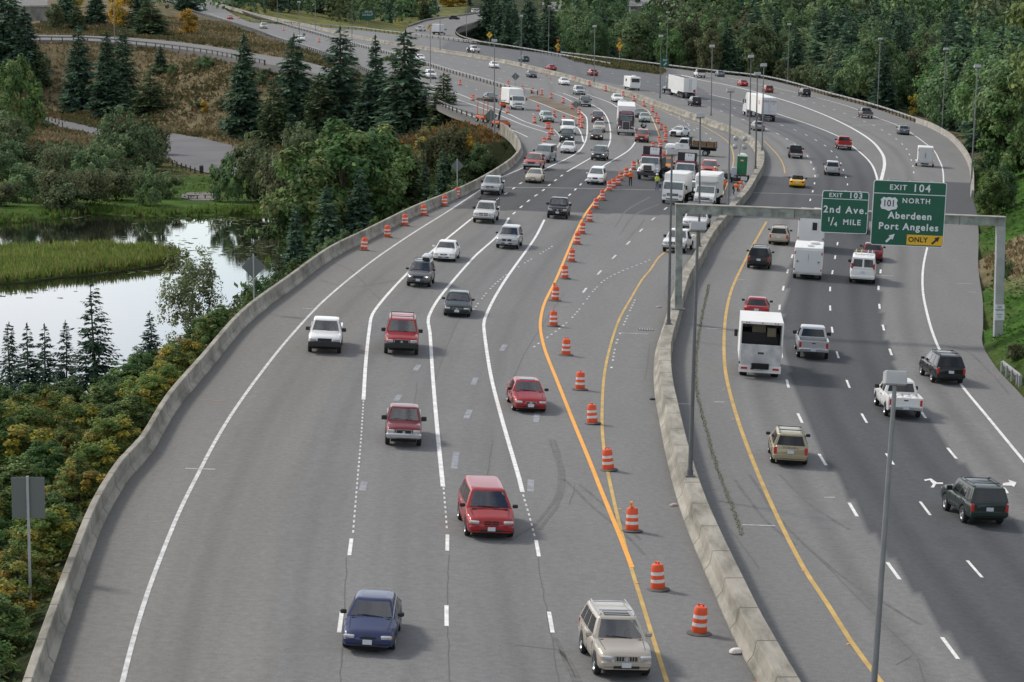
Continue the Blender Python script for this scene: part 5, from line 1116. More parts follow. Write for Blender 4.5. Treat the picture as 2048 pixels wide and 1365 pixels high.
def drums(px, phrase, group, lamps=()):
    for i, (x, y) in enumerate(px):
        if first[0]: o = DRUM; first[0] = False
        else: o = copy_tree(DRUM_SRC)
        p = G(x, y); o.location = p; o.rotation_euler = (random.uniform(-.04, .04), BANK + random.uniform(-.03, .03), random.uniform(0, 6.28))
        tag(o, 'orange and white traffic drum, %s %s' % (ORD[i], phrase), 'traffic drum', group)
        if i in lamps: PEND.append(o)
PEND = []
DRUM_SRC = DRUM
drums([(1517,1432),(1398,1268),(1316,1180),(1264,1063),(1217,941),(1185,848),(1160,780),(1132,711),(1107,653),(1110,602),(1130,558),(1143,524),(1154,489),(1164,468),(1179,444),(1191,418),(1205,401),(1218,382),(1226,377),(1236,371),(1241,362),(1253,354),(1267,340)], 'from the near end of the orange line', 'drums along the orange line', (3, 9))
drums([(728,501),(775,475),(810,452),(848,432),(889,413),(914,396)], 'from the camera along the left parapet', 'drums along the left parapet', (4,))
drums([(1331,285),(1331,276),(1330,267),(1322,261),(1316,248),(1312,238),(1305,225),(1288,214),(1268,203),(1246,194),(1211,183),(1179,173),(1150,163)], 'going up the far row beside the median', 'drums of the far row beside the median')
drums([(1321,297),(1319,288),(1306,300)], 'of the loose drums above the orange works truck', 'loose drums above the orange works truck')
drums([(1163,257),(1158,251),(1165,247),(1163,241),(1158,230)], 'from the bottom of the drum cluster at the nose', 'drum cluster at the nose')
drums([(1144,219),(1126,207),(1102,198),(1083,191),(1065,187),(1045,183),(1016,172)], 'going up from the bare nose', 'drums going up from the bare nose')
drums([(1145,249),(1127,244),(1109,235),(1076,223),(1015,228),(1003,199),(920,171)][:4] + [(1003,199),(920,171)], 'up the right side of the slip road', 'drums up the right side of the slip road')
drums([(1088,291),(1098,280),(1103,270),(1099,259),(1094,259),(1069,247),(1015,227),(946,202)], 'up the left side of the slip road', 'drums up the left side of the slip road')
drums([(638,85),(567,62),(478,38)], 'of the three lone drums on the farthest slip road', 'drums on the farthest slip road')
for o in PEND: lamp(o)
m = MB(); m.lathe([(.13, .04), (.035, .68), (.02, .7), (.001, .7)], M_DRUM, n=14); m.lathe([(.098, .28), (.066, .46)], M_DRUMW, n=14)
m.v = [tuple(v) for v in m.v]; cone = m.build('traffic_cone', smooth=40); g = MB(); g.box((0, 0, .02), (.36, .36, .04), M_BASE); g.build('base', cone)
for i, (x, y) in enumerate([(1082,148),(1093,152),(1101,158),(942,197)]):
    o = cone if i == 0 else copy_tree(cone); o.location = G(x, y); tag(o, 'small orange cone, ' + ['first of three beside the median barrier', 'middle of three beside the median barrier', 'lowest of three beside the median barrier', 'alone on the slip road near conifers'][i], 'traffic cone', 'small orange cones')
# light poles
def light_pole(base, hgt, label, mt, lean=0.0, head=.72, group='light poles', turn=0.0, r0=.108):
    r = empty('light_pole', base); r.rotation_euler = (0, lean, turn); tag(r, label, 'light pole', group)
    m = MB(); m.cyl((0, 0, 0), (0, 0, hgt), r0, mt, r1=.06, n=12); m.build('pole', r, smooth=40)
    g = MB(); g.box((0, 0, .05), (.42, .42, .1), mt); g.cyl((0, 0, .1), (0, 0, .35), r0 * 1.3, mt); g.build('base_plate', r)
    g = MB(); g.cyl((0, 0, hgt - .1), (0, 0, hgt + .25), .06, mt); g.box((0, .05, hgt + .43), (head, head * .8, .38), M_STEEL, top=.96, bev=.03, rot=Matrix.Rotation(R(-12), 3, 'X')); g.build('lamp_head', r)
    return r
BTOP = .84
def on_barrier(px, py): return G(px, py) + Vector((.0, 0, 0))
def median_pole(py_base, hgt, label, mt, lean=0.0, head=.72, pxy=None):
    light_pole(G(pxy[0], pxy[1], BTOP), hgt - 1.0, label, mt, lean, head, 'light poles on the median barrier')
median_pole(0, 12.2, 'nearest grey light pole rising from below the bottom edge', M_POLE, .050, .60, (1731,1600))
median_pole(0, 11.7, 'dark light pole on the median barrier just right of the gantry leg base', M_DKST, .022, .72, (1380,955))
median_pole(0, 11.5, 'grey light pole against the left side of the gantry leg', M_DKST, .012, .72, (1337,650))
median_pole(0, 11.3, 'dark light pole passing behind the gantry beam near its left end', M_DKST, 0, .72, (1398,494))
median_pole(0, 12.2, 'grey light pole beside the green toilet with floodlights behind', M_POLE, .01, .72, (1456,430))
for px, lab, mt in (((1511,338), 'dark light pole where the median barrier bulges right', M_DKST), ((1524,302), 'grey light pole just right of the bulging barrier pole', M_POLE), ((1499,269), 'light pole in front of the white articulated lorry cab', M_DKST), ((1422,232), 'light pole right of the black suv by the median', M_POLE), ((1320,197), 'light pole in front of the chip trailer tractor', M_DKST), ((1188,165), 'light pole between rust red sedan and white sedan', M_POLE), ((1042,132), 'light pole beside the dark teal car', M_DKST), ((880,100), 'light pole on the far median below the slip road', M_POLE), ((704,76), 'light pole on the far median above conifers', M_DKST)):
    median_pole(0, 11.6, lab, mt, .008, .8, px)
def edge_pole(px, hgt, label, lean=.02, off=1.2, mt=M_POLE):
    p = G(*px); light_pole(p + Vector((0, 0, -.4)), hgt, label, mt, lean, .8, 'light poles along the outer edges')
edge_pole((1942,372), 14.0, 'rightmost light pole beyond the exit parapet', .03); edge_pole((1884,262), 13.2, 'light pole behind the bend of the exit parapet', .028); edge_pole((1755,214), 12.8, 'light pole behind the guardrail near the yellow bush', .024); edge_pole((1575,164), 13.0, 'light pole in front of the wood above the exit lane', .018)
edge_pole((1333,134), 13.4, 'light pole behind the small green exit sign', .02); edge_pole((1097,107), 12.6, 'tall light pole cut by the top edge, left of the yellow signs', .012); edge_pole((933,84), 12.6, 'light pole inside the bend of the far slip road', .0); edge_pole((631,64), 12.5, 'light pole cut by the top edge beside the grass mound', .0)
edge_pole((989,262), 12.4, 'light pole behind the orange lifts, beside the parapet end', .0); edge_pole((861,166), 11.0, 'light pole beside the rounded dark tree', .0); edge_pole((599,103), 11.6, 'light pole by the white car above the conifers', .0); edge_pole((229,80), 12.0, 'light pole on the side ramp beside the yellow tree', .0)
edge_pole((555,45), 10, 'light pole far behind the silver tan minivan', 0)

# ---------------------------------------------------------------- sign gantry
M_GREEN = mat('sign_green', (.003, .088, .050), .45, noise=.05, nscale=1.5); M_SWHITE = mat('sign_white', (.66, .68, .70), .5); M_SYEL = mat('sign_yellow', (.72, .42, .02), .5); M_SBLACK = mat('sign_black', (.012, .012, .015), .5); M_SORG = mat('sign_orange', (.75, .20, .02), .5)
M_GANT = mat('gantry_paint', (.22, .24, .215), .7, noise=.5, nscale=1.6)
def gantry():
    bl = G(1343, 645); Y = bl.y; xl = float(fM(Y)) + .66; zl_ = road_z(xl) + BTOP
    tl = AtY(1343, 409, Y); tr = AtY(2002, 431, Y + 1.5); br = onland(1988, 682)
    r = empty('sign_gantry', (xl, Y, zl_)); tag(r, 'grey steel gantry beam on two legs spanning the right carriageway', 'gantry'); o = Vector((xl, Y, zl_))
    A = Vector((xl, Y, tl.z)) - o; B = Vector((tr.x, Y, tr.z)) - o; d = (B - A); ang = math.atan2(-d.z, d.x); bh = .56
    m = MB(); mid = (A + B) / 2; rot = Matrix.Rotation(ang, 3, 'Y'); m.box(mid - Vector((0, 0, bh / 2)), (d.length, .62, bh), M_GANT, rot=rot)
    m.box(mid + Vector((0, 0, .03)), (d.length + .06, .72, .06), M_CONC, rot=rot)
    for k in (.14, .36, .62, .86):
        q = A + d * k; m.box(q - Vector((0, 0, bh / 2)), (.05, .68, bh + .02), M_DKST, rot=rot)
    m.build('beam', r)
    m = MB(); m.box((A.x + .24, 0, (A.z - bh) / 2 + .02), (.46, .56, A.z - bh + .04), M_GANT); m.box((A.x + .24, 0, .04), (.9, .8, .08), M_DKST); m.build('leg', r)
    zb = br.z - o.z - .5; bx = B.x - .28; m = MB(); m.box((bx, 0, (zb + B.z - bh) / 2), (.56, .58, B.z - bh - zb), M_STEEL); m.build('leg', r)
    m = MB(); m.box((bx + .02, -.36, AtY(1990, 624, Y).z - o.z), (.62, .03, 1.05), M_SWHITE); s = m.build('notice_plate', r)
    z0 = AtY(1990, 624, Y).z - o.z
    for t, sz, dz in (('NO', .2, .36), ('PARKING', .15, .17), ('OR ANY', .10, -.13), ('TIME', .10, -.31)): text(s, t, sz, (bx + .02, -.385, z0 + dz), M_SBLACK)
    # signs, hung on the face of the beam
    def hang(name, label, cx, cy, W_, H_, build):
        c = AtY(cx, cy, Y - .55); e = empty(name, c); e.rotation_euler = (0, BANK * .8, 0); tag(e, label, 'road sign', 'green exit signs on the gantry')
        m = MB(); rr = .16
        def rrect(w, h, r_, y):
            pts = []
            for sx, sz, a0 in ((1, 1, 0), (-1, 1, 90), (-1, -1, 180), (1, -1, 270)):
                for k in range(5): a = R(a0 + k * 22.5); pts.append((sx * (w / 2 - r_) + r_ * math.cos(a), y, sz * (h / 2 - r_) + r_ * math.sin(a)))
            return pts
        m.prism(rrect(W_, H_, rr, 0), (0, .05, 0), M_SWHITE); m.prism(rrect(W_ - .09, H_ - .09, rr - .03, -.006), (0, .03, 0), M_GREEN); m.build('panel', e)
        g = MB()
        for x in (-W_ * .3, 0, W_ * .3): g.box((x, .16, 0), (.08, .2, H_ * 1.02), M_STEEL)
        g.build('bracket', e); build(e)
    def b1(e):
        m = MB(); m.box((0, -.012, .86), (2.95, .006, .045), M_SWHITE); m.build('divider', e)
        text(e, 'EXIT', .37, (-.66, -.014, 1.09), M_SWHITE, space=1.2, bold=.008); text(e, '103', .52, (.66, -.014, 1.10), M_SWHITE, space=1.25, bold=.012)
        text(e, '2nd Ave.', .64, (.02, -.014, .14), M_SWHITE, space=1.26, bold=.014); text(e, '1', .40, (-1.02, -.014, -.52), M_SWHITE, bold=.012); text(e, '/', .78, (-.80, -.014, -.66), M_SWHITE, bold=.008); text(e, '4', .40, (-.56, -.014, -.82), M_SWHITE, bold=.012); text(e, 'MILE', .50, (.50, -.014, -.66), M_SWHITE, space=1.22, bold=.012)
    hang('exit_sign', 'smaller green EXIT 103 sign for 2nd Ave on the gantry', 1689.5, 425, 3.08, 2.78, b1)
    def b2(e):
        m = MB(); m.box((0, -.012, 1.28), (4.68, .006, .05), M_SWHITE); m.build('divider', e)
        text(e, 'EXIT', .48, (-.78, -.014, 1.69), M_SWHITE, space=1.2, bold=.010); text(e, '104', .70, (.76, -.014, 1.68), M_SWHITE, space=1.2, bold=.012)
        sh = [(-.34, .44), (-.2, .38), (0, .44), (.2, .38), (.34, .44), (.52, .26), (.46, .05), (.53, -.18), (.45, -.36), (.2, -.40), (0, -.50), (-.2, -.40), (-.45, -.36), (-.53, -.18), (-.46, .05), (-.52, .26)]
        g = MB(); g.prism([(x * 1.08 - 1.32, -.016, z * .98 + .62) for x, z in sh], (0, .008, 0), M_SWHITE); s = g.build('route_shield', e); text(s, '101', .62, (-1.32, -.024, .62), M_SBLACK, bold=.006, sx=.9)
        text(e, 'NORTH', .46, (.46, -.014, .84), M_SWHITE, space=1.25, bold=.010); text(e, 'Aberdeen', .63, (.10, -.014, -.16), M_SWHITE, space=1.16, bold=.016); text(e, 'Port Angeles', .63, (.05, -.014, -.88), M_SWHITE, space=1.19, bold=.016)
        def arrow(name, cx, cz, s, mt, y=-.016):
            pts = [(-.42, -.28), (-.28, -.42), (.12, -.02), (.24, -.14), (.42, .42), (-.14, .24), (-.02, .12)]
            g = MB(); g.prism([(cx + x * s, y, cz + z * s) for x, z in pts], (0, .006, 0), mt); g.build(name, e)
        arrow('arrow', -1.12, -1.66, .72, M_SWHITE)
        g = MB(); g.box((1.16, -.012, -1.70), (2.36, .008, .66), M_SYEL); p = g.build('lane_panel', e); text(p, 'ONLY', .46, (.72, -.022, -1.70), M_SBLACK, space=1.06, bold=.012); arrow('arrow', 1.88, -1.70, .66, M_SBLACK, -.024)
    hang('exit_sign', 'big green EXIT 104 sign with 101 shield and yellow ONLY panel', 1817, 428, 4.80, 4.28, b2)
gantry()
# ---------------------------------------------------------------- smaller signs
def post_sign(name, label, base, hgt, shape, size, face, back=False, extra=None, post=M_STEEL, group=None, yaw=0.0, w=None):
    r = empty(name, base); r.rotation_euler = (0, 0, yaw); tag(r, label, 'road sign', group)
    m = MB(); m.box((0, .05, hgt / 2), (.09, .09, hgt), post); m.build('post', r); m = MB(); h2 = size / 2; yy = -.01 if not back else .115
    if shape == 'diamond': m.prism([(0, yy, hgt - .05), (h2, yy, hgt - h2 - .05), (0, yy, hgt - size - .05), (-h2, yy, hgt - h2 - .05)], (0, -.03, 0), face)
    else: m.box((0, yy, hgt - h2 - .05), (w or size, .03, size), face)
    m.build('panel', r)
    if extra: extra(r, hgt)
    return r
def barrier_base(px, py): return G(px, py) + Vector((-.35, 0, .3))
def at_px(px, py_base, py_top): p = G(px, py_base); s = F / p.y; return p, (py_base - py_top) / s
p, h = at_px(520, 625, 507); post_sign('diamond_sign', 'grey back of a large diamond sign beside the pond', p + Vector((-.38, 0, .2)), h - .2, 'diamond', 1.55, M_SIGNBACK, True, yaw=.12, group='backs of signs facing the other way')
p, h = at_px(922, 392, 318); post_sign('diamond_sign', 'grey back of a diamond sign above the parapet bend', p + Vector((-.38, 0, .2)), h - .2, 'diamond', 1.3, M_SIGNBACK, True, yaw=-.2, group='backs of signs facing the other way')
p = AtY(62, 1255, G(169, 1153).y); top = AtY(57, 956, p.y); post_sign('rectangular_sign', 'grey rectangular sign back in the bottom left corner', p + Vector((0, 0, -4)), top.z - p.z + 4.05, 'rect', 1.52, M_SIGNBACK, True, w=1.2, group='backs of signs facing the other way')
p, h = at_px(1031, 178 + 6, 145); post_sign('diamond_sign', 'grey back of a diamond sign beside the guardrail end', p, h, 'diamond', 1.5, M_SIGNBACK, True, group='backs of signs facing the other way')
p, h = at_px(1152, 226, 201); post_sign('diamond_sign', 'grey leaning sign back beside the off-roader', p, h, 'diamond', 1.3, M_SIGNBACK, True, group='backs of signs facing the other way')
p, h = at_px(982, 259, 218); post_sign('diamond_sign', 'grey diamond sign back between the two orange lifts', p, h, 'diamond', 1.9, M_SIGNBACK, True, group='backs of signs facing the other way')
p, h = at_px(608, 92, 66); post_sign('round_sign', 'small dark sign back beside the guardrail near the white car', p, h, 'diamond', .9, M_DKST, True, group='backs of signs facing the other way')
def bend(r, h):
    g = MB(); g.prism([(-.22, -.05, h - 1.25), (-.08, -.05, h - 1.25), (-.08, -.05, h - .85), (.16, -.05, h - .70), (.12, -.05, h - .86), (.38, -.05, h - .62), (.18, -.05, h - .36), (.14, -.05, h - .52), (-.22, -.05, h - .76)], (0, -.01, 0), M_SBLACK); g.build('arrow', r)
def flagged(r, h):
    bend(r, h); g = MB()
    for s in (-1, 1): g.prism([(0, .02, h + .1), (s * .5, .02, h + .75), (s * .1, .02, h + .85)], (0, .02, 0), M_SORG)
    g.build('flag', r); g = MB(); g.box((0, -.03, h - 2.0), (.75, .03, .55), M_SORG); g.build('speed_plate', r)
p, h = at_px(979, 98, 64); post_sign('warning_sign', 'yellow diamond warning sign in front of dark conifers', p, h, 'diamond', 1.75, M_SYEL, extra=bend, group='yellow diamond signs')
p, h = at_px(858, 76, 50); post_sign('warning_sign', 'yellow diamond warning sign in front of the far pickup', p, h, 'diamond', 1.6, M_SYEL, extra=bend, group='yellow diamond signs')
p, h = at_px(1239, 122, 84); post_sign('warning_sign', 'yellow diamond with orange flags in front of dark conifer', p, h, 'diamond', 1.9, M_SYEL, extra=flagged, group='yellow diamond signs')
p, h = at_px(1116, 108, 86); post_sign('warning_sign', 'yellow diamond with orange flags beside a small green plate', p, h, 'diamond', 1.9, M_SYEL, extra=flagged, group='yellow diamond signs')
p, h = at_px(1122, 109, 92); post_sign('green_plate', 'small green plate beside the flagged yellow diamond', p, h, 'rect', .55, M_GREEN, w=1.4)
def ex(r, h): text(r, 'EXIT', .5, (0, -.05, h - .62), M_SWHITE, bold=.01); g = MB(); g.prism([(-.4, -.05, h - 1.75), (-.25, -.05, h - 1.9), (.1, -.05, h - 1.5), (.2, -.05, h - 1.62), (.4, -.05, h - 1.15), (-.05, -.05, h - 1.3), (.0, -.05, h - 1.4)], (0, -.01, 0), M_SWHITE); g.build('arrow', r)
p, h = at_px(1330, 141, 116); post_sign('exit_sign', 'small green EXIT sign with arrow above the chip trailer', p, h, 'rect', 2.0, M_GREEN, extra=ex, w=1.9)
def av(r, h): text(r, 'EXIT 103', .75, (.4, -.05, h - .6), M_SWHITE, bold=.02); text(r, '2nd Ave', .95, (-.4, -.05, h - 1.9), M_SWHITE, bold=.02); g = MB(); g.prism([(1.3, -.05, h - 2.1), (1.45, -.05, h - 2.25), (1.8, -.05, h - 1.8), (1.95, -.05, h - 1.95), (2.1, -.05, h - 1.4), (1.55, -.05, h - 1.55), (1.7, -.05, h - 1.7)], (0, -.01, 0), M_SWHITE); g.build('arrow', r); g = MB(); g.box((0, -.035, h - 1.12), (4.5, .02, .09), M_SWHITE); g.build('divider', r)
p = onland(735, 52); s = F / p.y; post_sign('exit_sign', 'green EXIT 103 2nd Ave sign on the far grass mound', p, (53 - 22) / s, 'rect', 19 / s, M_GREEN, extra=av, w=30 / s)
p = onland(798, 48); post_sign('arrow_sign', 'small yellow arrow plate on the far grass mound', p, 1.5, 'rect', .9, M_SYEL, w=1.7, extra=lambda r, h: text(r, '→', .8, (0, -.04, h - .5), M_SBLACK))
def lake(r, h): text(r, 'Capitol', .36, (0, -.04, h - .5), M_SWHITE, bold=.006); text(r, 'Lake', .36, (0, -.04, h - .92), M_SWHITE, bold=.006)
p = onland(1984, 418); post_sign('place_sign', 'small green lake sign half hidden by the bank tree', p, (418 - 380) / (F / p.y), 'rect', 1.1, M_GREEN, extra=lake, w=1.7)

# ---------------------------------------------------------------- work zone
def board_text(parent, x, y, z, s):
    text(parent, 'I', s, (x - s * .42, y, z), M_SBLACK, rot=(math.pi / 2, 0, math.pi), bold=.01); text(parent, '1', s, (x + s * .42, y, z), M_SBLACK, rot=(math.pi / 2, 0, math.pi), bold=.01)
def works_truck(px, py, label, yaw=0, col='white'):
    r = empty('dump_truck'); tag(r, label, 'truck', WZG); ax = 2.6; r.matrix_world = pose(px, py, 'S', ax, yaw); P = PT[col]
    c = MB(); c.box((0, 1.35, 1.75), (2.2, 1.3, 1.5), P, top=.9, topy=.72, bev=.08); c.box((0, 2.75, 1.42), (1.7, 1.75, .74), P, top=.80, topy=.94, bev=.10)
    for s in (-1, 1): c.box((s * .90, 2.7, 1.12), (.55, 1.5, .52), P, top=.7, bev=.1)
    c.build('cab', r, smooth=35)
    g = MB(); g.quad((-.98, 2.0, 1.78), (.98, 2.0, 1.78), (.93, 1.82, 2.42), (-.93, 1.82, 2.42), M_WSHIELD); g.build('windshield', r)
    for s in (-1, 1):
        g = MB(); g.poly([(s * 1.09, .95, 1.75), (s * 1.09, 1.85, 1.75), (s * 1.02, 1.65, 2.3), (s * 1.02, .95, 2.3)], M_GLASS); g.build('side_window', r); g = MB(); g.box((s * 1.32, 1.9, 1.9), (.14, .12, .5), M_BLACK, bev=.03); g.build('mirror', r); g = MB(); g.box((s * .88, 3.45, 1.18), (.30, .14, .18), M_HEAD, bev=.04); g.build('headlight', r, smooth=40)
    g = MB(); g.box((0, 3.6, 1.40), (1.0, .1, .56), M_BLACK, top=.85, bev=.06)
    for i in range(7): g.box((-.36 + i * .12, 3.66, 1.4), (.02, .02, .44), M_CHROME)
    g.build('grille', r); g = MB(); g.box((0, 3.55, .72), (2.3, .24, .38), M_TRIM, bev=.05); g.build('front_bumper', r, smooth=35)
    g = MB(); g.box((0, -1.2, 1.75), (2.35, 3.6, 1.2), M_TRIM, bev=.04); g.box((0, .7, 2.45), (2.3, .12, .5), mat('maroon_rack', (.16, .03, .05), .5)); g.build('dump_body', r, smooth=35)
    g = MB(); g.box((0, -.6, .9), (1.0, 5.6, .4), M_UNDER); g.build('chassis', r)
    g = MB(); g.box((0, .3, 3.1), (2.1, .16, 1.0), M_SBLACK); g.box((-.28, .39, 3.1), (1.05, .02, .80), M_SWHITE)
    for s in (-1, 1): g.cyl((s * .5, .3, 2.3), (s * .5, .3, 2.7), .05, M_SBLACK)
    b = g.build('message_board', r); board_text(b, -.28, .405, 3.28, .32)
    for s in (-1, 1): g = MB(); g.box((s * 1.1, .5, 2.62), (.22, .22, .2), M_AMBER, bev=.05); g.build('beacon', r)
    for s in (-1, 1): add_wheel(r, s * .98, ax, .47, .28, True); add_wheel(r, s * .85, -1.6, .47, .52, True)
    return r
works_truck(1296, 360, 'white bonneted dump truck with black message board, beside the drums', 3)
works_truck(1367, 374, 'white bonneted dump truck with black message board, hidden behind box trucks', 3)
c = car('pickup', 'orange', 1328, 348, 'S', 'orange works pickup with a rack of cones on top', 'pickup', WZG, bumper='black', detail=False)
k = MB(); k.box((0, -.9, 1.95), (1.8, 2.6, .06), M_TRIM)
for i in range(7): k.lathe([(.13, 0), (.03, .6)], M_DRUM, c=(-.78 + .26 * i, .1, 1.98), n=8)
for s in (-1, 1): k.tube([(s * .85, -2.2, 1.2), (s * .85, -2.2, 2.3), (s * .85, .6, 2.3), (s * .85, .6, 1.8)], .03, M_ORGM if False else M_DRUM)
k.build('cone_rack', c)
car('suv', 'faded', 1417, 352, 'S', 'faded red suv parked behind the worker in orange', 'car', WZG, detail=False, scale=1.08)
c = car('pickup', 'white', 1389, 400, 'S', 'white pickup parked between the two box trucks', 'pickup', WZG, detail=False)
car('pickup', 'white', 1349, 505, 'S', 'white pickup driving behind the gantry leg in the closed lane', 'pickup', WZG, bumper='chrome', grille='chrome')
c = car('pickup', 'white', 1389, 462, 'S', 'big white wide-winged truck under the gantry beam', 'truck', WZG, bumper='chrome', grille='chrome_all', scale=1.16)
k = MB(); k.box((0, -2.2, 1.5), (2.3, 2.9, 1.3), M_BLACK, bev=.05); k.build('dump_body', c)
c = car('sedan', 'white', 1352, 274, 'S', 'white police car with roof light bar parked in the closed lanes', 'police car', WZG, yaw=24, guard=True, detail=False)
k = MB(); k.box((0, -.4, 1.5), (1.2, .3, .13), M_HEAD, bev=.03); k.box((-.4, -.4, 1.52), (.35, .32, .12), M_TAIL, bev=.03); k.build('light_bar', c)
# flatbed pickup standing across the lanes
r = empty('flatbed_truck'); tag(r, 'white flatbed truck with wooden stake sides standing side-on', 'truck', WZG); r.matrix_world = pose(1412, 312, -78, -2.0)
P = PT['white']; c = MB(); c.box((0, 1.0, 1.05), (1.95, 1.9, .8), P, bev=.06); c.box((0, .85, 1.72), (1.85, 1.55, .72), P, top=.84, topy=.62, bev=.06); c.box((0, 2.55, .95), (1.95, 1.4, .58), P, top=.9, topy=.92, bev=.1); c.build('cab', r, smooth=35)
for s in (-1, 1):
    g = MB(); g.poly([(s * .965, .25, 1.5), (s * .965, 1.45, 1.5), (s * .86, 1.2, 1.98), (s * .86, .4, 1.98)], M_GLASS); g.build('side_window', r); t = MB(); t.box((s * .99, 1.0, 1.15), (.02, .7, .35), M_SWHITE); b = t.build('door_sign', r); text(b, 'I-1', .26, (s * 1.005, 1.0, 1.15), M_SBLACK, rot=(math.pi / 2, 0, s * math.pi / 2), bold=.01)
    g = MB(); g.box((s * .7, 3.22, 1.0), (.36, .1, .2), M_HEAD, bev=.04); g.build('headlight', r)
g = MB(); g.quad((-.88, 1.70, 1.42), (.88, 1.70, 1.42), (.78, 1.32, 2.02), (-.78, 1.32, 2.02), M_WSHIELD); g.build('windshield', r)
g = MB(); g.box((0, -1.65, 1.12), (2.2, 3.3, .14), M_BLACK); g.box((0, .1, 1.75), (2.1, .1, 1.1), M_BLACK); g.box((0, -1.0, .85), (1.0, 4.5, .3), M_UNDER); g.build('flat_bed', r)
g = MB()
for s in (-1, 1):
    for z in (1.3, 1.5, 1.7): g.box((s * 1.06, -1.65, z), (.04, 3.2, .13), mat('stake_wood', (.22, .13, .06), .8, noise=.3, nscale=3))
    for y in (-3.1, -2.1, -1.1, -.2): g.box((s * 1.09, y, 1.5), (.05, .1, .7), M_BLACK)
g.build('stake_sides', r)
for y in (2.2, -2.0):
    for s in (-1, 1): add_wheel(r, s * .9, y, .40, .3, True)
# portable toilet on a trailer
r = empty('portable_toilet'); tag(r, 'green portable toilet with white roof on a small trailer', 'portable toilet'); r.matrix_world = pose(1482, 362, 'S', 0, 0); MG = mat('toilet_green', (.012, .16, .06), .5, noise=.08, nscale=2)
g = MB(); g.box((0, 0, .75 + 1.05), (1.12, 1.12, 2.1), MG, bev=.04)
for s in (-1, 1): g.box((0, s * .565, 1.7), (.8, .02, 1.75), MG)
g.build('cabin', r, smooth=35); g = MB(); g.lathe([(.001, 3.18), (.4, 3.12), (.72, 2.92), (.80, 2.82), (.76, 2.80)], mat('toilet_roof', (.62, .66, .64), .5), n=4); g.v = [(x * .72 - y * .72, x * .72 + y * .72, z) for x, y, z in g.v]; g.build('roof', r, smooth=30)
g = MB(); g.box((0, .59, 2.35), (.42, .02, .24), mat('toilet_badge', (.5, .1, .06), .5)); g.box((0, .60, 2.35), (.3, .02, .1), M_SWHITE); g.build('badge', r)
g = MB(); g.box((0, .1, .62), (1.5, 1.9, .1), M_TRIM); g.box((0, 1.6, .6), (.1, 1.3, .08), M_TRIM); g.build('trailer_frame', r)
for s in (-1, 1): add_wheel(r, s * .8, 0, .33, .2, True)
r = empty('water_tank'); tag(r, 'small pale tank standing left of the green toilet', 'tank'); r.matrix_world = pose(1467, 362, 'S', 0)
g = MB(); g.box((0, 0, .95), (.62, .6, 1.2), mat('tank_plastic', (.45, .5, .52), .5), bev=.06); g.box((0, 0, 1.6), (.3, .3, .12), MATS['tank_plastic'], bev=.03); g.build('body', r, smooth=40); g = MB(); g.box((0, 0, .2), (.7, .7, .3), M_TRIM); g.build('stand', r)
r = empty('generator'); tag(r, 'dark generator trailer left of the pale tank', 'generator'); r.matrix_world = pose(1452, 364, 'S', 0)
g = MB(); g.box((0, 0, .75), (1.0, 1.5, .5), M_TRIM, bev=.05)
for i in range(5): g.cyl((-.4 + .2 * i, -.4, 1.0), (-.4 + .2 * i, -.4, 1.35), .05, M_STEEL, n=6)
g.tube([(-.5, -.7, .5), (-.5, -.7, 1.3), (.5, -.7, 1.3), (.5, -.7, .5)], .04, M_STEEL); g.build('body', r); g = MB(); g.box((0, 0, .42), (1.2, 1.7, .1), M_UNDER); g.build('frame', r)
for s in (-1, 1): add_wheel(r, s * .62, 0, .3, .18, True)
# floodlight mast
r = empty('floodlight_mast'); tag(r, 'beige floodlight mast with four round lamps behind a light pole', 'light tower'); r.matrix_world = pose(1474, 362, 'S', 0)
s_ = F / r.location.y; hm = (362 - 292) / s_
g = MB(); g.cyl((0, 0, .3), (0, 0, hm * .55), .10, mat('beige_mast', (.42, .37, .28), .6)); g.cyl((0, 0, hm * .5), (-.1, 0, hm), .07, MATS['beige_mast']); g.build('mast', r); g = MB(); g.box((0, 0, .2), (.8, .8, .3), M_TRIM); g.build('base', r)
for x in (-.5, .55):
    for z in (-.1, .85):
        g = MB(); g.lathe([(.001, .14), (.2, .10), (.31, -.02), (.30, -.08), (.24, -.05), (.001, -.02)], M_STEEL, n=16); q = Matrix.Rotation(R(-75), 3, 'X'); g.v = [tuple(q @ Vector(v) + Vector((x - .1, 0, hm + z))) for v in g.v]; g.cyl((-.1, 0, hm), (x - .1, -.05, hm + z), .03, M_STEEL, n=5); g.build('floodlight', r, smooth=40)
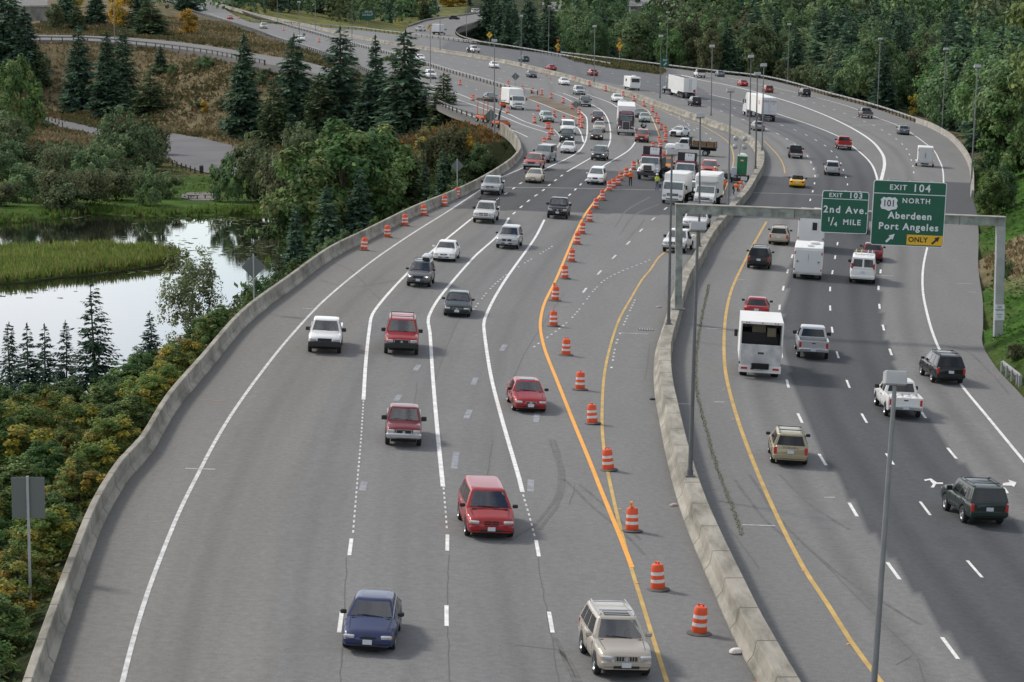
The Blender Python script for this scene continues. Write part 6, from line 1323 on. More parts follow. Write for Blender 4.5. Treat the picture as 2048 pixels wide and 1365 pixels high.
# lifts beside the slip road
def lift(px, py, label, high):
    r = empty('scissor_lift'); tag(r, label, 'lift', 'orange lifts beside the slip road'); r.matrix_world = pose(px, py, 'S', 0, -20); MO = mat('lift_orange', (.62, .12, .02), .5, noise=.15, nscale=2)
    g = MB(); g.box((0, 0, .72), (1.9, 2.3, .5), MO, bev=.06); g.box((0, 0, 1.02), (1.5, 1.9, .14), M_TRIM); g.build('chassis', r, smooth=35)
    g = MB()
    if high:
        for s in (-1, 1):
            for y in (-.9, .9): g.cyl((s * .85, y, .9), (s * .85, y, 3.2), .06, MO, n=6)
        g.build('mast', r); g = MB(); g.box((0, 0, 3.25), (2.2, 2.4, .16), M_WOODP); g.box((0, 0, 3.42), (1.9, 2.0, .18), M_WOODP); g.build('platform', r)
    else:
        g.tube([(0, -.5, 1.0), (.3, .3, 2.3), (-.3, -.2, 3.2)], .16, M_TRIM, n=8); g.build('boom', r); g = MB(); g.box((-.3, -.2, 3.35), (.9, .7, .35), MO, bev=.05); g.box((-.3, -.2, 3.9), (.95, .75, .06), M_TRIM)
        for x in (-.75, .15): g.cyl((x, -.5, 3.3), (x, -.5, 3.9), .03, M_TRIM)
        g.build('basket', r)
    for y in (-.8, .8):
        for s in (-1, 1): add_wheel(r, s * .92, y, .36, .26, True)
lift(970, 245, 'orange lift with wooden platform raised on four posts', True); lift(1000, 256, 'orange boom lift with folded dark arm', False)
# debris
def debris(px, py, d, mt, label): m = MB(); m.box((0, 0, d[2] / 2), d, mt, top=.9, bev=min(d) * .25); m.box((.05, .02, d[2] * .9), (d[0] * .6, d[1] * .7, d[2] * .3), mt, bev=.02); o = m.build('debris', smooth=40); o.location = G(px, py); o.rotation_euler = (0, BANK, random.random()); tag(o, label, 'debris')
debris(1471, 1308, (.42, .28, .18), mat('foam_white', (.72, .66, .64), .8, noise=.15, nscale=6), 'crumpled white box lying against the foot of the median barrier')
debris(1347, 1012, (.38, .2, .09), mat('pink_rag', (.45, .38, .35), .9, noise=.3, nscale=6), 'pale flattened rag beside the median barrier below the dark light pole')
debris(1318, 615, (.35, .25, .08), MATS['pink_rag'], 'scrap of rag left of the gantry leg'); debris(1304, 800, (.3, .25, .1), M_TRIM, 'dark scrap of tyre beside the median barrier')
m = MB(); q = G(1292, 660)
m.box((0, 0, .0), (1.0, .9, .03), M_TRIM)
for i in range(6): m.box((-.4 + i * .16, 0, .025), (.05, .8, .03), M_STEEL)
o = m.build('drain_grate'); o.location = q; o.rotation_euler = (0, BANK, 0); tag(o, 'iron drain grate in the shoulder left of the median barrier', 'drain')
rng = random.Random(4); m = MB()
for i, p in enumerate(resample(smooth_line(GL([(1418,570),(1403,640),(1392,720),(1395,790),(1410,850),(1432,930),(1462,1010),(1485,1072)]), 2), .14)):
    for k in range(3):
        a = rng.uniform(0, 6.28); l = rng.uniform(.04, .13); w_ = Vector((math.cos(a), math.sin(a), .5)) * l; b = p + Vector((rng.uniform(-.09, .09), 0, .01)); s = Vector((-math.sin(a), math.cos(a), 0)) * .03
        m.add([b - s, b + s, b + w_], [(0, 1, 2)], mat('weed', (.10, .11, .03), .9))
tag(m.build('weeds', flat=True), 'weeds growing in the joint along the median barrier', 'weeds', kind='stuff')
for i, (x, y) in enumerate([(1606,1143),(1696,1290),(1240,1020),(1274,1168),(1480,545),(1447,620),(1448,780),(1466,840)]):
    m = MB(); m.box((0, 0, .02), (.12, .12, .04), M_AMBER, top=.7); o = m.build('lane_stud'); o.location = G(x, y); tag(o, 'small amber reflector stud beside a yellow edge line', 'reflector', 'amber reflector studs')

# ---------------------------------------------------------------- people
M_SKIN = mat('skin', (.42, .24, .16), .6); M_HIVIS = mat('hi_vis_orange', (.85, .16, .03), .6, noise=.1, nscale=6); M_LIME = mat('hi_vis_lime', (.52, .62, .05), .6, noise=.1, nscale=6); M_JEAN = mat('denim', (.07, .11, .19), .8, noise=.15, nscale=8); M_DARKT = mat('dark_trousers', (.02, .022, .025), .8); M_GREYT = mat('grey_trousers', (.16, .17, .18), .8); M_HAT = mat('hard_hat', (.75, .76, .74), .35); M_BOOT = mat('boots', (.03, .025, .02), .8)
def person(place, face, J, label, top, legs, hat=True, helmet=None):
    """J: joints of a posed figure (x right, y forward, z up); skinned into one continuous body"""
    V, E, RAD = [], [], []
    def add(p, r, parent=None):
        V.append(p); RAD.append(r)
        if parent is not None: E.append((parent, len(V) - 1))
        return len(V) - 1
    pel = add(J['pelvis'], .15); wa = add(J['waist'], .14, pel); ch = add(J['chest'], .17, wa); nb = add(J['neck'], .065, ch); hd = add(J['head'], .10, nb); ht = add(J['crown'], .085, hd)
    d = (Vector(J['face'])).normalized(); hv = Vector(J['head']); add(tuple(hv + d * .10 + Vector((0, 0, -.01))), .028, hd)          # nose
    for s in ('l', 'r'):
        sh = add(J['sh' + s], .075, ch); el = add(J['el' + s], .05, sh); wr_ = add(J['wr' + s], .034, el); w0, e0 = Vector(J['wr' + s]), Vector(J['el' + s]); fd = (w0 - e0).normalized(); sd_ = fd.cross(Vector((0, 0, 1)) if abs(fd.z) < .8 else Vector((0, 1, 0))).normalized(); pn = fd.cross(sd_)
        pm = add(tuple(w0 + fd * .07), .036, wr_)
        for k in range(4):
            o = sd_ * (-.03 + .02 * k); ln = (.065, .08, .075, .055)[k]; a = add(tuple(w0 + fd * .105 + o), .012, pm); add(tuple(w0 + fd * (.105 + ln) + o - pn * .02), .009, a)
        a = add(tuple(w0 + fd * .05 + sd_ * .05), .013, pm); add(tuple(w0 + fd * .09 + sd_ * .065), .010, a)
        hp = add(J['hp' + s], .10, pel); kn = add(J['kn' + s], .068, hp); an = add(J['an' + s], .048, kn); add(J['to' + s], .042, an)
    me = bpy.data.meshes.new('person'); me.from_pydata([tuple(v) for v in V], E, []); o = bpy.data.objects.new('person', me); COL.objects.link(o)
    o.modifiers.new('skin', 'SKIN'); o.modifiers.new('sub', 'SUBSURF').levels = 1
    for i, r in enumerate(RAD): me.skin_vertices[0].data[i].radius = (r, r)
    me.skin_vertices[0].data[0].use_root = True
    dg = bpy.context.evaluated_depsgraph_get(); dg.update(); nm = bpy.data.meshes.new_from_object(o.evaluated_get(dg)); COL.objects.unlink(o); bpy.data.objects.remove(o)
    mats_ = [M_SKIN, top, legs, M_BOOT]
    nm.materials.clear(); [nm.materials.append(x) for x in mats_]
    SK = {'head': 0}; segs = []
    def seg(a, b, k): segs.append((Vector(J[a]), Vector(J[b]), k))
    for a, b, k in (('neck', 'crown', 0), ('pelvis', 'waist', 2), ('waist', 'chest', 1), ('chest', 'neck', 1)): seg(a, b, k)
    for s in 'lr':
        for a, b, k in (('sh', 'el', 1), ('el', 'wr', 1), ('hp', 'kn', 2), ('kn', 'an', 2), ('an', 'to', 3)): seg(a + s, b + s, k)
        w0, e0 = Vector(J['wr' + s]), Vector(J['el' + s]); segs.append((w0 + (w0 - e0).normalized() * .04, w0 + (w0 - e0).normalized() * .2, 0)); segs.append((Vector(J['pelvis']), Vector(J['hp' + s]), 2)); segs.append((Vector(J['chest']), Vector(J['sh' + s]), 1))
    for p in nm.polygons:
        p.use_smooth = True; c = p.center; best = (9, 0)
        for a, b, k in segs:
            ab = b - a; t = max(0, min(1, (c - a).dot(ab) / ab.length_squared)); dd = (c - a - ab * t).length
            if dd < best[0]: best = (dd, k)
        p.material_index = best[1]
    o = bpy.data.objects.new('person', nm); link(o); tag(o, label, 'person', 'road workers')
    C = Vector(J['crown']); H_ = Vector(J['head']); up = (C - H_).normalized(); rot = up.to_track_quat('Z', 'Y').to_matrix()
    if hat:
        g = MB(); g.lathe([(.19, -.01), (.145, .0), (.14, .05), (.11, .10), (.05, .13), (.001, .135)], helmet or M_HAT, n=14); g.v = [tuple(rot @ Vector(v) + C - up * .02) for v in g.v]; g.build('hard_hat', o, smooth=40)
    g = MB(); a, b = Vector(J['waist']), Vector(J['chest']); ax = (Vector(J['neck']) - a).normalized(); rr = ax.to_track_quat('Z', 'Y').to_matrix(); ln = (Vector(J['neck']) - a).length
    rings = []
    for t, w_, dp in ((-.18, .205, .165), (.1, .2, .16), (.5, .225, .175), (.8, .215, .15), (.96, .12, .10)):
        rings.append([tuple(rr @ Vector((w_ * math.cos(q), dp * math.sin(q), 0)) + a + ax * (ln * t)) for q in [i * math.pi / 8 for i in range(17)]])
    vm = top if top in (M_HIVIS, M_LIME) else M_HIVIS
    for i in range(4): loft(g, rings[i:i + 2], mat('reflective_band', (.62, .63, .58), .4) if i == 1 and False else vm, caps=False)
    g.build('safety_vest', o, smooth=60)
    o.location = place; o.rotation_euler = (0, 0, face); return o
STAND = dict(pelvis=(0, 0, .95), waist=(0, 0, 1.10), chest=(0, .01, 1.34), neck=(0, .01, 1.52), head=(0, .03, 1.64), crown=(0, .02, 1.74), face=(0, 1, 0), shl=(-.20, 0, 1.44), shr=(.20, 0, 1.44), ell=(-.27, -.03, 1.16), elr=(.27, -.03, 1.16), wrl=(-.26, .06, .92), wrr=(.26, .06, .92), hpl=(-.10, 0, .90), hpr=(.10, 0, .90), knl=(-.11, .03, .50), knr=(.12, .02, .50), anl=(-.11, 0, .09), anr=(.13, -.02, .09), tol=(-.12, .14, .04), tor=(.16, .12, .04))
def vary(**k): d = dict(STAND); d.update(k); return d
person(G(1261, 373), math.pi * .9, vary(elr=(.25, .16, 1.2), wrr=(.10, .30, 1.28)), 'worker in orange vest and white hat standing beside the drums', M_HIVIS, M_DARKT)
person(G(1314, 382), math.pi * 1.15, vary(ell=(-.28, .12, 1.18), wrl=(-.12, .28, 1.1), elr=(.28, .12, 1.18), wrr=(.1, .28, 1.1)), 'worker in lime vest and jeans left of the flat-nosed truck', M_LIME, M_JEAN)
person(G(1430, 366), math.pi, STAND, 'worker in bright orange and white hat before the red suv', M_HIVIS, M_HIVIS)
person(G(1447, 390), .2, vary(knl=(-.12, .10, .5), tol=(-.12, .2, .04)), 'worker in orange vest walking away right of the box truck', M_HIVIS, M_GREYT)
BENT = vary(pelvis=(0, -.12, .82), waist=(0, .02, .94), chest=(0, .30, .98), neck=(0, .47, .98), head=(0, .58, .94), crown=(0, .67, .93), face=(0, .5, -.9), shl=(-.2, .40, .95), shr=(.2, .40, .95), ell=(-.24, .50, .68), elr=(.24, .50, .68), wrl=(-.16, .60, .42), wrr=(.16, .60, .42), hpl=(-.1, -.12, .80), hpr=(.1, -.12, .80), knl=(-.13, .05, .45), knr=(.14, .0, .45), anl=(-.12, -.08, .09), anr=(.14, -.1, .09), tol=(-.13, .06, .04), tor=(.16, .04, .04))
person(G(1468, 390), -math.pi * .45, BENT, 'worker in orange bending down beside the median barrier', M_HIVIS, M_DARKT)
person(G(1476, 384), -math.pi * .35, BENT, 'second worker stooping close to the barrier beside the bending one', M_HIVIS, M_DARKT)
RIDE = vary(pelvis=(0, -.35, .92), waist=(0, -.30, 1.08), chest=(0, -.18, 1.30), neck=(0, -.10, 1.46), head=(0, -.04, 1.57), crown=(0, -.05, 1.67), shl=(-.2, -.16, 1.40), shr=(.2, -.16, 1.40), ell=(-.36, .08, 1.20), elr=(.36, .08, 1.20), wrl=(-.38, .36, 1.10), wrr=(.38, .36, 1.10), hpl=(-.12, -.32, .90), hpr=(.12, -.32, .90), knl=(-.26, .08, .72), knr=(.26, .08, .72), anl=(-.24, -.05, .36), anr=(.24, -.05, .36), tol=(-.25, .1, .33), tor=(.25, .1, .33))
for mo, lab in ((MOTO1, 'rider in black on the motorcycle behind the rusty red suv'), (MOTO2, 'rider in black on the far motorcycle beside the white pickup')):
    o = person((0, 0, 0), 0, RIDE, lab, M_DARKT, M_DARKT, True, M_SBLACK); o['group'] = 'motorcycle riders'; o.matrix_world = mo.matrix_world
    for ch in o.children:
        if ch.name.startswith('safety'): ch.data.materials.clear(); ch.data.materials.append(M_DARKT); ch.name = 'jacket'
# ================================================================ VEGETATION
M_LEAF = attr_mat('leaves', 'tone', .75, (.5, 2), (6, 2), (.18, .22), spec=.15, rand=.55, trans=.28)
M_NEEDLE = attr_mat('needles', 'tone', .8, (.5, 2), (6, 2), (.15, .2), spec=.12, rand=.40, trans=.16)
M_PLAIN = attr_mat('blades', 'tone', .85, (.12, 4), (2.0, 2), (.22, .2), spec=.05, trans=.38)
M_BARK = mat('bark', (.085, .065, .048), .95, noise=.35, nscale=4)
def quad_mesh(name, C, U, V, cols, mt):
    """many small leaf-shaped faces: centre C, half axes U and V, one colour each"""
    n = len(C); P = np.empty((n, 4, 3), np.float32); P[:, 0] = C - U; P[:, 1] = C - V * .9; P[:, 2] = C + U; P[:, 3] = C + V * .9
    me = bpy.data.meshes.new(name); me.vertices.add(4 * n); me.vertices.foreach_set('co', P.ravel()); me.loops.add(4 * n); me.loops.foreach_set('vertex_index', np.arange(4 * n, dtype=np.int32))
    me.polygons.add(n); me.polygons.foreach_set('loop_start', np.arange(0, 4 * n, 4, dtype=np.int32)); me.update(calc_edges=True)
    set_attr(me, 'tone', np.repeat(cols, 4, 0)); me.materials.append(mt); return me
def rdir(n, rng):
    v = rng.normal(size=(n, 3)); return v / np.linalg.norm(v, axis=1)[:, None]
def frames(N, rng):
    a = rdir(len(N), rng); U = np.cross(N, a); U /= np.linalg.norm(U, axis=1)[:, None] + 1e-9; return U, np.cross(N, U)
def crown_mesh(name, seed, H, Wd, base, clumps, leaves, size, cols, rc=.20, flat=1.0, hole=0.0):
    """broadleaf crown: leaf clumps spread through an uneven egg, leaves on the outside of each clump"""
    rng = np.random.default_rng(seed); d = rdir(clumps, rng); r = rng.uniform(.30, .95, clumps) ** .6
    zc = base + (H - base) * .47; hh = (H - base) / 2; az = np.arctan2(d[:, 1], d[:, 0]); lob = 1 + .13 * np.sin(3 * az + seed) + .10 * np.sin(5 * az + 2 * seed + 3 * d[:, 2]) + rng.uniform(-.14, .14, clumps)
    taper = np.where(d[:, 2] > 0, 1 - .22 * d[:, 2] ** 2, 1.0)
    CC = np.c_[d[:, 0] * r * lob * Wd / 2 * taper, d[:, 1] * r * lob * Wd / 2 * taper, zc + d[:, 2] * r * lob * hh * .98]
    RC = rng.uniform(.6, 1.3, clumps) * rc * Wd; k = np.repeat(np.arange(clumps), leaves); n = len(k)
    ld = rdir(n, rng); rr = rng.uniform(.25, 1.12, n) ** .65
    P = CC[k] + ld * (rr * RC[k])[:, None] * np.array([1, 1, .85 * flat]); P[:, 2] = np.maximum(P[:, 2], base * .3 + .05)
    cd = (P - np.array([0, 0, zc - hh * .35])) / np.array([Wd / 2, Wd / 2, hh]); cd /= np.linalg.norm(cd, axis=1)[:, None] + 1e-9
    N = ld * .6 + cd * .8 + rng.normal(size=(n, 3)) * .45 + np.array([0, 0, .2]); N /= np.linalg.norm(N, axis=1)[:, None]
    U, V = frames(N, rng); s = size * rng.uniform(.55, 1.4, n); cols = np.array(cols); ci = rng.integers(0, len(cols), clumps); mixk = rng.random(n) < .25; kk = np.where(mixk, rng.integers(0, clumps, n), k)
    c = cols[ci[kk]] * (rng.uniform(.78, 1.28, clumps)[k] * rng.uniform(.70, 1.32, n))[:, None]
    k_ = H / np.quantile(P[:, 2], .997); P[:, 2] *= k_; CC[:, 2] *= k_; kw = Wd / 2 / np.quantile(np.hypot(P[:, 0], P[:, 1]), .985); P[:, :2] *= kw; CC[:, :2] *= kw
    return quad_mesh(name, P, U * (s * .62)[:, None], V * (s * .46)[:, None], c, M_LEAF), CC
def trunk_mesh(name, H, r, limbs, seed, lean=.0):
    rng = random.Random(seed); m = MB(); p = Vector((0, 0, -.6)); q = [p, Vector((lean * H * .3, 0, H * .3)), Vector((lean * H * .55, rng.uniform(-.2, .2), H * .6)), Vector((lean * H * .7, rng.uniform(-.3, .3), H * .88))]
    rs = [r * 1.25, r * .9, r * .6, r * .22]
    for a, b, r0, r1 in zip(q[:-1], q[1:], rs[:-1], rs[1:]): m.cyl(a, b, r0, M_BARK, r1=r1, n=7, cap=False)
    for L_ in limbs:
        L_ = Vector(L_); t = rng.uniform(.25, .75); i = min(int(t * 3), 2); a = q[i].lerp(q[i + 1], t * 3 - i); mid = a.lerp(L_, .55) + Vector((0, 0, -.05 * H)); m.cyl(a, mid, r * .38, M_BARK, r1=r * .22, n=5, cap=False); m.cyl(mid, L_, r * .22, M_BARK, r1=r * .07, n=5, cap=False)
    o = m.build(name, smooth=60); me = o.data; bpy.data.objects.remove(o); return me
def conifer_mesh(name, seed, H, Wd, levels, nb, sprays, size, cols, base=.05, power=.85, open_=0.0, flat=.5):
    rng = np.random.default_rng(seed); C, U, V, K = [], [], [], []
    cols = np.array(cols); nB = levels * nb; ph = rng.uniform(0, 6.28, 3)
    for i in range(nB):
        t = base + (1 - base) * (1 - math.sqrt(1 - rng.random() * .985)) if rng.random() < .66 else rng.uniform(base, .985)
        az = rng.uniform(0, 6.28); R_ = (Wd / 2 * (1 - t) ** power * (1 + .14 * math.sin(2 * az + ph[0]) + .12 * math.sin(9 * t * 3 + ph[1])) + .12) * rng.uniform(.55, 1.15)
        if rng.random() < open_: continue
        d = np.array([math.cos(az), math.sin(az), 0]); droop = rng.uniform(.05, .42) - .30 * t; side = np.array([-d[1], d[0], 0]); col = cols[rng.integers(len(cols))] * rng.uniform(.70, 1.35); m_ = max(3, int(sprays * (.4 + .6 * (1 - t)))); z0 = H * t
        for s in range(m_):
            u = ((s + rng.random()) / m_) ** .8; p = d * R_ * (.06 + .94 * u) + np.array([0, 0, z0 - droop * R_ * u * (1.3 - .6 * u)]); sg = 1 if rng.random() < .5 else -1
            ax = d * rng.uniform(.4, 1.0) + side * sg * rng.uniform(.1, 1.0) + np.array([0, 0, rng.uniform(-.65, .12)]); ax /= np.linalg.norm(ax); w = size * rng.uniform(.55, 1.3) * (.7 + .5 * (1 - t)); nrm = np.array([0, 0, 1]) + d * .5 + rng.normal(size=3) * flat; v = np.cross(nrm, ax); v /= np.linalg.norm(v) + 1e-9
            C.append(p + ax * w * .40); U.append(ax * w * .60); V.append(v * w * .24); K.append(col * rng.uniform(.75, 1.25))
    for s in range(10): z = H * (.965 + .008 * s * .5); C.append(np.array([0, 0, z])); U.append(np.array([rng.normal() * .05, rng.normal() * .05, size * .5])); V.append(np.array([rng.normal(), rng.normal(), 0]) * size * .12); K.append(cols[0])
    return quad_mesh(name, np.array(C), np.array(U), np.array(V), np.array(K), M_NEEDLE)
DARKC = [(.066, .122, .074), (.084, .146, .084), (.056, .104, .072), (.096, .152, .084)]
CEDAR = [(.066, .100, .044), (.082, .112, .048), (.054, .084, .042)]
OLIVE = [(.108, .182, .076), (.128, .200, .084), (.090, .156, .070), (.148, .200, .090)]
LIME = [(.115, .195, .066), (.098, .172, .060), (.145, .215, .078)]
SAGE = [(.135, .178, .084), (.116, .160, .074), (.160, .195, .095)]
BROWN = [(.110, .128, .062), (.132, .140, .068), (.090, .115, .056)]
YELL = [(.42, .27, .03), (.34, .22, .03), (.50, .33, .05), (.24, .20, .04)]
MAPLE = [(.090, .160, .050), (.116, .184, .056), (.068, .126, .046), (.19, .24, .085)]
AUT = [(.090, .148, .042), (.072, .122, .036), (.33, .25, .04), (.17, .19, .045), (.13, .18, .045), (.22, .15, .034), (.105, .155, .042), (.22, .22, .05)]
BASE = {}
def proto(key, crown, CC, H, r, lean=0.0, nl=6, seed=1):
    limbs = [tuple(c) for c in CC[:nl]] if CC is not None else []
    v = crown.vertices; a = np.empty(len(v) * 3, np.float32); v.foreach_get('co', a); BASE[key] = (crown, trunk_mesh('trunk', H, r, limbs, seed, lean), float(np.quantile(a[2::3], .998)))
for i in range(4):
    me = conifer_mesh('crown', 10 + i, 14, (6.4, 5.4, 7.2, 5.8)[i], 44, 11, 15, .82, DARKC, power=(.66, .74, .60, .8)[i]); proto('fir%d' % i, me, None, 15.3, .26, seed=i)
for i in range(2):
    me = conifer_mesh('crown', 20 + i, 12, 6.4, 34, 10, 15, .70, CEDAR, power=.55, flat=.9); proto('cedar%d' % i, me, None, 13.0, .25, seed=i)
for i in range(3):
    me = conifer_mesh('crown', 30 + i, 8, (4.2, 3.4, 5.0)[i], 34, 9, 20, .34, [(.055, .098, .060), (.070, .118, .068), (.046, .084, .056)], power=.85); proto('spruce%d' % i, me, None, 8.9, .10, seed=i)
for i, (nm, cl) in enumerate((('olive', OLIVE), ('olive', OLIVE), ('olive', LIME), ('sage', SAGE), ('brown', BROWN), ('olive', OLIVE))):
    me, CC = crown_mesh('crown', 40 + i, 12, (9.6, 8.5, 9, 9, 8, 10.5)[i], .3, 84, 100, .37, cl, rc=.135); proto('leafy%d' % i, me, CC, 9.5, .2, nl=7, seed=i)
for i, cl in enumerate((SAGE, BROWN, OLIVE)):
    me, CC = crown_mesh('crown', 60 + i, 5, 6.0, .0, 50, 85, .27, cl, rc=.14); proto('bush%d' % i, me, CC, 3.2, .07, nl=6, seed=i)
me, CC = crown_mesh('crown', 70, 6, 4.6, .2, 34, 70, .32, YELL, rc=.16); proto('yellow', me, CC, 5, .09, nl=6, seed=3)
for i in range(3):
    me, CC = crown_mesh('crown', 80 + i, 11, (9.5, 8, 8.8)[i], .3, 95, 120, .36, MAPLE, rc=.105); proto('maple%d' % i, me, CC, 9, .22, nl=9, seed=i)
for i in range(4):
    me, CC = crown_mesh('crown', 90 + i, 9, (8, 7, 7.6, 7)[i], .0, 110, 130, .25, (AUT, MAPLE, AUT, MAPLE)[i], rc=.10); proto('near%d' % i, me, CC, 7.5, .16, nl=9, seed=i)
me, CC = crown_mesh('crown', 99, 8, 6.4, .3, 120, 62, .17, [(.18, .215, .105), (.15, .19, .085), (.21, .235, .12)], rc=.095); BASE['airy'] = (me, trunk_mesh('trunk', 7.0, .08, [tuple(c) for c in CC[:40]], 5), 8)
me, CC = crown_mesh('crown', 101, 22, 16, .5, 150, 150, .42, MAPLE, rc=.09); proto('tall', me, CC, 18, .4, nl=9, seed=4)
NAMES = dict(fir='fir_tree', cedar='cedar_tree', spruce='young_spruce', leafy='leafy_tree', bush='shrub', yellow='yellow_tree', maple='maple_tree', near='maple_tree', airy='alder_tree', tall='maple_tree')
def tree(key, P, H, label, group=None, wide=1.0, name=None):
    crown, trunk, h0 = BASE[key]; k = ''.join(c for c in key if not c.isdigit()); r = empty(name or NAMES[k], P); s = H / h0
    r.scale = (s * wide, s * wide, s); r.rotation_euler = (0, 0, random.uniform(0, 6.28)); tag(r, label, 'shrub' if k == 'bush' else 'tree', group)
    for nm, me in (('trunk', trunk), ('crown', crown)): link(bpy.data.objects.new(nm, me), r)
    return r
BWC = {}
def BW(key):
    if key not in BWC:
        v = BASE[key][0].vertices; a = np.empty(len(v) * 3, np.float32); v.foreach_get('co', a); BWC[key] = float(np.ptp(a[0::3]))
    return BWC[key]
def tree_px(key, px, base, top, label, group=None, z=None, wide=1.0, wpx=None):
    P = onland(px, base) if z is None else AtZ(px, base, z); P.z = hz(P.x, P.y) - .15; s = F / P.y; H = (base - top) / s
    if wpx:
        w0 = BW(key) * H / BASE[key][2]; wide = (wpx / s) / w0
    return tree(key, P, H, label, group, wide)
# --- the hillside on the left
for a in (('fir0',160,222,53,'tall dark fir, left of the hillside clump of three',78),('fir1',216,236,68,'dark fir in the middle of the hillside clump',80),('fir2',247,222,56,'dark fir on the right of the hillside clump',76),('fir3',322,144,92,'small dark fir alone under the side ramp rail',34),('cedar0',302,228,142,'brownish cedar below the small lone fir',86),
          ('fir1',490,278,74,'slim dark fir left of the big roadside firs',96),('fir0',590,270,74,'dark fir second from left in the roadside row',96),('fir2',682,262,60,'widest dark fir at the centre of the roadside row',118),('fir3',752,262,78,'slim dark fir between the two biggest roadside firs',74),('fir0',812,268,66,'big dark fir at the right end of the roadside row',118),('cedar1',888,250,148,'round topped dark cedar at the right end of the conifers',74),('cedar0',548,290,160,'brownish cedar filling the gap in front of the roadside firs',90),('cedar1',640,280,150,'dark cedar in front of the widest fir',90),('fir3',735,275,150,'short fir in front of the slim fir',80),
          ('fir2',18,140,-40,'tall dark fir on the left edge above the maple',110),('fir1',52,170,18,'dark fir behind the pale green maple',80),('cedar0',75,175,90,'dark cedar right of the pale green maple',60),
          ('fir0',135,46,-45,'dark fir on the ridge at the top left',52),('cedar0',155,62,5,'brownish cedar on the ridge beneath the top left fir',44),('fir1',192,48,-40,'slim dark fir on the ridge right of the yellow tree',44),('fir2',282,60,-45,'dark fir on the ridge above the broad cedar',60),('cedar1',300,74,2,'broad dark cedar at the end of the ridge',86),
          ('fir3',372,25,-40,'dark fir above the slip road near the top edge',50)):
    tree_px(a[0], a[1], a[2], a[3], a[4], 'conifers on the left hillside', wpx=a[5] * 1.32)
for a in (('yellow',240,58,-30,'tall yellow tree behind the side ramp light pole',52),('yellow',377,70,18,'small yellow tree beside the slip road guardrail',44),('yellow',408,225,200,'tiny yellow bush on the hillside',18),('leafy4',110,58,8,'reddish brown tree on the ridge',50),('yellow',152,18,-30,'yellow tree cut by the top left edge',40)):
    tree_px(a[0], a[1], a[2], a[3], a[4], 'autumn trees on the hillside', wpx=a[5])
tree_px('maple0', 42, 288, 112, 'pale green maple with bare trunk on the left edge', wpx=105)
tree_px('leafy2', -8, 300, 190, 'leafy green tree cut by the left edge', wpx=80)
for a in (('bush0',228,335,210,'tall yellow green willow left of the car park',105),('bush0',276,340,226,'second willow close to the car park edge',120),('bush0',512,404,264,'grey green willow in front of the car park',125),('bush0',602,345,242,'yellow green willow below the dark firs',110),('bush1',560,425,300,'dark brown green bush hanging over the pond',105),('bush2',456,404,304,'small bush beside the car park corner',85),('bush2',640,352,292,'green bush left of the great maple',70),('bush1',178,352,284,'brown green bush left of the willows',80),
          ('bush1',905,335,250,'brown shrub by the guardrail end above the parapet',90),('bush2',960,345,285,'green shrub under the curved parapet',70),('bush1',860,345,270,'autumn brown shrub below the rounded cedar',80),('bush2',905,365,300,'dark green shrub below the parapet bend',80),('yellow',845,312,272,'orange leaved shrub between cedar and great maple',34),('yellow',925,312,262,'orange brown shrub on the bank below the lifts',50)):
    tree_px(a[0], a[1], a[2], a[3], a[4], 'willows and shrubs by the car park', wpx=a[5], z=None if a[0] != 'bush1' or a[1] < 800 else None)
rng = random.Random(11)
for i in range(46):                                   # brush mass left of the pond
    px = rng.uniform(-10, 335); py = rng.uniform(300, 428); 
    if py < 330 and px > 120 and px < 200: py += 40
    lo, hi = 50, 92
    if 55 < px < 205: py = max(py, 338); hi = min(hi, py - 276); lo = min(lo, hi - 8)
    tree_px(rng.choice(['bush0', 'bush1', 'bush1', 'bush2', 'bush1']), px, py, py - rng.uniform(lo, hi), 'olive brown shrub in the thicket left of the pond', 'shrubs in the thicket left of the pond', wpx=rng.uniform(70, 115))
for i in range(44):                                   # shrubs over the dry slope
    px = rng.uniform(60, 880); py = rng.uniform(130, 262)
    if px > 300 and py > 255: py -= 40
    tree_px(rng.choice(['bush1', 'bush1', 'bush2', 'bush0']), px, py, py - rng.uniform(12, 30), 'low shrub scattered on the dry hillside', 'low shrubs on the dry hillside', wpx=rng.uniform(18, 48))
# --- trees between pond and parapet
for a in (('maple0',690,490,226,'great green maple with pale leaf edges beside the parapet',260),('maple1',610,520,268,'green maple leaning over the pond edge',200),('maple2',765,450,240,'soft dark maple right of the great maple',190),('fir3',655,560,395,'dark fir under the great maple at the parapet',110),('fir1',592,580,420,'dark fir at the pond edge beside the parapet',90),('fir0',720,520,330,'dark fir behind the great maple',110),('cedar1',812,450,288,'dark cedar behind the first parapet drums',130),('fir2',848,432,312,'dark fir behind the last parapet drums',90),('fir3',886,408,288,'small pointed fir left of the diamond sign back',60),('cedar0',560,600,490,'dark sprawling cedar right of the large diamond sign',70),('cedar0',935,395,325,'low cedar under the diamond sign back',60)):
    tree_px(a[0], a[1], a[2], a[3], a[4], 'trees between pond and parapet', z=-8.6, wpx=a[5])
tree_px('airy', 388, 770, 566, 'airy grey green alder standing over the pond', z=-9.0, wpx=165)
for a in (('spruce0',22,800,622,'young spruce at the left edge over the pond',110),('spruce1',92,800,616,'slim young spruce second from the left edge',95),('spruce1',58,830,640,'young spruce between the two at the left edge',95),('spruce2',192,850,620,'broadest young spruce before the pond',165),('spruce0',135,840,668,'short young spruce left of the broadest one',100),('spruce1',304,830,708,'small lone young spruce beside the alder',70),('spruce2',-10,850,660,'young spruce cut by the left edge',80)):
    tree_px(a[0], a[1], a[2], a[3], a[4], 'young spruces before the pond', z=-9.0, wpx=a[5])
rng = random.Random(5)
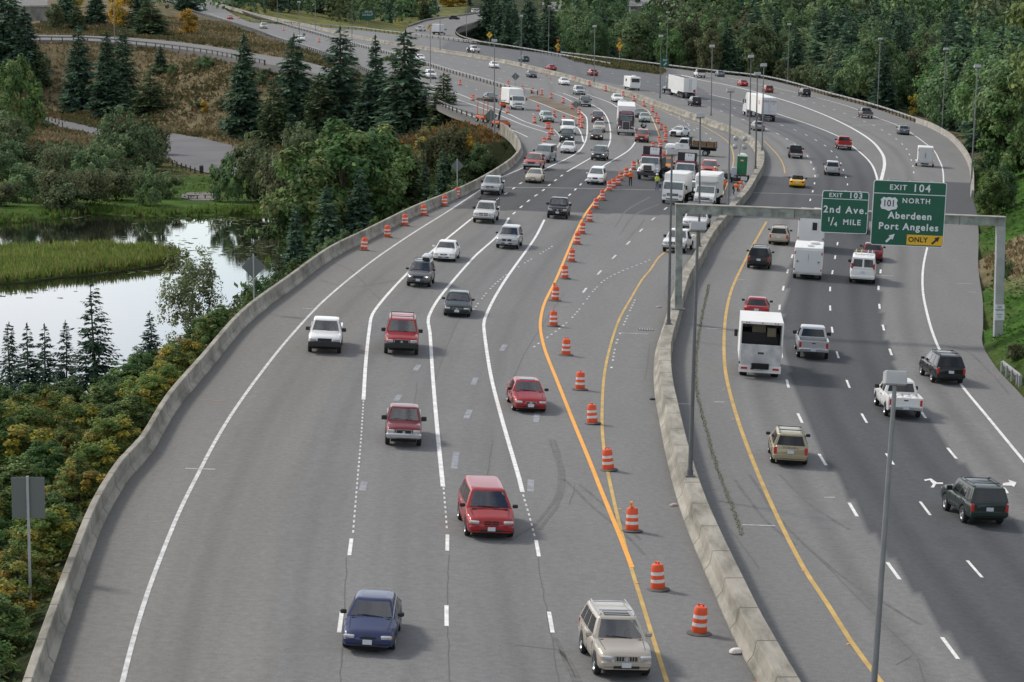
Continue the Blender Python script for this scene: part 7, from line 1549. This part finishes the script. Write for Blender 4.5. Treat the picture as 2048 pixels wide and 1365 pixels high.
for Y in (80, 84.5, 89, 94, 99, 104.5, 110, 116, 122, 128, 134, 140, 146, 152, 158, 165):
    xl = float(fL(Y)) - .6; fx = -1024 / F * Y * 1.03; x = xl - rng.uniform(1.9, 2.4); c_ = 0
    while x > fx - 4.5:
        aut = (112 < Y < 162 and rng.random() < .55) or (92 < Y <= 112 and rng.random() < .30)
        key = rng.choice(['near0', 'near2'] if aut else ['near1', 'near3']); P = Vector((x, Y + rng.uniform(-1.5, 1.5), 0)); P.z = hz(P.x, P.y) - .3
        topz = rng.uniform(-1.5, .3) - (1.4 if Y > 140 else 0) - (.7 if c_ == 0 else 0); H = max(2.6, topz - P.z); wd = min(1.5, (4.6 if c_ == 0 else 6.6) / (7.4 * H / 9))
        tree(key, P, H, ('maple turning yellow and orange below the left parapet' if aut else 'dark green maple below the left parapet'), 'yellowing maples below the left parapet' if aut else 'green maples below the left parapet', wide=wd); x -= rng.uniform(3.0, 4.2) if c_ == 0 else rng.uniform(4.0, 5.4); c_ += 1
for Y in range(172, 300, 7):                          # low shrubs on the bank between parapet and pond
    x = float(fL(Y)) - .6 - rng.uniform(1.6, 2.4); P = Vector((x, Y, hz(x, Y) - .2)); tree(rng.choice(['bush2', 'bush2', 'near1']), P, rng.uniform(1.5, 2.6), 'low shrub at the foot of the left parapet above the pond', 'shrubs at the foot of the left parapet', wide=.8)
# --- right side
for a in (('tall', 55, 252, 25, 'great maple overhanging the right edge of the picture'), ('maple1', 56, 300, 12, 'maple behind the great one on the right edge'), ('near1', 47.0, 262, 5, 'small maple under the great one on the right edge'), ('leafy0', 62, 330, 15, 'leafy tree behind the right edge maples')):
    tree(a[0], Vector((a[1], a[2], hz(a[1], a[2]) - .2)), a[3], a[4], 'maples at the right edge')
tree_px('leafy0', 2002, 424, 322, 'bushy small tree on the bank beside the lake sign', wpx=78); tree_px('yellow', 1832, 232, 188, 'bright yellow bush behind the exit guardrail', wpx=34)
tree_px('bush2', 1975, 345, 300, 'dark bush beyond the end of the exit parapet', wpx=70); tree_px('bush1', 2030, 720, 680, 'low shrub on the ivy bank', wpx=50); tree_px('bush2', 2005, 560, 500, 'dark shrub behind the right gantry leg', wpx=50)
rng = random.Random(21); FP = []
def okspot(x, y, d): return all((x - a) ** 2 + (y - b) ** 2 > d * d for a, b in FP)
offc = [(p.x, p.y) for p in smooth_line(OFF_A, 8)] + [(p.x, p.y) for p in smooth_line(OFF_B, 8)]
cand = []
for i in range(9000):
    Y = 348 + 560 * rng.random() ** 1.25; x0 = float(fR(Y)) + 6; x1 = 1024 / F * Y * 1.04 + 8
    if x1 < x0: continue
    x = x0 + (x1 - x0) * rng.random()
    if min((x - a) ** 2 + (Y - b) ** 2 for a, b in offc) < 160 or (Y > 780 and x < -10): continue
    depth = x - x0
    if depth < 15 and 1796 < XC + F * x / Y < 1868 and Y > 420: continue
    dmin = 4.6 if depth < 14 else 6.4 + (Y - 348) / 110
    if okspot(x, Y, dmin): FP.append((x, Y)); cand.append((x, Y, depth))
    if len(cand) >= 285: break
dark_px = [(965, 60), (1000, 60), (1040, 60), (1215, 60), (1310, 60), (1530, 60), (1665, 120), (1700, 150), (1790, 130), (1830, 150), (1910, 230)]
for x, Y, depth in cand:
    px = XC + F * x / Y; conif = any(abs(px - a) < 26 for a, b in dark_px) and rng.random() < .75 or rng.random() < .10 or (px < 1050 and rng.random() < .6)
    edge = depth < 10
    if edge and rng.random() < .55 and not conif: key, H, lab, grp = rng.choice(['bush2', 'bush0', 'bush1', 'leafy4']), rng.uniform(3.5, 7), 'low bush at the edge of the wood behind the right guardrail', 'bushes at the edge of the right wood'
    elif conif: key, H, lab, grp = rng.choice(['fir0', 'fir1', 'fir2', 'fir3']), rng.uniform(12, 20), 'dark fir standing in the wood behind the right guardrail', 'firs in the right wood'
    else: key, H, lab, grp = rng.choice(['leafy0', 'leafy1', 'leafy2', 'leafy5', 'leafy0', 'leafy3', 'leafy4', 'leafy1']), rng.uniform(11, 17.5), 'rounded green tree in the wood behind the right guardrail', 'green trees in the right wood'
    if px < 1130 and Y > 560 and H > 9: H *= .95
    tree(key, Vector((x, Y, hz(x, Y) - .2)), H, lab, grp, wide=rng.uniform(.9, 1.2))
# --- mound and wood at the top
for a in (('leafy2',682,34,2,'small green tree on the far grass mound',44),('leafy3',735,42,-2,'yellow green tree behind the far exit sign',50),('fir0',640,26,-45,'dark fir cut by the top edge above the mound',70),('fir2',590,20,-40,'dark fir left of the mound at the top edge',60),('fir1',770,26,-40,'dark fir right of the far exit sign',60),('cedar1',812,34,-20,'dark cedar behind the mound',70),('yellow',840,22,-12,'yellow tree at the bend of the far slip road',60),('yellow',905,14,-22,'golden tree above the far slip road',70),('cedar0',850,40,-8,'brownish cedar at the bend of the far slip road',44),('leafy4',545,22,-15,'reddish tree at the top edge left of the mound',50),('fir3',930,12,-40,'dark fir above the far slip road',40),('fir2',980,78,-30,'tall dark fir inside the bend of the far slip road',84),('fir0',1015,88,-20,'dark fir right of the tall one at the slip road bend',80),('leafy5',480,6,-30,'dark tree at the top edge above the slip road',70)):
    tree_px(a[0], a[1], a[2], a[3], a[4], 'trees around the far grass mound', wpx=a[5])
# the far wood that reads as one mass
rng2 = np.random.default_rng(77); C, N, Sz, Kc = [], [], [], []
for i in range(420):
    Y = rng2.uniform(900, 1420); x = rng2.uniform(-150, 1024 / F * Y + 20)
    if x < fR(min(Y, YMAX)) + 55 and Y < 1010: continue
    if min((x - a) ** 2 + (Y - b) ** 2 for a, b in offc) < 900: continue
    H = rng2.uniform(13, 24); con = rng2.random() < .35; z = hz(x, Y); n = 240; t = rng2.random(n) ** (.8 if con else .6)
    rad = (H * .22 * (1 - t) + .2) if con else H * .36 * np.sqrt(np.clip(1 - (t * 1.7 - .75) ** 2, .05, 1)); a = rng2.uniform(0, 6.28, n); rr = rad * rng2.uniform(.55, 1.1, n)
    C.append(np.c_[x + rr * np.cos(a), Y + rr * np.sin(a), z + t * H]); d = np.c_[np.cos(a), np.sin(a), np.full(n, .5)] + rng2.normal(size=(n, 3)) * .5; N.append(d / np.linalg.norm(d, axis=1)[:, None]); Sz.append(rng2.uniform(.8, 1.8, n))
    pal = np.array(DARKC if con else OLIVE + BROWN[:1]); Kc.append(pal[rng2.integers(len(pal))] * rng2.uniform(.7, 1.25) * rng2.uniform(.75, 1.25, (n, 1)))
C = np.vstack(C); N = np.vstack(N); Sz = np.concatenate(Sz)[:, None]; U, V = frames(N, rng2)
o = bpy.data.objects.new('far_wood', quad_mesh('far_wood', C, U * Sz * .7, V * Sz * .5, np.vstack(Kc), attr_mat('far_leaves', 'tone', .8, (.3, 2), (2, 2), (.15, .15), spec=.1))); link(o); tag(o, 'far dark wood closing the view at the top', 'wood', kind='stuff')

# --- grass, ivy, reeds, lily pads
def blades(name, label, cat, pts, hgt, wid, cols, seed, lean=.4, mt=None, per=3):
    r = np.random.default_rng(seed); P = np.repeat(np.array(pts), per, 0); n = len(P); P[:, :2] += r.normal(size=(n, 2)) * wid * 1.3; up = np.c_[r.normal(size=n) * lean, r.normal(size=n) * lean, np.ones(n)]; h = hgt * r.uniform(.5, 1.3, n)
    up = up / np.linalg.norm(up, axis=1)[:, None] * h[:, None] / 2; a = r.uniform(0, 6.28, n); V_ = np.c_[np.cos(a), np.sin(a), np.zeros(n)] * (wid * r.uniform(.5, 1.3, n))[:, None]; cols = np.array(cols)
    c = cols[r.integers(0, len(cols), n)] * r.uniform(.75, 1.25, (n, 1)); o = bpy.data.objects.new(name, quad_mesh(name, P + up * .9, up, V_, c, mt or M_PLAIN)); link(o); tag(o, label, cat, kind='stuff'); return o
r = np.random.default_rng(3)
def scatter(n, cond, xr, yr):
    x = r.uniform(*xr, n); y = r.uniform(*yr, n); m = cond(x, y); x, y = x[m], y[m]; return [(a, b, hz(a, b)) for a, b in zip(x, y)]
POLY_LOT = LOT; POLY_POND = POND; BTW = RAMP_B[::-1] + RAMP_A
def hillc(x, y):
    P = np.c_[x, y]; return (x < fL(y) - 1.2) & ~inside(P, LOT) & ~inside(P, POND) & ~inside(P, RAMP_A + RAMP_B[::-1]) & (x > -1024 / F * y - 12) & ((y > 425) | (x > -40))
hp = scatter(58000, hillc, (-150, 0), (372, 860))
hp = [p for p in hp if p[2] > PZ + .5 or p[1] > 440]
wl_ = vnoise(np.array(hp)[:, :2], 16, 51); A_ = [p for p, v in zip(hp, wl_) if v < .50]; B_ = [p for p, v in zip(hp, wl_) if v >= .50]
blades('dry_grass', 'tan dry grass covering the hillside', 'grass', A_, .8, .26, [(.23, .175, .10), (.19, .145, .08), (.26, .205, .125), (.15, .125, .065), (.12, .11, .055)], 1)
blades('brush', 'brown and olive brush in patches on the hillside', 'brush', B_, 1.0, .36, [(.105, .10, .05), (.13, .105, .055), (.085, .095, .042), (.15, .10, .05), (.07, .085, .038)], 2, .7)
ap = scatter(5200, lambda x, y: (x < fL(y) - .8) & (x > fL(y) - 22), (-40, 2), (374, 432))
blades('autumn_brush', 'rusty autumn brush on the bank below the lifts', 'brush', ap, .9, .26, [(.22, .10, .035), (.13, .10, .04), (.27, .14, .05), (.10, .09, .035), (.17, .12, .05)], 3, .7)
ip = scatter(22000, lambda x, y: (x > fR(y) + .9) & (x < 1024 / F * y + 8), (28, 75), (120, 346))
wn = vnoise(np.array(ip)[:, :2], 22, 21)
blades('ivy', 'green ivy covering the right bank', 'ivy', [p for p, v in zip(ip, wn) if v <= .86 or p[1] > 300], .22, .16, [(.080, .150, .028), (.062, .125, .022), (.100, .170, .036), (.050, .10, .02)], 4, 1.4, M_LEAF)
blades('bank_grass', 'tan grass gaps in the ivy bank', 'grass', [p for p, v in zip(ip, wn) if v > .86 and p[1] <= 300] + scatter(3000, lambda x, y: (x > fR(y) + .8) & (x < fR(y) + 6.5), (28, 62), (346, 560)), .5, .12, [(.27, .20, .11), (.22, .16, .085), (.13, .13, .05)], 5, .5)
ISL = [AtZ(a, b, WZ) for a, b in [(-30, 503), (60, 504), (200, 499), (320, 505), (358, 512), (352, 524), (300, 535), (210, 548), (120, 556), (50, 566), (-30, 570)]]
m = MB(); m.prism([(p.x, p.y, WZ - .3) for p in ISL], (0, 0, .42), mat('reed_bed', (.05, .075, .02), .95, noise=.3, nscale=.6)); tag(m.build('reed_bed'), 'low reed bed island in the pond', 'island', kind='structure')
xs = [p.x for p in ISL]; ys_ = [p.y for p in ISL]
q = [(a, b, WZ + .1) for a, b, c in scatter(11000, lambda x, y: inside(np.c_[x, y], ISL), (min(xs), max(xs)), (min(ys_), max(ys_)))]
blades('reeds', 'yellow green reeds standing on the pond island', 'reeds', q, 1.15, .10, [(.19, .26, .055), (.15, .23, .05), (.26, .27, .085), (.12, .19, .042), (.21, .20, .085)], 6, .25, per=3)
sh = []
for a, b in zip(POND[:11], POND[1:12]):
    for k in range(60):
        t = r.random(); p = a.lerp(b, t); sh.append((p.x + r.normal() * 1.5, p.y + abs(r.normal()) * 4.0, max(hz(p.x, p.y), WZ)))
blades('shore_grass', 'bright grass along the far pond shore', 'grass', sh, 1.0, .22, [(.10, .175, .035), (.08, .14, .03), (.15, .17, .06)], 7, .3, per=6)
ug = scatter(24000, lambda x, y: (x < fL(y) - .8) & (x > fL(y) - 26) & (x > -1024 / F * y - 7) & ~inside(np.c_[x, y], POND), (-48, 0), (76, 345))
blades('undergrowth', 'leafy green undergrowth on the bank below the left parapet', 'undergrowth', [(a, b, c + abs(r.normal()) * .45) for a, b, c in ug], .26, .16, [(.070, .105, .032), (.09, .125, .036), (.055, .082, .028), (.12, .12, .04)], 9, 1.5, M_LEAF)
lw = scatter(5200, lambda x, y: (x < fL(y) - 8) & (x > -1024 / F * y - 8) & ~inside(np.c_[x, y], LOT) & ~inside(np.c_[x, y], POND), (-110, -5), (372, 500))
blades('lawn_grass', 'mown green grass around the car park', 'grass', [p for p in lw if p[2] < PZ + .6 and p[1] < 480], .3, .2, [(.085, .15, .028), (.07, .13, .025), (.11, .15, .04)], 8, .8)
C = []
for cx, cy, n, sx, sy in ((440,446,40,60,5),(520,468,60,40,12),(440,505,70,46,10),(500,500,50,30,14),(335,482,34,40,8),(420,440,26,30,4),(150,432,30,24,3),(330,432,26,60,3),(320,545,30,60,4),(60,590,18,60,6)):
    for i in range(n): p = AtZ(cx + r.normal() * sx, cy + r.normal() * sy, WZ + .015); C.append((p.x, p.y, p.z))
C = np.array([c for c in C if inside(np.array([c[:2]]), POND)[0] and not inside(np.array([c[:2]]), ISL)[0]]); n = len(C); a = r.uniform(0, 6.28, n); s = r.uniform(.15, .55, n)[:, None]; U = np.c_[np.cos(a), np.sin(a), 0 * a] * s; V = np.c_[-np.sin(a), np.cos(a), 0 * a] * s * .9
o = bpy.data.objects.new('lily_pads', quad_mesh('lily_pads', C, U, V, np.tile([.16, .19, .10], (n, 1)) * r.uniform(.7, 1.3, (n, 1)), M_PLAIN)); link(o); tag(o, 'pale lily pads floating on the dark pond', 'lily pads', kind='stuff')
gp = [G(1119, 111), G(1254, 127), G(1330, 142), G(1322, 150), G(1221, 137), G(1150, 124)]; gx = [p.x for p in gp]; gy = [p.y for p in gp]
q = [(a, b, road_z(a)) for a, b, c in scatter(2600, lambda x, y: inside(np.c_[x, y], gp), (min(gx), max(gx)), (min(gy), max(gy)))]
blades('nose_brush', 'low green and brown brush growing on the nose between rails', 'brush', q, 1.0, .3, [(.09, .10, .04), (.12, .10, .05), (.07, .09, .035), (.15, .13, .07)], 12, .7)
# --- car park furniture
m = MB(); M_PATH = mat('gravel_path', (.155, .145, .13), .95, noise=.12, nscale=1)
def land_poly(px, dz): return [(p.x, p.y, p.z + dz) for p in (AtZ(a, b, PZ) for a, b in px)]
m.poly(land_poly([(70,286),(72,262),(76,250),(88,250),(86,262),(88,276),(92,286)], .06), M_PATH); tag(m.build('path'), 'short grey path crossing the lawn', 'path', kind='structure')
m = MB(); m.poly(land_poly([(362,389),(376,385),(414,385),(438,389),(446,396),(422,401),(386,401),(364,396)], -.02), M_PATH); tag(m.build('path'), 'gravel seating area by the pond', 'path', kind='structure')
pr = None
for i, (a, b) in enumerate([(90,238),(97,241),(104,243),(111,246),(118,249),(125,252),(311,316),(319,320),(328,324),(336,327),(345,330),(354,333),(363,336),(372,339),(381,342),(390,345)]):
    m = MB(); m.box((0, 0, .38), (.22, .22, .95), M_WOODP, top=.85); m.box((0, 0, .88), (.16, .16, .05), M_WOODP); o = m.build('bollard'); p = AtZ(a, b, PZ); p.z = hz(p.x, p.y); o.location = p
    tag(o, 'wooden bollard in the row ' + ('up the car park drive' if i < 6 else 'along the near car park edge'), 'bollard', 'wooden bollards up the drive' if i < 6 else 'wooden bollards along the car park')
o = empty('litter_bin', AtZ(403, 347, PZ)); tag(o, 'dark litter bin at the corner of the car park', 'bin'); m = MB(); m.lathe([(.3, 0), (.33, .9), (.3, 1.0)], M_BLACK, n=14); m.build('bin_body', o, smooth=40); m = MB(); m.lathe([(.34, 1.0), (.30, 1.2), (.12, 1.3), (.001, 1.3)], M_TRIM, n=14); m.build('lid', o, smooth=40)
for (a, b), lab in (((386, 398), 'left wooden bench of the pair facing the pond'), ((419, 397), 'right wooden bench of the pair facing the pond')):
    o = empty('bench', AtZ(a, b, PZ - .02)); tag(o, lab, 'bench', 'benches facing the pond'); m = MB(); m.box((0, 0, .46), (1.7, .45, .08), M_WOODP); m.build('seat', o)
    for s in (-.6, .6): m = MB(); m.box((s, 0, .21), (.12, .38, .44), M_TRIM); m.build('leg', o)
# --- far buildings and wall glimpsed through the trees
o = empty('retaining_wall', (0, 0, 0)); p0, p1 = G(-40, 40), G(100, 44); tag(o, 'grey concrete wall below the far road at the top left', 'wall'); o.location = p0
m = MB(); d = p1 - p0; m.box(d / 2 + Vector((0, 0, 1.8)), (d.length, .6, 4.0), M_CONC2, rot=Matrix.Rotation(math.atan2(d.y, d.x), 3, 'Z')); m.build('wall_face', o); m = MB(); m.box(d / 2 + Vector((0, -.3, 4.0)), (d.length, .9, .5), M_CONC, rot=Matrix.Rotation(math.atan2(d.y, d.x), 3, 'Z')); m.build('coping', o)
for px, py, wpx, lab in ((1140, 16, 110, 'long pale roof glimpsed through the trees at the top'), (1318, 6, 120, 'dark eaved roof glimpsed through the trees at the top right')):
    Y = 1020; p = AtY(px, py, Y); s = F / Y; o = empty('shed', (p.x, Y, p.z)); tag(o, lab, 'building', 'roofs seen through the trees'); W_ = wpx / s
    m = MB(); m.box((0, 0, -6), (W_ * .96, 14, 10), M_CONC2); m.build('wall', o); m = MB(); m.prism([(-W_ / 2, -8, -1.2), (-W_ / 2, 8, -1.2), (-W_ / 2, 0, 2.2)], (W_, 0, 0), mat('pale_roof', (.26, .25, .25), .8, noise=.1, nscale=.3)); m.build('roof', o)
